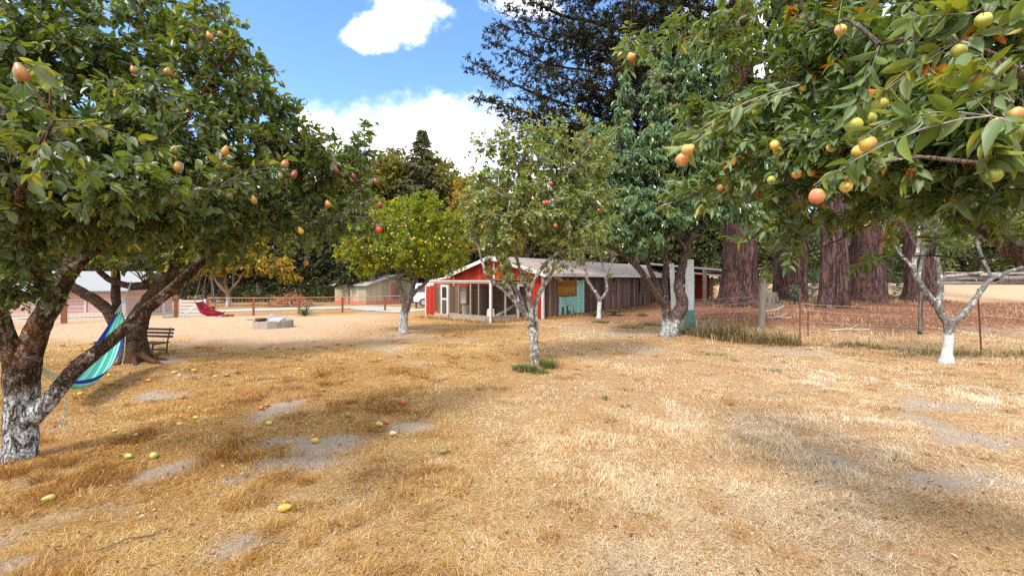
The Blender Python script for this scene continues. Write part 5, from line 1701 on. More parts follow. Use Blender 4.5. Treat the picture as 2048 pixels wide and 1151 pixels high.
mb.build('drum', [plain('aged_white_plastic', (.52, .51, .46), .5)], jug, smooth_=True)
mb = MB()
mb.tube([(-.05, 0, .40), (-.04, 0, .47), (.04, 0, .47), (.05, 0, .40)], .008, 6)
mb.build('handle', [M_iron], jug)

# ---------------------------------------------------------------- open shed beyond the barn
def P3(px, py, Y):
    return P(px, py, Y)
os_c = on_ground(1400, 29)
osh = thing('open_shed', 'open lean-to with thin white-edged roof and grey posts beyond the gateposts', 'shed', os_c)
mb = MB()
A, B_ = P(1300, 527, 31), P(1462, 541, 29)
A2, B2 = P(1290, 533, 36), P(1460, 545, 34)
mb.hexa([A - UP * .05, B_ - UP * .05, B2 - UP * .05, A2 - UP * .05, A, B_, B2, A2])
mb.build('roof', [M_roof], osh, os_c)
mb = MB()
d = norm(B_ - A)
nrm_ = norm(np.cross(d, UP))
mb.obox(A + nrm_ * .03 - UP * .07, B_ - A, nrm_ * .03, UP * .12)
mb.build('white_fascia', [M_white], osh, os_c)
mb = MB()
A3, B3 = P(1330, 541, 29.5), P(1462, 553.5, 28)
A4, B4 = P(1330, 537, 33), P(1462, 547, 31)
mb.hexa([A3 - UP * .04, B3 - UP * .04, B4 - UP * .04, A4 - UP * .04, A3, B3, B4, A4])
mb.build('lower_roof', [plain('rust_red_tin', (.40, .22, .18), .8, dirt=(.28, .10, .07), scale=5)], osh, os_c)
mb = MB()
planks(mb, on_ground(1300, 33.5), norm(on_ground(1400, 32) - on_ground(1300, 33.5)), 4.2, lambda x: 2.2, np.array([0, -1.0, 0]), seed=30, width=.22)
mb.build('back_wall', [M_redwall], osh, os_c)
for px, Y, pt, w in ((1409, 28.6, 538, .19), (1424, 29.5, 553, .13), (1447, 28.5, 542, .12)):
    g = on_ground(px, Y)
    mb = MB()
    mb.box((g[0], Y, (g[2] + zat(pt, Y)) / 2), (w, w, zat(pt, Y) - g[2]))
    mb.box((g[0] + .15, Y, zat(pt, Y) - .18), (.5, .05, .08))
    mb.build('post', [M_greyw], osh, os_c)
for i, (px, Y, py) in enumerate([(1440, 20.2, 556), (1412, 21.5, 560)]):
    pass

# ---------------------------------------------------------------- grey shed beyond the road
S1, S0, S2 = G(733, 609), G(670, 606.5), G(833, 604)
M_shed = wood_mat('grey_panels', [(0, (.30, .27, .20)), (.5, (.37, .335, .255)), (1, (.43, .39, .30))], streak=(.24, .215, .16), amt=.5, zscale=.2)
M_salmon = plain('salmon_paint', (.55, .12, .075), .7, var=.15, dirt=(.40, .14, .10), dthr=.6)
shed = thing('garden_shed', 'low grey panelled shed with red skirting and tin roof across the road', 'shed', S1)
dl_, dr_ = S0 - S1, S2 - S1
hz_ = zat(569, S1[1]) - S1[2]
hl, hr = np.linalg.norm(dl_), np.linalg.norm(dr_)
ul, ur = dl_ / hl, dr_ / hr
ul[2] = ur[2] = 0
nl_ = norm(np.cross(UP, ul))
nl_ = nl_ if nl_[1] < 0 else -nl_
nr_ = norm(np.cross(ur, UP))
nr_ = nr_ if nr_[1] < 0 else -nr_
mb = MB()
planks(mb, S1, ul, hl, lambda x: hz_ - .02, nl_, width=1.1, gap=.02, seed=41)
ridge_h = hz_ + .95
planks(mb, S1, ur, hr, lambda x: hz_ + (.95) * (x / (hr / 2) if x < hr / 2 else (hr - x) / (hr / 2)) - .05, nr_, width=.62, gap=.02, seed=42)
mb.obox(S1 + (ul + ur) * .05, ul * (hl - .1), ur * (hr - .1), UP * (hz_ - .1), rnd=.3)
mb.build('wall', [M_shed], shed, S1)
mb = MB()
mb.obox(S1 + nl_ * .03 - UP * .3, ul * hl, nl_ * .02, UP * .62)
mb.obox(S1 + nr_ * .032 - UP * .3, ur * hr, nr_ * .02, UP * .62)
mb.build('red_skirting', [M_salmon], shed, S1)
mb = MB()
ev = .35
for sgn in (0, 1):
    e0 = S1 + ur * (hr + ev if sgn else -ev) + UP * (hz_ - ev * .95 / (hr / 2)) - ul * .5
    r0 = S1 + ur * (hr / 2) + UP * ridge_h - ul * .5
    L_ = ul * (hl + .9)
    q = [e0, r0, r0 + L_, e0 + L_]
    mb.hexa([*q, *[k + UP * .07 for k in q]])
mb.build('roof', [M_tin], shed, S1)
mb = MB()
x0 = hr * .47
mb.obox(S1 + ur * x0 + nr_ * .056 - UP * .05, ur * .09, nr_ * .03, UP * (hz_ + .2))
mb.obox(S1 + ur * (x0 + .95) + nr_ * .056 - UP * .05, ur * .09, nr_ * .03, UP * (hz_ + .2))
mb.obox(S1 + ur * (x0 + .09) + nr_ * .056 + UP * (hz_ + .05), ur * .86, nr_ * .03, UP * .1)
mb.obox(S1 + ur * (x0 + .09) + nr_ * .056 - UP * .05, ur * .86, nr_ * .03, UP * .45)
for k in (.33, .66):
    mb.obox(S1 + ur * (x0 + .09 + .86 * k) + nr_ * .056 + UP * .4, ur * .03, nr_ * .02, UP * (hz_ - .35))
for k in (.75, 1.15, 1.55):
    mb.obox(S1 + ur * (x0 + .09) + nr_ * .054 + UP * k, ur * .86, nr_ * .018, UP * .03)
dd = mb.build('door', [M_salmon], shed, S1)
mb = MB()
mb.obox(S1 + ur * (x0 + .09) + nr_ * .045 + UP * .4 - S1, ur * .86, nr_ * .006, UP * (hz_ - .35))
mb.build('pane', [plain('dim_glass', (.12, .12, .12), .2, spec=.8, bmp=0)], dd)

# ---------------------------------------------------------------- pink outbuilding at the edge of the yard
K0, K1 = on_ground(-90, 27), on_ground(250, 28.5)
out_ = thing('outbuilding', 'dusty pink outbuilding with pale roof half hidden by the tree trunks', 'outbuilding', K1)
M_pink = plain('dusty_pink_paint', (.40, .255, .23), .85, var=.12, scale=3, dirt=(.30, .20, .18))
uk = norm(K0 - K1)
uk[2] = 0
lk = np.linalg.norm(K0 - K1)
nk = np.array([0, -1.0, 0])
bk = norm(np.cross(UP, uk))
bk = bk if bk[1] > 0 else -bk
hk = zat(581, 28) - K1[2]
mb = MB()
mb.obox(K1 - UP * .3, uk * lk, bk * 5, UP * (hk + .3))
mb.build('wall', [M_pink], out_, K1)
mb = MB()
q = [K1 - uk * .4 - bk * .45 + UP * (hk - .05), K1 + uk * (lk + .4) - bk * .45 + UP * (hk - .05), K1 + uk * (lk + .4) + bk * 2.6 + UP * (hk + 1.25), K1 - uk * .4 + bk * 2.6 + UP * (hk + 1.25)]
mb.hexa([*q, *[k + UP * .07 for k in q]])
q = [K1 - uk * .4 + bk * 5.5 + UP * (hk - .05), K1 + uk * (lk + .4) + bk * 5.5 + UP * (hk - .05), K1 + uk * (lk + .4) + bk * 2.604 + UP * (hk + 1.25), K1 - uk * .4 + bk * 2.604 + UP * (hk + 1.25)]
mb.hexa([*q, *[k + UP * .068 for k in q]])
mb.build('roof', [plain('pale_roof', (.21, .22, .235), .8, var=.12, scale=3)], out_, K1)
mb = MB()
mb.obox(K1 - bk * .03 + UP * (hk * .62), uk * lk, -bk * .03, UP * .10)
mb.obox(K1 - bk * .02 - UP * .2, uk * lk, -bk * .05, UP * .40)
mb.obox(K1 + uk * 2.2 - bk * .03 + UP * .2, uk * .12, -bk * .03, UP * (hk * .62 - .2))
mb.obox(K1 + uk * 5.4 - bk * .03 + UP * .2, uk * .12, -bk * .03, UP * (hk * .62 - .2))
mb.build('trim', [plain('faded_trim', (.52, .36, .32), .8)], out_, K1)
mb = MB()
for k in range(4):
    mb.obox(K1 + uk * 2.35 - bk * .035 + UP * (.3 + .25 * k), uk * 3.0, -bk * .02, UP * .02)
mb.build('garage_door', [plain('grey_pink_door', (.36, .27, .26), .8)], out_, K1)

# ---------------------------------------------------------------- fence along the road
M_fpost = plain('red_stained_post', (.25, .085, .045), .85, var=.25, scale=10, stretch=(1, 1, .2))
M_rail = plain('orange_cedar_rail', (.52, .24, .10), .8, var=.2, scale=8, stretch=(.3, .3, 1))
FH = 1.14


def wire_fence(label, posts, wid, gaps=(), top=True, group=None):
    b = posts[0]
    f = thing('wire_fence', label, 'fence', b[:3], group=group)
    for p in posts:
        mb = MB()
        h = p[3] if len(p) > 3 else FH
        mb.box((p[0], p[1], p[2] + h / 2 - .1), (wid, wid, h + .2), rz=.7)
        mb.build('post', [M_fpost], f, b[:3])
    tr_, wr = MB(), MB()
    for i in range(len(posts) - 1):
        if i in gaps:
            continue
        a, c = np.array(posts[i][:3]), np.array(posts[i + 1][:3])
        d = c - a
        L_ = np.linalg.norm(d)
        pr = norm(np.cross(d, UP))
        tr_.obox(a + UP * FH - pr * .07, d, pr * .14, UP * .045)
        for z in (.06, .18, .32, .48, .66, .86, 1.06):
            wr.tube([a + UP * z, c + UP * z], .007, 4, cap=False)
        n = int(L_ / .19)
        for k in range(n + 1):
            q = a + d * k / n
            wr.tube([q + UP * .04, q + UP * 1.1], .006, 4, cap=False)
    tr_.build('top_rail', [M_rail], f, b[:3])
    wr.build('wire_mesh', [M_wire], f, b[:3])
    return f


fp = [G(*k) for k in ((416, 632.5), (507, 630.5), (598, 628), (685, 624.5), (770, 621), (832, 617.5))]
fp.append(fp[-1] + (fp[-1] - fp[-2]) * .8)
wire_fence('wire mesh fence with orange top rail running from white gate to barn', fp, .13)
fl_ = [G(-30, 660), G(128, 646), G(352, 634.5)]
wire_fence('short wire fence run between the outbuilding and the white gate', [(*fl_[0], 1.25), (*fl_[1], 1.05), (*fl_[2], 1.30)], .19)
M_gate = plain('bright_gate_paint', (.78, .79, .80), .6, var=.05)
gt = thing('gate', 'white five-bar wooden gate with a diagonal brace', 'gate', fl_[2])
ga, gb = fl_[2] + norm(fp[0] - fl_[2]) * .16, fp[0] - norm(fp[0] - fl_[2]) * .12
gd = norm(gb - ga)
gn = norm(np.cross(gd, UP))
gl = np.linalg.norm(gb - ga)
mb = MB()
for z in (.10, .30, .50, .70, .90):
    mb.obox(ga + UP * z, gd * gl, gn * .025, UP * .12)
mb.build('rails', [M_gate], gt, fl_[2])
mb = MB()
for x in (0, gl - .1):
    mb.obox(ga + gd * x + UP * .06 - gn * .028, gd * .1, gn * .025, UP * 1.02)
mb.build('stiles', [M_gate], gt, fl_[2])
mb = MB()
mb.hexa([ga + gd * .12 + UP * .12 + gn * .028, ga + gd * .26 + UP * .12 + gn * .028, ga + gd * .26 + UP * .12 + gn * .05, ga + gd * .12 + UP * .12 + gn * .05, ga + gd * (gl - .26) + UP * 1.0 + gn * .028, ga + gd * (gl - .12) + UP * 1.0 + gn * .028, ga + gd * (gl - .12) + UP * 1.0 + gn * .05, ga + gd * (gl - .26) + UP * 1.0 + gn * .05])
mb.build('brace', [M_gate], gt, fl_[2])
# white framed mesh panel beside the post
wp0 = fl_[2] + norm(fl_[1] - fl_[2]) * .45 + np.array([0, .5, 0])
pn = thing('mesh_gate', 'narrow white-framed wire panel beside the red gatepost', 'gate', wp0)
mb = MB()
du = norm(fl_[1] - fl_[2])
du[2] = 0
for x in (0, .85):
    mb.obox(wp0 + du * x, du * .07, np.array([0, -.04, 0]), UP * 1.15)
mb.obox(wp0 + du * .07, du * .78, np.array([0, -.03, 0]), UP * .08)
mb.build('frame', [M_white], pn, wp0)
mb = MB()
for k in range(1, 8):
    mb.tube([wp0 + du * (.07 + k * .1) + [0, -.02, .08], wp0 + du * (.07 + k * .1) + [0, -.02, 1.12]], .004, 4, cap=False)
    mb.tube([wp0 + du * .07 + [0, -.02, .08 + .13 * k], wp0 + du * .85 + [0, -.02, .08 + .13 * k]], .004, 4, cap=False)
mb.build('wire_mesh', [M_wire], pn, wp0)

# ---------------------------------------------------------------- hammock
hA, hB = P(250, 610, 9.0), P(48, 745, 4.75)
ham = thing('hammock', 'turquoise and blue striped hammock slung between the two big trunks', 'hammock', (hA + hB) / 2 - np.array([0, 0, .9]))
nS, nW = 46, 22
hd = norm(hB - hA)
hp = norm(np.cross(hd, UP))
rows, rr = [], []
for i in range(nS):
    t = i / (nS - 1)
    f = .08 + .67 * t
    c = hA * (1 - f) + hB * f + UP * (-.80 * 4 * f * (1 - f))
    w = .06 + .33 * math.sin(math.pi * t) ** .6
    for j in range(nW):
        a = (j / (nW - 1) - .5) * 2
        drop = .20 * (1 - a * a) * math.sin(math.pi * t) ** .7
        fold = .018 * math.sin(a * 21 + t * 3) * (1 - .5 * math.sin(math.pi * t))
        rows.append(c + hp * (a * w * .55) + UP * (-drop + .12 + fold))
        rr.append(j / (nW - 1))
mb = MB()
mb.add(rows, quads=[(i * nW + j, i * nW + j + 1, i * nW + nW + j + 1, i * nW + nW + j) for i in range(nS - 1) for j in range(nW - 1)], rnd=rr)
TQ, BL, LT, TL = (.045, .30, .25), (.012, .03, .24), (.20, .46, .38), (.025, .21, .21)
st_ = [(0, BL), (.10, BL), (.13, LT), (.22, TQ), (.30, LT), (.36, TL), (.42, TQ), (.52, LT), (.60, TQ), (.68, TL), (.72, LT), (.80, TQ), (.86, BL), (.92, BL), (1, (.01, .02, .3))]
mb.build('cloth', [attr_mat('striped_hammock_cloth', st_, .85, True, trans=.2)], ham, np.array(ham.location), smooth_=True)
M_rope = plain('pale_rope', (.30, .42, .36), .9)
for q, s_ in ((hA, .08), (hB, .75)):
    mb = MB()
    e = hA * (1 - s_) + hB * s_ + UP * (-.80 * 4 * s_ * (1 - s_) + .12)
    for k in range(5):
        mb.tube([q + UP * .15, e + hp * (.04 * (k - 2))], .006, 5)
    if s_ < .5:
        mb.tube([q + UP * .15, q + UP * .5 + np.array([.05, .1, 0])], .012, 6)
    mb.build('rope', [M_rope], ham, np.array(ham.location))
for nm, px, y0, y1, Y in (('first', 247, 660, 728, 8.8), ('second', 124, 808, 855, 4.9)):
    mb = MB()
    mb.tube(resample([(*P(px + 4, y0 - 10, Y), 1), (*P(px + 2, (y0 + y1) / 2, Y), 1), (*P(px - 2, y1, Y), 1)], 12, jit=.01)[:, :3], .008, 5)
    r_ = tag(mb.build('rope', [M_rope], None, P(px, y1, Y)), 'loose end of pale rope dangling from the ' + ('old tree by the hammock' if nm == 'first' else 'low limb of the pear tree'), 'rope')

# ---------------------------------------------------------------- bench
bL, bR = P(217, 690, 10.9), P(343, 690, 10.6)
bL[2] = bR[2] = 0
for k in (bL, bR):
    k[2] = gzf(k[0], k[1])
bd = norm(bR - bL)
bn = norm(np.cross(bd, UP))
bn = bn if bn[1] < 0 else -bn
bl_ = np.linalg.norm(bR - bL)
bench = thing('garden_bench', 'dark slatted garden bench with iron legs behind the old tree', 'bench', (bL + bR) / 2)
bo_ = (bL + bR) / 2
M_bench = plain('dark_bench_slat', (.055, .034, .026), .6, var=.3, scale=10)
mb = MB()
for k in range(4):
    mb.obox(bL + UP * .27 + bn * (.03 + .085 * k), bd * bl_, bn * .07, UP * .022)
mb.build('seat', [M_bench], bench, bo_)
mb = MB()
for k in range(3):
    mb.obox(bL + UP * (.38 + .085 * k) - bn * (.02 + .02 * k), bd * bl_, -bn * .02, UP * .058)
mb.build('backrest', [M_bench], bench, bo_)
for x in (.08, bl_ - .12):
    for y in (0, 1):
        mb = MB()
        q = bL + bd * x
        if y == 0:
            mb.tube([q + bn * .02, q + UP * .28, q + UP * .62 - bn * .085], .016, 7)
        else:
            mb.tube([q + bn * .40, q + bn * .36 + UP * .27], .016, 7)
            mb.tube([q + bn * .37 + UP * .26, q + UP * .26], .014, 6)
        mb.build('leg', [M_iron], bench, bo_)
mb = MB()
mb.obox(bL + bd * .1 + UP * .07 + bn * .02, bd * (bl_ - .2), bn * .03, UP * .035)
mb.build('stretcher', [M_bench], bench, bo_)

# ---------------------------------------------------------------- red bucket swing
sw_o = P(421, 618, 9.7)
M_sw = plain('crimson_plastic', (.42, .012, .05), .38, var=.12, scale=3, bmp=0)
swing = thing('baby_swing', 'crimson plastic bucket swing hanging on ropes from the old tree', 'swing', sw_o)
k_ = 9.7 / F
prof = [(-25, 15), (-22, 8), (-17.5, -1), (-13, -8), (-6, -11.5), (4, -12.5), (14, -12.8), (20, -11), (23, -5)]      # seat line, in photo pixels
prof2 = [(x * k_, z * k_) for x, z in prof]
mb = MB()
vv = []
nP = len(prof2)
hw_ = .145
for i, (x, z) in enumerate(prof2):
    t = i / (nP - 1)
    lip = .03 + .085 * math.sin(math.pi * min(1, t * 1.1))
    w = hw_ * (.8 + .25 * math.sin(math.pi * t))
    nx, nz = (.75, .66) if t < .35 else (0, 1)
    for j, a in enumerate((-1.0, -.93, -.6, 0, .6, .93, 1.0)):
        up_ = lip * (1.0 if abs(a) == 1 else (.55 if abs(a) > .9 else 0))
        vv.append((x + nx * up_ * .75, a * w, z + nz * up_))
m_ = 7
mb.add(np.array(vv) + sw_o, quads=[(i * m_ + j, i * m_ + m_ + j, i * m_ + m_ + j + 1, i * m_ + j + 1) for i in range(nP - 1) for j in range(m_ - 1)])
o = mb.build('shell', [M_sw], swing, sw_o, smooth_=True)
md = o.modifiers.new('thickness', 'SOLIDIFY')
md.thickness = .014
md2 = o.modifiers.new('round', 'SUBSURF')
md2.levels = md2.render_levels = 2
mb = MB()
fx = 4 * k_
mb.tube(resample([(fx - .10, -.15, .02, 1), (fx + .02, -.06, .045, 1), (fx + .02, .06, .045, 1), (fx - .10, .15, .02, 1)], 10)[:, :3] + sw_o, .022, 8)
mb.tube([sw_o + [fx + .01, 0, .04], sw_o + [fx + .06, 0, -.06], sw_o + [fx + .12, 0, -.13]], .02, 8)
mb.build('safety_bar', [M_sw], swing, sw_o, smooth_=True)
top_ = P(415, 520, 9.6)
for a, b_ in (((-24 * k_, -.12, 15 * k_), (-.02, -.05, 0)), ((-24 * k_, .12, 15 * k_), (-.02, .05, 0)), ((20 * k_, -.14, -3 * k_), (.04, -.05, 0)), ((0 * k_, .14, 0 * k_), (.04, .05, 0))):
    mb = MB()
    mb.tube([sw_o + np.array(a), top_ + np.array(b_)], .0075, 5)
    mb.build('rope', [plain('grey_rope', (.25, .25, .24), .9)], swing, sw_o)

# ---------------------------------------------------------------- small things near the fence
def simple_thing(name, label, cat, loc, parts, group=None, rz=0.0):
    t = thing(name, label, cat, loc, rz, group)
    for nm, mb_, mat in parts:
        mb_.build(nm, [mat], t, smooth_=nm in ('pot', 'bowl', 'ring'))
    return t


g = G(440, 634)
mb = MB()
mb.obox((-.17, -.12, 0), (.34, 0, 0), (0, .02, 0), (0, 0, .22)).obox((-.17, .10, 0), (.34, 0, 0), (0, .02, 0), (0, 0, .22)).obox((-.17, -.099, 0), (.02, 0, 0), (0, .198, 0), (0, 0, .219)).obox((.15, -.099, 0), (.02, 0, 0), (0, .198, 0), (0, 0, .219)).obox((-.01, -.099, 0), (.02, 0, 0), (0, .198, 0), (0, 0, .219))
simple_thing('cinder_block', 'grey cinder block on the ground under the red swing', 'block', g, [('block', mb, plain('grey_concrete', (.20, .205, .21), .9))])
M_terra = plain('terracotta', (.46, .17, .08), .8)
for px, w, lab in ((453, .17, 'wider low terracotta pot beside the cinder block'), (463.5, .13, 'smaller terracotta pot furthest from the cinder block')):
    mb = MB()
    mb.lathe([(.001, 0), (w * .75, 0), (w * .95, .14), (w * 1.05, .14), (w * 1.05, .18), (w * .92, .18), (w * .85, .08), (.001, .08)], 18)
    simple_thing('flower_pot', lab, 'pot', G(px, 633), [('pot', mb, M_terra)], group='terracotta pots by the fence')

# fire ring and what lies on it
fg = G(547, 654)
fr = 36 / F * fg[1]
mb = MB()
th = np.linspace(0, 2 * np.pi, 14, endpoint=False)
for k in range(14):
    a0, a1 = th[k] + .004, th[k] + 2 * np.pi / 14 - .004
    ri, ro, h_ = fr * .9, fr, .27 + .01 * (k % 3)
    q = [(ri * math.cos(a0), ri * math.sin(a0), -.05), (ro * math.cos(a0), ro * math.sin(a0), -.05), (ro * math.cos(a1), ro * math.sin(a1), -.05), (ri * math.cos(a1), ri * math.sin(a1), -.05)]
    mb.hexa([*q, *[(x, y, h_) for x, y, z in q]], rnd=(k * .37) % 1)
fire = thing('fire_pit', 'round fire pit ringed with pale concrete blocks in the dusty yard', 'fire pit', fg)
mr, ntr, br, _o = new_mat('pale_concrete')
c = ramp(ntr, [(0, (.25, .215, .185)), (.6, (.33, .285, .25)), (.93, (.28, .26, .235)), (1, (.15, .27, .22))], attr(ntr, 'rnd'))
n_ = noise_n(ntr, 9, 6, .7, coord(ntr))
ntr.links.new(mixc(ntr, mapr(ntr, n_, .5, .68), c, (.24, .20, .18)), br.inputs['Base Color'])
br.inputs['Roughness'].default_value = .9
mb.build('ring', [mr], fire)
mb = MB()
mb.lathe([(.001, .12), (fr * .6, .11), (fr * .895, .08)], 20)
mb.build('ash', [plain('ash', (.16, .145, .135), .95, var=.5, scale=20)], fire, smooth_=True)
mb = MB()
gx, gy = 14, 8
vv = []
for i in range(gx):
    for j in range(gy):
        x, y = i / (gx - 1), j / (gy - 1)
        vv.append((-.30 + .72 * x, -.30 + .5 * y, .06 * math.sin(x * 9) * .4 + .10 * abs(x - .55) + .22 * max(0, y - .2) - .05 * x))
mb.add(vv, quads=[(i * gy + j, i * gy + gy + j, i * gy + gy + j + 1, i * gy + j + 1) for i in range(gx - 1) for j in range(gy - 1)])
t = thing('metal_sheet', 'bent sheet of pale corrugated metal lying over the fire pit', 'metal sheet', fg + [.12, -.1, .30])
o = mb.build('sheet', [plain('weathered_tin', (.24, .235, .23), .5, metal=.3, dirt=(.33, .26, .22))], t, smooth_=True)
o.modifiers.new('thickness', 'SOLIDIFY').thickness = .008
mb = MB()
mb.obox((-.06, -.56, -.05), (.42, .10, -.02), (.02, .40, .14), (0, 0, .015))
o = mb.build('flap', [plain('weathered_tin_flap', (.30, .30, .30), .5, metal=.2)], t)
mb = MB()
mb.lathe([(.001, 0), (.08, 0), (.16, .06), (.21, .12), (.19, .12), (.14, .06), (.001, .02)], 18, lob=.06, n=3)
simple_thing('fire_bowl', 'rusty iron bowl tipped on the edge of the fire pit', 'bowl', fg + [-.26, -.42, .27], [('bowl', mb, M_rust)])
mb = MB()
mb.tube(resample([(-.95, -.15, .32, 1), (-.5, -.3, .29, 1), (0, -.38, .30, 1), (.15, -.38, .31, 1)], 12)[:, :3], .016, 7, rough=.3)
simple_thing('stick', 'charred stick poking out over the rim of the fire pit', 'stick', fg, [('stick', mb, M_rust)])

# spiky yucca
def spiky(name, label, loc, n, ln, w, mat, seed, spread=.9, droop=.25, lo=.15):
    rs = np.random.RandomState(seed)
    t = thing(name, label, 'plant', loc)
    mb = MB()
    for k in range(n):
        a = rs.uniform(0, 6.283)
        el = rs.uniform(lo, 1.45)
        L_ = ln * rs.uniform(.65, 1.1)
        d0 = np.array([math.cos(a) * math.cos(el), math.sin(a) * math.cos(el), math.sin(el)])
        side = norm(np.cross(d0, UP))
        m = 7
        pts, sd = [], []
        for i in range(m):
            f = i / (m - 1)
            c = np.array([0, 0, .03]) + d0 * L_ * f + np.array([math.cos(a), math.sin(a), 0]) * .12 * L_ * f * f + UP * (-droop * L_ * f * f * math.cos(el))
            ww = w * (.55 + .9 * f - 1.45 * f * f) if f < 1 else .0005
            fold = norm(np.cross(side, d0)) * ww * .35
            pts += [c - side * ww + fold, c, c + side * ww + fold]
        mb.add(pts, quads=[(i * 3 + j, i * 3 + j + 1, i * 3 + 3 + j + 1, i * 3 + 3 + j) for i in range(m - 1) for j in range(2)], rnd=np.clip(rs.normal(.5, .22), 0, 1))
    mb.build('leaves', [mat], t)
    return t


L_yuc = leaf_mat('yucca_leaf', [(0, (.05, .09, .05)), (.6, (.10, .16, .085)), (1, (.30, .27, .14))], .12, .45, .4)
L_agv = leaf_mat('agave_leaf', [(0, (.09, .16, .13)), (.6, (.17, .27, .22)), (1, (.34, .40, .30))], .1, .5, .35)
spiky('yucca', 'spiky dark green yucca near the road fence', G(610, 632), 95, .95, .03, L_yuc, 3)
spiky('agave', 'blue-green agave at the foot of the white gatepost', G(1392, 664), 26, .62, .045, L_agv, 5, lo=.1)
spiky('agave', 'small agave under the grey wooden fence post', G(1512, 672), 12, .42, .05, L_agv, 7, lo=.05)
spiky('agave', 'wider agave half in the weeds before the gateposts', G(1418, 661), 16, .45, .04, L_agv, 9, lo=.05)


def fern(label, loc, seed, n=16, ln=.7):
    rs = np.random.RandomState(seed)
    t = thing('fern', label, 'fern', loc)
    mb = MB()
    for k in range(n):
        a = rs.uniform(0, 6.283)
        L_ = ln * rs.uniform(.7, 1.15)
        p = [np.array([math.cos(a) * f * L_ * .9, math.sin(a) * f * L_ * .9, L_ * (.95 * f - .8 * f * f)]) for f in np.linspace(0, 1, 12)]
        mb.tube(p, .004, 4, rnd=.2, cap=False)
        for i in range(1, 11):
            tg_ = norm(p[i + 1] - p[i - 1])
            sd_ = norm(np.cross(tg_, UP))
            w = .16 * L_ * math.sin(math.pi * (i + 1.5) / 13)
            mb.leaves(np.array([p[i], p[i]]), np.array([sd_ + tg_ * .3, -sd_ + tg_ * .3]), np.array([UP, UP]) + rs.randn(2, 3) * .2, np.array([w, w]), np.array([.05, .05]), rs.uniform(.2, .9, 2))
    mb.build('fronds', [leaf_mat('fern_frond', [(0, (.02, .05, .025)), (1, (.07, .12, .04))], .25)], t)


fern('dark fern growing against the barn wall behind the little white-footed tree', G(1228, 630), 3, 22, .75)
fern('smaller dark fern beside the turquoise boards of the barn', G(1190, 632), 5, 14, .55)

# brush pile beyond the fence
bpg = G(583, 612)
pile = thing('brush_pile', 'heap of cut orange-brown branches beyond the wire fence', 'brush pile', bpg)
mb = MB()
rs = np.random.RandomState(4)
for k in range(560):
    a, r_ = rs.uniform(0, 6.283), 1.75 * rs.rand() ** .7
    c = np.array([r_ * math.cos(a) * 1.15, r_ * math.sin(a), 0])
    c[2] = max(.05, (1.5 - .80 * r_) * rs.rand() ** .5)
    d = norm(np.array([rs.randn(), rs.randn(), rs.randn() * .35]) + np.array([c[0] * .35, c[1] * .35, -.25]))
    l_ = rs.uniform(.25, 1.0)
    mb.tube([c - d * l_ * .5, c + d * .06 * rs.randn() + rs.randn(3) * .04, c + d * l_ * .5], [.034 * rs.uniform(.5, 1.3), .028, .012], 5, rnd=rs.rand())
mb.build('branches', [attr_mat('cut_branches', [(0, (.17, .06, .02)), (.5, (.36, .13, .04)), (.8, (.45, .22, .09)), (1, (.50, .38, .27))], .9)], pile)

# ---------------------------------------------------------------- white van behind the run
vg = on_ground(880, 36)
van = thing('parked_van', 'white van parked beyond the chicken run, only its rear showing', 'van', vg)
M_vp = plain('white_car_paint', (.70, .72, .74), .25, var=.03, spec=.5, bmp=0)
M_gl = plain('dark_window_glass', (.02, .025, .03), .08, spec=.8, bmp=0)
M_ty = plain('tyre_rubber', (.03, .03, .03), .8)
bm = bmesh.new() if False else None
mb = MB()
sec = [(-2.15, .45, 1.05, 1.25), (-2.1, .38, 1.10, 1.72), (-1.9, .35, 1.12, 1.86), (-.4, .33, 1.12, 1.9), (.5, .33, 1.12, 1.84), (1.15, .34, 1.10, 1.25), (2.0, .36, 1.02, 1.05), (2.15, .45, .85, .86)]
vv = []
for x, z0, zb, zt in sec:
    for w, z in ((.80, z0), (.88, z0 + .2), (.90, zb), (.74 if zt > zb + .2 else .82, zt), (-.74 if zt > zb + .2 else -.82, zt), (-.90, zb), (-.88, z0 + .2), (-.80, z0)):
        vv.append((x, w, z))
q = []
for i in range(len(sec) - 1):
    for j in range(8):
        q.append((i * 8 + j, i * 8 + (j + 1) % 8, i * 8 + 8 + (j + 1) % 8, i * 8 + 8 + j))
e = (len(sec) - 1) * 8
q += [(0, 3, 4, 7), (0, 1, 2, 3), (4, 5, 6, 7), (e, e + 7, e + 4, e + 3), (e, e + 3, e + 2, e + 1), (e + 4, e + 7, e + 6, e + 5)]
mb.add(vv, quads=q)
mb.build('body', [M_vp], van)
for nm, x0, x1 in (('window', -1.85, -1.0), ('window', -.92, -.1), ('window', 0, .75)):
    for s in (-1, 1):
        mb = MB()
        mb.hexa([(x0, s * .885, 1.16), (x1, s * .885, 1.16), (x1, s * .905, 1.16), (x0, s * .905, 1.16), (x0 + .05, s * .79, 1.70), (x1 - (.35 if x1 > .5 else .05), s * .79, 1.70), (x1 - (.35 if x1 > .5 else .05), s * .81, 1.70), (x0 + .05, s * .81, 1.70)])
        mb.build(nm, [M_gl], van)
mb = MB()
mb.hexa([(-2.18, -.68, 1.18), (-2.18, .68, 1.18), (-2.14, .68, 1.18), (-2.14, -.68, 1.18), (-2.115, -.62, 1.66), (-2.115, .62, 1.66), (-2.08, .62, 1.66), (-2.08, -.62, 1.66)])
mb.build('rear_window', [M_gl], van)
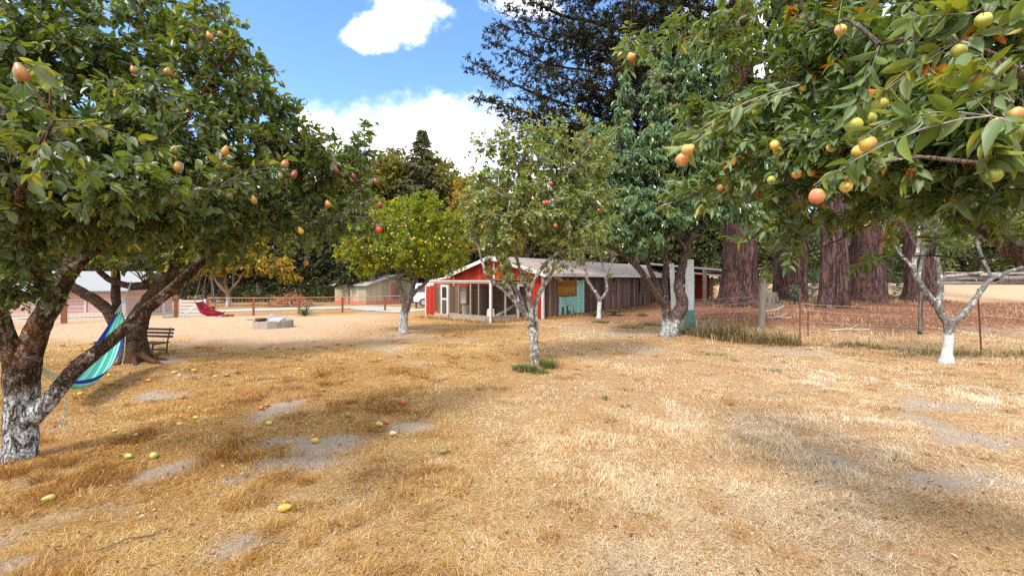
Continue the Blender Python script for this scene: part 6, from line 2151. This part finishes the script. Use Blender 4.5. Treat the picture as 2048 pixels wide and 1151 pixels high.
for s in (-1, 1):
    mb = MB()
    mb.box((-2.165, s * .80, .98), (.05, .10, .26))
    mb.build('tail_light', [plain('red_lens', (.4, .02, .015), .3)], van)
    for x in (-1.35, 1.35):
        mb = MB()
        mb.tube([(x, s * .70, .33), (x, s * .92, .33)], .33, 22)
        w_ = mb.build('wheel', [M_ty], van)
        mb = MB()
        mb.tube([(x, s * .915, .33), (x, s * .935, .33)], .2, 16)
        mb.build('rim', [M_wire], w_)
van.rotation_euler = (0, 0, R(12))

# ---------------------------------------------------------------- right-hand fence line and gateposts
M_gpost = plain('flaking_white_post', (.56, .60, .59), .8, var=.15, scale=5, stretch=(1, 1, .3), dirt=(.26, .27, .25), dthr=.56)
M_gpost2 = plain('green_stained_post', (.10, .22, .19), .8, var=.3, scale=6, dirt=(.30, .34, .32))
q0 = G(1379, 657)
gp = thing('gatepost', 'tall square white gatepost stained green at its foot beside the cherry trunk', 'gatepost', q0)
h_ = zat(519, q0[1]) - q0[2]
mb = MB()
mb.box((0, 0, h_ / 2 + .35), (.24, .2, h_ - .7 + .01))
mb.build('post', [M_gpost], gp)
mb = MB()
mb.box((.005, 0, .33), (.246, .206, .75))
mb.box((.15, .03, h_ * .45), (.07, .12, h_ * .75))
mb.build('green_board', [M_gpost2], gp)
q1 = G(1350, 655)
gp = thing('gatepost', 'shorter leaning white gatepost seen between the two cherry trunks', 'gatepost', q1)
h_ = zat(527, q1[1]) - q1[2]
mb = MB()
mb.hexa([(-.08, -.06, -.1), (.08, -.06, -.1), (.08, .06, -.1), (-.08, .06, -.1), (-.19, -.06, h_), (-.06, -.06, h_ + .01), (-.06, .06, h_ + .01), (-.19, .06, h_)])
mb.build('post', [M_gpost], gp)
mb = MB()
mb.hexa([(.28, .25, .0), (.40, .25, .0), (.40, .29, .0), (.28, .29, .0), (.20, .25, 1.72), (.36, .25, 1.70), (.36, .29, 1.70), (.20, .29, 1.72)])
mb.hexa([(-.1, -.075, 1.62), (.45, -.075, 1.5), (.45, -.05, 1.5), (-.1, -.05, 1.62), (-.1, -.075, 1.74), (.45, -.075, 1.62), (.45, -.05, 1.62), (-.1, -.05, 1.74)])
mb.build('boards', [M_gpost], gp)

fw = [G(1385, 660), G(1523, 652), G(1600, 684), G(1963, 708)]
fw.append(fw[-1] + (fw[-1] - fw[-2]) * .9)
wfence = thing('wire_fence', 'sagging wire fence on a grey wooden post and rusty steel posts before the redwoods', 'fence', fw[1])
w0 = fw[1]
mb = MB()
hh = zat(566, w0[1]) - w0[2]
mb.tube([w0 - UP * .1, w0 + UP * hh * .5 + [.01, 0, 0], w0 + UP * hh + [.03, 0, 0]], [.125, .115, .105], 12, rough=.12, seed=3)
mb.obox(w0 + [.10, .05, hh * .72], (.10, 0, 0), (0, .08, 0), (0, 0, hh * .38))
mb.build('wooden_post', [M_greyw], wfence, w0)
for q, pt, ln_ in ((fw[2], 578, 0), (fw[3], 577, -.09), (G(1616, 672), 622, 0), (G(1387, 640), 572, 0), (fw[4], 570, .03)):
    mb = MB()
    h_ = zat(pt, q[1]) - q[2]
    for a in ((.04, .006), (.006, .04)):
        mb.hexa([q + np.array([-a[0] / 2, -a[1] / 2, -.1]), q + np.array([a[0] / 2, -a[1] / 2, -.1]), q + np.array([a[0] / 2, a[1] / 2, -.1]), q + np.array([-a[0] / 2, a[1] / 2, -.1]),
                 q + np.array([-a[0] / 2 + ln_, -a[1] / 2, h_]), q + np.array([a[0] / 2 + ln_, -a[1] / 2, h_]), q + np.array([a[0] / 2 + ln_, a[1] / 2, h_]), q + np.array([-a[0] / 2 + ln_, a[1] / 2, h_])])
    mb.build('steel_post', [M_rust], wfence, w0)
mb = MB()
for i in range(len(fw) - 1):
    a, b_ = fw[i], fw[i + 1]
    for z, sg in ((1.12, .05), (.95, .09), (.62, .04), (.35, .05)):
        t = np.linspace(0, 1, 9)
        mb.tube([a * (1 - k) + b_ * k + UP * (z - sg * 4 * k * (1 - k)) for k in t], .0026, 4, cap=False)
    n = int(np.linalg.norm(b_ - a) / .32)
    for k in range(1, n):
        q = a * (1 - k / n) + b_ * (k / n)
        mb.tube([q + UP * .05, q + UP * .92], .0012, 3, cap=False)
mb.build('wires', [M_wire], wfence, w0)

# things lying behind it
sg_ = G(1690, 604)
mb = MB()
mb.obox((-.16, -.12, 0), (.32, 0, 0), (0, .22, 0), (0, 0, .19))
g = G(1543, 617)
simple_thing('concrete_block', 'grey concrete block on the red duff behind the wooden fence post', 'block', g, [('block', mb, plain('light_concrete', (.36, .37, .38), .9))])
g = G(1540, 592)
g = on_ground(1540, 20.5)
mb = MB()
mb.tube([(0, 0, -.1), (0, 0, .3), (.02, 0, .85)], [.40, .32, .30], 18, rough=.15, flare=.3)
simple_thing('tree_stump', 'dark sawn stump between the flared redwood and the slim pair', 'stump', on_ground(1540, 21.5), [('stump', mb, B_con)])
for k, (px, py, a, l_, lab) in enumerate([(1560, 637, -.4, .9, 'bleached stick lying on the duff behind the wooden fence post'), (1550, 605, -1.0, 1.1, 'pale branch leaning out of the stump by the concrete block'), (1700, 662, .1, 1.4, 'dry branch caught in the weeds under the wire')]):
    g = G(px, py) if k != 1 else on_ground(1550, 19.6)
    mb = MB()
    d = np.array([math.cos(a), math.sin(a) * .4, 0])
    mb.tube(resample([(*(-d * l_ / 2 + UP * .03), 1), (*(UP * .08), 1), (*(d * l_ / 2 + UP * (.05 if k != 1 else .3)), 1)], 10, jit=.02)[:, :3], .022, 6, rough=.3)
    mb.tube([UP * .08, d * .3 + UP * .25], [.014, .006], 5)
    simple_thing('branch', lab, 'branch', g, [('branch', mb, plain('bleached_wood', (.42, .38, .33), .9))])
# young redwood shoots and low boughs by the trunks
def shoot(label, px, py, h, w, seed, mat, n=90, pt=None):
    b = G(px, py)
    t = thing('shrub', label, 'shrub', b)
    rs = np.random.RandomState(seed)
    mb = MB()
    for k in range(n):
        z = h * rs.rand() ** .8
        a = rs.uniform(0, 6.283)
        l_ = w * (1 - .6 * z / h) * rs.uniform(.5, 1.1)
        s = np.array([0, 0, z * .9])
        e = s + np.array([math.cos(a) * l_, math.sin(a) * l_, .12 * rs.randn() + .1])
        p = bez(s[None], e[None], ((s + e) / 2 + UP * .08)[None], 6)
        mb.twigs(p, .006, .003, mat=1)
        m = 12
        f = rs.rand(m) * 4.99
        i0 = f.astype(int)
        pos = p[0][i0] + (p[0][i0 + 1] - p[0][i0]) * (f - i0)[:, None]
        mb.leaves(pos, norm((e - s)[None] + rs.randn(m, 3) * .5 * l_), norm(rs.randn(m, 3) * .5 + UP), rs.uniform(.10, .2, m), rs.uniform(.03, .05, m), np.clip(rs.normal(.5, .2, m), 0, 1))
    mb.build('foliage', [mat, M_twig], t)


L_sh = leaf_mat('shoot_needles', [(0, (.06, .12, .09)), (.6, (.13, .22, .16)), (1, (.24, .30, .2))], .2)
shoot('feathery blue-green redwood shoot between the slim pair and the sunlit trunk', 1625, 606, 2.2, .75, 3, L_sh, 80)
shoot('dark drooping redwood bough low on the shaded right-hand trunk', 1792, 600, 2.9, 1.2, 5, leaf_mat('dark_shoot', [(0, (.02, .05, .03)), (1, (.06, .10, .05))], .2), 110)
shoot('green shrub at the foot of the slim pale redwood', 1590, 609, .9, .5, 8, L_sh, 40)
shoot('round green bush beyond the stump', 1535, 590, 2.1, 1.5, 9, L_mid, 120)
shoot('leafy bush by the open shed posts', 1412, 596, 1.6, 1.2, 11, L_wood, 110)

# ---------------------------------------------------------------- log stack on the far bank
rs = np.random.RandomState(3)
M_log2 = bark_mat('brown_grey_log', (.12, .10, .09), (.33, .29, .26), vscale=5, stretch=1, bmp=.5)
M_log = bark_mat('grey_log', (.22, .20, .19), (.46, .43, .42), vscale=5, stretch=1, bmp=.5)
k = 0
LAB = ['lowest grey log of the stack on the pale bank', 'thick log lying on the bottom log of the stack', 'pale middle log with dark knots in the stack', 'log near the top of the stack, bark peeling', 'thin topmost log on the stack', 'short log end butting the bottom of the stack', 'second short log resting above the butting one', 'slender log sloping over the stack end', 'rearmost log showing above the stack']
for i, (x0, x1, py, r_, tl) in enumerate([(1880, 1990, 566, .22, .02), (1884, 2000, 557, .20, -.03), (1912, 2012, 550, .17, .05), (1890, 1965, 551, .15, -.04), (1935, 2060, 545, .13, .04), (1994, 2180, 564, .23, -.02), (2004, 2170, 555, .2, .04), (1960, 2120, 549, .13, -.05), (1890, 1990, 544, .12, .05)]):
    Y = 36.5 + .25 * (i % 3)
    a, b_ = P(x0, py + 1.5, Y), P(x1, py - 1.5 + tl * 100, Y + .6)
    n = 14
    pts = np.linspace(a, b_, n) + np.stack([np.zeros(n), np.zeros(n), .03 * np.sin(np.linspace(0, 5, n) + i)], -1)
    mb = MB()
    mb.tube(pts, np.linspace(r_, r_ * .8, n), 14, rough=.08, seed=i)
    o = mb.build('log', [M_log if i % 2 else M_log2], None, a)
    tag(o, LAB[i], 'log', 'logs stacked on the far bank')

# ---------------------------------------------------------------- fruit fallen on the grass
FALL = [
    (98, 1001, 30, 'pear_l', 'long lime-green fallen pear with a yellow neck, nearest the whitewashed pear trunk'),
    (257, 915, 22, 'pear_l', 'smaller of two lime-green pears lying a hand apart by the pear trunk'),
    (307, 914, 25, 'pear_l', 'larger of two lime-green pears lying a hand apart by the pear trunk'),
    (570, 1022, 26, 'pear_y', 'bright yellow pear with browned neck beside an orange grass tuft'),
    (569, 1008, 14, 'pear_g', 'shrivelled brown pear touching the bright yellow one by the orange tuft'),
    (889, 904, 18, 'pear_g', 'lone olive-brown pear out on the straw before the slender apple tree'),
    (786, 870, 15, 'pear_w', 'pale cream pear at the edge of the grey bare patch'),
    (759, 852, 16, 'pear_l', 'pale green pear lying beside a small red one on the grey bare patch'),
    (772, 848, 10, 'apple_r', 'small dull red fruit beside the pale green pear on the bare patch'),
    (630, 886, 17, 'pear_y', 'yellow-orange pear where the bare grey patch meets the grass'),
    (695, 835, 17, 'pear_g', 'green pear half blackened with rot on the grey patch'),
    (806, 808, 12, 'apple_r', 'single crimson fruit lying beyond the grey bare patch'),
    (538, 850, 15, 'pear_l', 'round green pear alone in the brown grass'),
    (391, 839, 13, 'pear_l', 'green pear with two orange ones close before it'),
    (359, 851, 13, 'pear_y', 'golden pear, nearer of the two by the green one'),
    (361, 836, 12, 'pear_o', 'orange pear, farther of the two by the green one'),
    (523, 820, 11, 'apple_r', 'dark red fruit touching a yellow-green one in the brown grass'),
    (534, 813, 11, 'pear_g', 'yellow-green fruit touching the dark red one'),
    (574, 828, 10, 'pear_l', 'yellow-green pear sunk in the grass by a strip of bare soil'),
    (363, 798, 12, 'pear_o', 'vivid orange pear alone in the dark shaded grass'),
    (379, 817, 11, 'pear_y', 'dull yellow pear between the vivid orange one and the green one'),
    (161, 790, 15, 'pear_y', 'yellow pear under the low end of the hammock'),
    (177, 774, 12, 'pear_o', 'orange pear just beyond the yellow one under the hammock'),
    (218, 753, 12, 'pear_y', 'amber pear beside the hammock cloth'),
    (235, 760, 11, 'pear_y', 'lemon-yellow pear a little to the side of the amber one'),
    (258, 748, 11, 'pear_o', 'orange-red pear before the roots of the old tree'),
    (296, 762, 12, 'pear_y', 'clear yellow pear out before the roots of the old tree'),
    (348, 747, 11, 'pear_y', 'greenish yellow pear, farther of a touching pair'),
    (359, 752, 12, 'pear_y', 'mustard pear, nearer of a touching pair'),
    (388, 742, 12, 'pear_y', 'bright yellow pear just past the touching pair'),
    (379, 730, 8, 'pear_o', 'tiny orange fruit beyond the touching pair'),
    (431, 754, 10, 'pear_y', 'small yellow pear on the shaded grey soil'),
    (453, 753, 15, 'pear_g', 'long olive pear on the shaded grey soil'),
    (599, 740, 9, 'pear_y', 'lone yellow pear midway between the fire pit and the grey patch'),
    (645, 784, 9, 'pear_g', 'small dull green pear in the sparse brown grass'),
    (546, 757, 7, 'pear_w', 'tiny pale fruit near the shaded grey soil'),
    (230, 863, 13, 'pear_l', 'dull green pear sunk in deep grass near the pear trunk'),
    (271, 873, 15, 'pear_w', 'bleached pear sunk in deep grass near the pear trunk'),
    (545, 703, 7, 'pear_y', 'first of two yellow fruits past the fire pit shade'),
    (552, 707, 6, 'pear_y', 'second of two yellow fruits past the fire pit shade'),
    (555, 697, 8, 'pear_o', 'orange fruit just beyond two yellow ones'),
    (761, 719, 7, 'pear_y', 'tiny yellow fruit before the lemon tree'),
    (651, 697, 6, 'pear_o', 'tiny orange fruit between the fire pit and the lemon tree'),
]
rs = np.random.RandomState(15)
for px, py, d, code, lab in FALL:
    g = G(px, py)
    kind = code.split('_')[0]
    L_ = .097 if kind == 'pear' else .068
    s = min(1.15, max(.55, d * g[1] / F / L_ * g[1] / math.hypot(g[0], g[1])))
    o = bpy.data.objects.new('fallen_' + kind, FD[code])
    COL.objects.link(o)
    o.scale = (s, s, s)
    o.location = (g[0], g[1], float(gzd(g[0], g[1])) + .027 * s + .004)
    a = rs.uniform(-.7, .7) + (math.pi if rs.rand() < .5 else 0)
    o.rotation_euler = (rs.uniform(-.15, .15), math.pi / 2 + rs.uniform(-.2, .2), a)
    tag(o, lab, 'fruit', 'fruit fallen on the dry grass')


# ---------------------------------------------------------------- dry grass, weeds and litter (nobody could count them)
def blades(name, x, y, ln, el, az, wd, hue, mat, curl=.3, lift=0.0, kind='stuff'):
    n = len(x)
    z = gzd(x, y) - .004 + lift
    d = np.stack([np.cos(az) * np.cos(el), np.sin(az) * np.cos(el), np.sin(el)], -1)
    side = np.stack([-np.sin(az), np.cos(az), np.zeros(n)], -1)
    p0 = np.stack([x, y, z], -1)
    up = np.stack([np.zeros(n), np.zeros(n), np.ones(n)], -1)
    p1 = p0 + d * (ln * .55)[:, None] + up * (ln * .10)[:, None]
    out = np.stack([np.cos(az), np.sin(az), np.zeros(n)], -1)
    p2 = p0 + d * ln[:, None] + out * (ln * curl * .5)[:, None] - up * (ln * curl * .5 * np.sin(el))[:, None]
    v = np.stack([p0 - side * wd[:, None], p0 + side * wd[:, None], p1 - side * (wd * .8)[:, None], p1 + side * (wd * .8)[:, None], p2], 1)
    off = (np.arange(n) * 5)[:, None]
    mb = MB()
    mb.add(v.reshape(-1, 3), quads=np.array([[0, 1, 3, 2]]) + off, tris=np.array([[2, 3, 4]]) + off, rnd=np.repeat(hue, 5))
    o = mb.build(name, [mat])
    return tag(o, kind=kind)


M_straw = attr_mat('straw', [(0, (.12, .045, .008)), (.2, (.29, .125, .022)), (.38, (.42, .225, .055)), (.5, (.47, .33, .18)), (.72, (.56, .435, .29)), (.9, (.66, .55, .42)), (1, (.74, .66, .55))], .7, trans=.2, spec=.25)
M_gold = attr_mat('golden_straw', [(0, (.13, .045, .006)), (.2, (.30, .125, .016)), (.38, (.45, .235, .04)), (.5, (.51, .335, .105)), (.72, (.61, .45, .19)), (.9, (.70, .57, .32)), (1, (.78, .67, .46))], .7, trans=.2, spec=.25)
M_weed = attr_mat('weed_stalks', [(0, (.035, .03, .015)), (.35, (.10, .075, .03)), (.6, (.20, .15, .06)), (.8, (.34, .25, .12)), (1, (.10, .13, .05))], .8, trans=.2)
M_green = attr_mat('green_tuft', [(0, (.03, .05, .015)), (.5, (.09, .13, .035)), (1, (.26, .24, .08))], .7, trans=.25)


def shade_zone(x, y):                                    # rank thatch below the pear and other fruit trees, shade painted in orange-brown
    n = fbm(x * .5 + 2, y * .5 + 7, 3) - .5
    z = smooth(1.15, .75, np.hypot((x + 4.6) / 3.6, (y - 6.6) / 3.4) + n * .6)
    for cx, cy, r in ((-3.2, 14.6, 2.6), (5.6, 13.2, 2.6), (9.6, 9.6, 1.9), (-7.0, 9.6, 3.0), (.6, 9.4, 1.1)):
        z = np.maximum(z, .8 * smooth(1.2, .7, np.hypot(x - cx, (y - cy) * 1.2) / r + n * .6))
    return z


def make_grass():
    rs = np.random.RandomState(21)
    n = 760000
    t = rs.rand(n)
    y0, y1, k = 1.5, 19.0, 1.15
    e = 1 - k
    y = (y0 ** e + t * (y1 ** e - y0 ** e)) ** (1 / e)
    x = rs.uniform(-1.28, 1.28, n) * (y + .6)
    bare, dust, duff, gold = masks(x, y)
    dens = (1 - .94 * bare) * (1 - .90 * dust) * (1 - .80 * duff)
    cl = fbm(x * 3.1, y * 3.1, 4)
    dens = dens * np.clip(.55 + 2.6 * (cl - .42), .22, 1)
    keep = rs.rand(n) < dens
    x, y, bare, dust, duff, gold, cl = (a[keep] for a in (x, y, bare, dust, duff, gold, cl))
    n = len(x)
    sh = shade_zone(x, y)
    # lie: matted straw with a swirl to it, taller in tufts
    sw = 6.283 * fbm(x * .7 + 11, y * .7 + 23, 3) * 2
    az = np.where(rs.rand(n) < .55, sw + rs.randn(n) * .8, rs.uniform(0, 6.283, n))
    tuft = smooth(.60, .72, fbm(x * 2.3 + 50, y * 2.3 + 80, 3))
    el = np.clip(np.abs(rs.normal(.10, .20, n)) + tuft * rs.uniform(0, .9, n), .0, 1.35)
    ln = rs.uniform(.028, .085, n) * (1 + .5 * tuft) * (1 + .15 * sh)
    wd = np.maximum(.0011, .00042 * y) * rs.uniform(.7, 1.3, n)
    big = fbm(x * .9 + 31, y * .9 + 3, 4) - .5
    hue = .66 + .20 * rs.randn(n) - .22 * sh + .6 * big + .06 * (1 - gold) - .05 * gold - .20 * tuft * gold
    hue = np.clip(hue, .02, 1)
    g = rs.rand(n) < np.clip(gold * .62 + .10, 0, 1)
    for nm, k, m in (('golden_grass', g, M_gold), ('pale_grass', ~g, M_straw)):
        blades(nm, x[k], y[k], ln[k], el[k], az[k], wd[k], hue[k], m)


make_grass()


def tufts():
    rs = np.random.RandomState(31)
    X, Y, LN, EL, AZ, HU = [], [], [], [], [], []

    def tuft(cx, cy, r, n, ln, hue, el=.95):
        a, q = rs.uniform(0, 6.283, n), r * np.sqrt(rs.rand(n))
        X.append(cx + q * np.cos(a)); Y.append(cy + q * np.sin(a))
        LN.append(ln * rs.uniform(.5, 1.15, n)); EL.append(np.clip(rs.normal(el, .3, n), .15, 1.5)); AZ.append(a + rs.randn(n) * .5)
        HU.append(np.clip(hue + .1 * rs.randn(n), .02, 1))
    for px, py, r, n, ln, h in [(612, 968, .05, 90, .11, .22), (598, 1015, .07, 110, .09, .25), (690, 1050, .10, 170, .11, .26), (620, 1085, .06, 110, .12, .27), (640, 1055, .07, 70, .09, .3), (735, 1030, .09, 120, .08, .33), (690, 1110, .08, 120, .10, .3),
                                (705, 805, .12, 130, .10, .30), (760, 822, .14, 130, .09, .22), (645, 748, .2, 160, .12, .3), (580, 800, .12, 90, .1, .3), (815, 990, .08, 80, .07, .35), (1100, 1080, .06, 80, .09, .3), (1270, 1060, .08, 90, .06, .4),
                                (875, 760, .2, 150, .10, .38), (1000, 775, .15, 120, .09, .35), (1130, 755, .2, 140, .10, .4), (1530, 790, .2, 100, .10, .45), (1560, 880, .1, 70, .08, .4), (1960, 910, .14, 130, .11, .42), (1430, 1020, .08, 80, .07, .36), (1250, 780, .15, 100, .08, .38), (1390, 790, .2, 110, .09, .5),
                                (60, 1000, .1, 120, .12, .25), (120, 930, .12, 200, .14, .22), (20, 950, .1, 160, .14, .2), (200, 940, .1, 110, .12, .28), (80, 960, .08, 120, .12, .18)]:
        g = G(px, py)
        tuft(g[0], g[1], r, n, ln, h)
    for k in range(420):
        y = 2.0 + 12 * rs.rand() ** .9
        x = rs.uniform(-1.2, 1.2) * y
        b, d, f, gd = masks(np.array([x]), np.array([y]))
        if b[0] > .3 or d[0] > .4:
            continue
        tuft(x, y, rs.uniform(.04, .12), int(rs.uniform(20, 60)), rs.uniform(.06, .11), rs.uniform(.25, .5) + .1 * (1 - gd[0]))
    x, y, ln, el, az, hu = (np.concatenate(k) for k in (X, Y, LN, EL, AZ, HU))
    blades('grass_tufts', x, y, ln, el, az, np.maximum(.0012, .00045 * y), hu, M_straw)
    X.clear(); Y.clear(); LN.clear(); EL.clear(); AZ.clear(); HU.clear()
    for px, py, r, n, ln, h in [(1050, 740, .26, 420, .13, .35), (1095, 735, .16, 260, .26, .6), (1075, 745, .2, 200, .1, .3), (1545, 742, .16, 110, .06, .6), (1400, 707, .3, 140, .07, .8), (1440, 709, .3, 160, .07, .85), (1800, 712, .35, 120, .05, .4), (1700, 708, .3, 90, .05, .5), (1210, 798, .07, 50, .06, .3),
                                (1250, 812, .07, 60, .06, .3), (1220, 843, .08, 60, .04, .3), (1635, 925, .05, 30, .09, .5), (1200, 645, .4, 160, .16, .6), (1300, 650, .5, 200, .14, .75), (1260, 655, .5, 160, .12, .7), (1285, 632, .3, 110, .22, .5)]:
        g = G(px, py)
        tuft(g[0], g[1], r, n, ln, h, 1.0)
    x, y, ln, el, az, hu = (np.concatenate(k) for k in (X, Y, LN, EL, AZ, HU))
    blades('green_grass', x, y, ln, el, az, np.maximum(.002, .0005 * y), hu, M_green)
    # rank weeds along the wire fence
    xs, ys = [], []
    line = [G(1385, 668), G(1460, 680), G(1540, 686), G(1605, 690), G(1700, 694), G(1800, 706), G(1960, 712), G(2100, 716)]
    n = 15000
    t = (len(line) - 1.001) * rs.rand(n) ** 1.5
    i = t.astype(int)
    f = t - i
    la = np.array(line)
    c = la[i] * (1 - f)[:, None] + la[i + 1] * f[:, None]
    wdt = np.interp(t, [0, 1, 2, 3, 4, 5, 7], [.6, 1.0, .9, .7, .7, .7, .8])
    x = c[:, 0] + rs.randn(n) * .18
    y = c[:, 1] + .3 + rs.randn(n) * wdt * .5
    pat = fbm(x * .9, y * .9 + 4, 3)
    kp = rs.rand(n) < np.clip((pat - .36) * 6, .05, 1)
    x, y, t, pat = x[kp], y[kp], t[kp], pat[kp]
    n = len(x)
    hgt = np.interp(t, [0, .6, 1.4, 2, 3, 4, 5, 7], [.25, .62, .70, .52, .30, .22, .20, .28]) * np.clip(.35 + 2.4 * (pat - .3), .2, 1.3)
    blades('weeds', x, y, hgt * rs.uniform(.25, 1.0, n) ** 1.2 * np.exp(.35 * rs.randn(n)), np.clip(rs.normal(.95, .42, n), .05, 1.5), rs.uniform(0, 6.283, n), np.full(n, .0055), np.clip(.42 + .2 * rs.randn(n) + .5 * (pat - .5) + .04 * t, 0, 1), M_weed, curl=.5)
    # pale dry stalks standing on the duff behind the fence, and in front of the far bank
    n = 9000
    y = rs.uniform(12, 29, n)
    x = rs.uniform(.35, 1.35, n) * y
    pat = fbm(x * .5 + 20, y * .5, 4)
    kp = (pat > .56) & (x > 5.5)
    x, y = x[kp], y[kp]
    n = len(x)
    blades('dry_stalks', x, y, rs.uniform(.12, .42, n), np.clip(rs.normal(1.1, .3, n), .2, 1.5), rs.uniform(0, 6.283, n), np.full(n, .006), np.clip(.5 + .16 * rs.randn(n), 0, 1), M_straw, curl=.5)
    # weeds round the chicken run and barn foot
    n = 3600
    t = rs.rand(n)
    p = np.where((t < .45)[:, None], HB(0, 0, 0) + U * (rs.rand(n) * 9)[:, None] - V * (.15 + np.abs(rs.randn(n)) * .25)[:, None], np.where((t < .75)[:, None], HB(CU - .15, 0, 0) + V * (.6 + rs.rand(n) * 4.8)[:, None] - U * (np.abs(rs.randn(n)) * .22)[:, None], HB(0, CV0 - .15, 0) + U * (CU * rs.rand(n))[:, None] - V * (np.abs(rs.randn(n)) * .2)[:, None]))
    blades('wall_weeds', p[:, 0], p[:, 1], rs.uniform(.06, .26, n), np.clip(rs.normal(1.0, .3, n), .2, 1.5), rs.uniform(0, 6.283, n), np.full(n, .006), np.clip(.35 + .14 * rs.randn(n), 0, 1), M_straw, curl=.4)
    # fallen leaves and twigs
    n = 16000
    t = rs.rand(n)
    y = 1.9 + 16 * t ** 1.5
    x = rs.uniform(-1.2, 1.2, n) * y
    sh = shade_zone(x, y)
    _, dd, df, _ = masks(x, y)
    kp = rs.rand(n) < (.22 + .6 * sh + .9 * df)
    x, y = x[kp], y[kp]
    n = len(x)
    mb = MB()
    az = rs.uniform(0, 6.283, n)
    L2 = rs.uniform(.012, .05, n)
    mb.leaves(np.stack([x, y, gzd(x, y) + .018], -1), np.stack([np.cos(az), np.sin(az), .25 * rs.randn(n)], -1), norm(rs.randn(n, 3) * .35 + UP), L2, L2 * .5, rs.rand(n), 0, False, rs.uniform(-.4, .4, n))
    tag(mb.build('leaf_litter', [attr_mat('dead_leaves', [(0, (.06, .022, .012)), (.4, (.20, .07, .025)), (.7, (.30, .17, .08)), (.9, (.45, .36, .27)), (1, (.14, .17, .07))], .7)]), kind='stuff')
    # redwood duff: short red-brown sprays over the mound
    n = 26000
    y = 13 + 16 * rs.rand(n) ** 1.2
    x = rs.uniform(.18, 1.3, n) * y
    _, dd, df, _ = masks(x, y)
    kp = rs.rand(n) < df
    x, y = x[kp], y[kp]
    n = len(x)
    blades('needle_litter', x, y, rs.uniform(.08, .24, n), np.abs(rs.normal(.08, .12, n)), rs.uniform(0, 6.283, n), np.full(n, .010), rs.rand(n), attr_mat('redwood_duff', [(0, (.07, .028, .016)), (.45, (.19, .075, .042)), (.8, (.31, .15, .09)), (1, (.45, .32, .24))], .9))

    # litter and dead grass heaped against the feet of the redwoods
    xs, ys = [], []
    for px, py, wpx in [(1480, 612, 70)] + [(k[1], k[2], k[3]) for k in RW]:
        g = G(px, py)
        r0 = wpx / 2 / F * g[1] * 1.22
        m = 900
        a = rs.uniform(0, 6.283, m)
        q = r0 + np.abs(rs.randn(m)) * .32
        xs.append(g[0] + q * np.cos(a))
        ys.append(g[1] + q * np.sin(a))
    x, y = np.concatenate(xs), np.concatenate(ys)
    n = len(x)
    blades('trunk_litter', x, y, rs.uniform(.08, .34, n), np.clip(rs.normal(.5, .45, n), 0, 1.4), rs.uniform(0, 6.283, n), np.full(n, .011), rs.rand(n), attr_mat('heaped_duff', [(0, (.06, .026, .016)), (.4, (.17, .07, .04)), (.75, (.29, .17, .10)), (1, (.46, .36, .24))], .9), curl=.5, lift=.02)


tufts()
# a few broken twigs on the straw
for i, (px, py, l_, a, lab) in enumerate([(265, 1085, .38, .7, 'thin dark twig on the straw, longest one near the bare corner patch'), (545, 1095, .22, .4, 'short dark twig pointing at the orange tufts'), (835, 838, .22, 1.2, 'bleached stick at the far edge of the bare grey patch'), (418, 762, .3, -.3, 'pale curled twig on the shaded grey soil'), (700, 762, .3, .3, 'bleached twig before the lemon tree')]):
    g = G(px, py)
    mb = MB()
    d = np.array([math.cos(a), math.sin(a), 0])
    mb.tube(resample([(*(-d * l_ / 2 + UP * .012), 1), (*(UP * .03 + d * .03), 1), (*(d * l_ / 2 + UP * .02), 1)], 10, jit=.012)[:, :3], .005 if i < 2 else .007, 5, rough=.3)
    simple_thing('twig', lab, 'twig', g + [0, 0, .01], [('twig', mb, M_twig if i < 2 else M_log)])
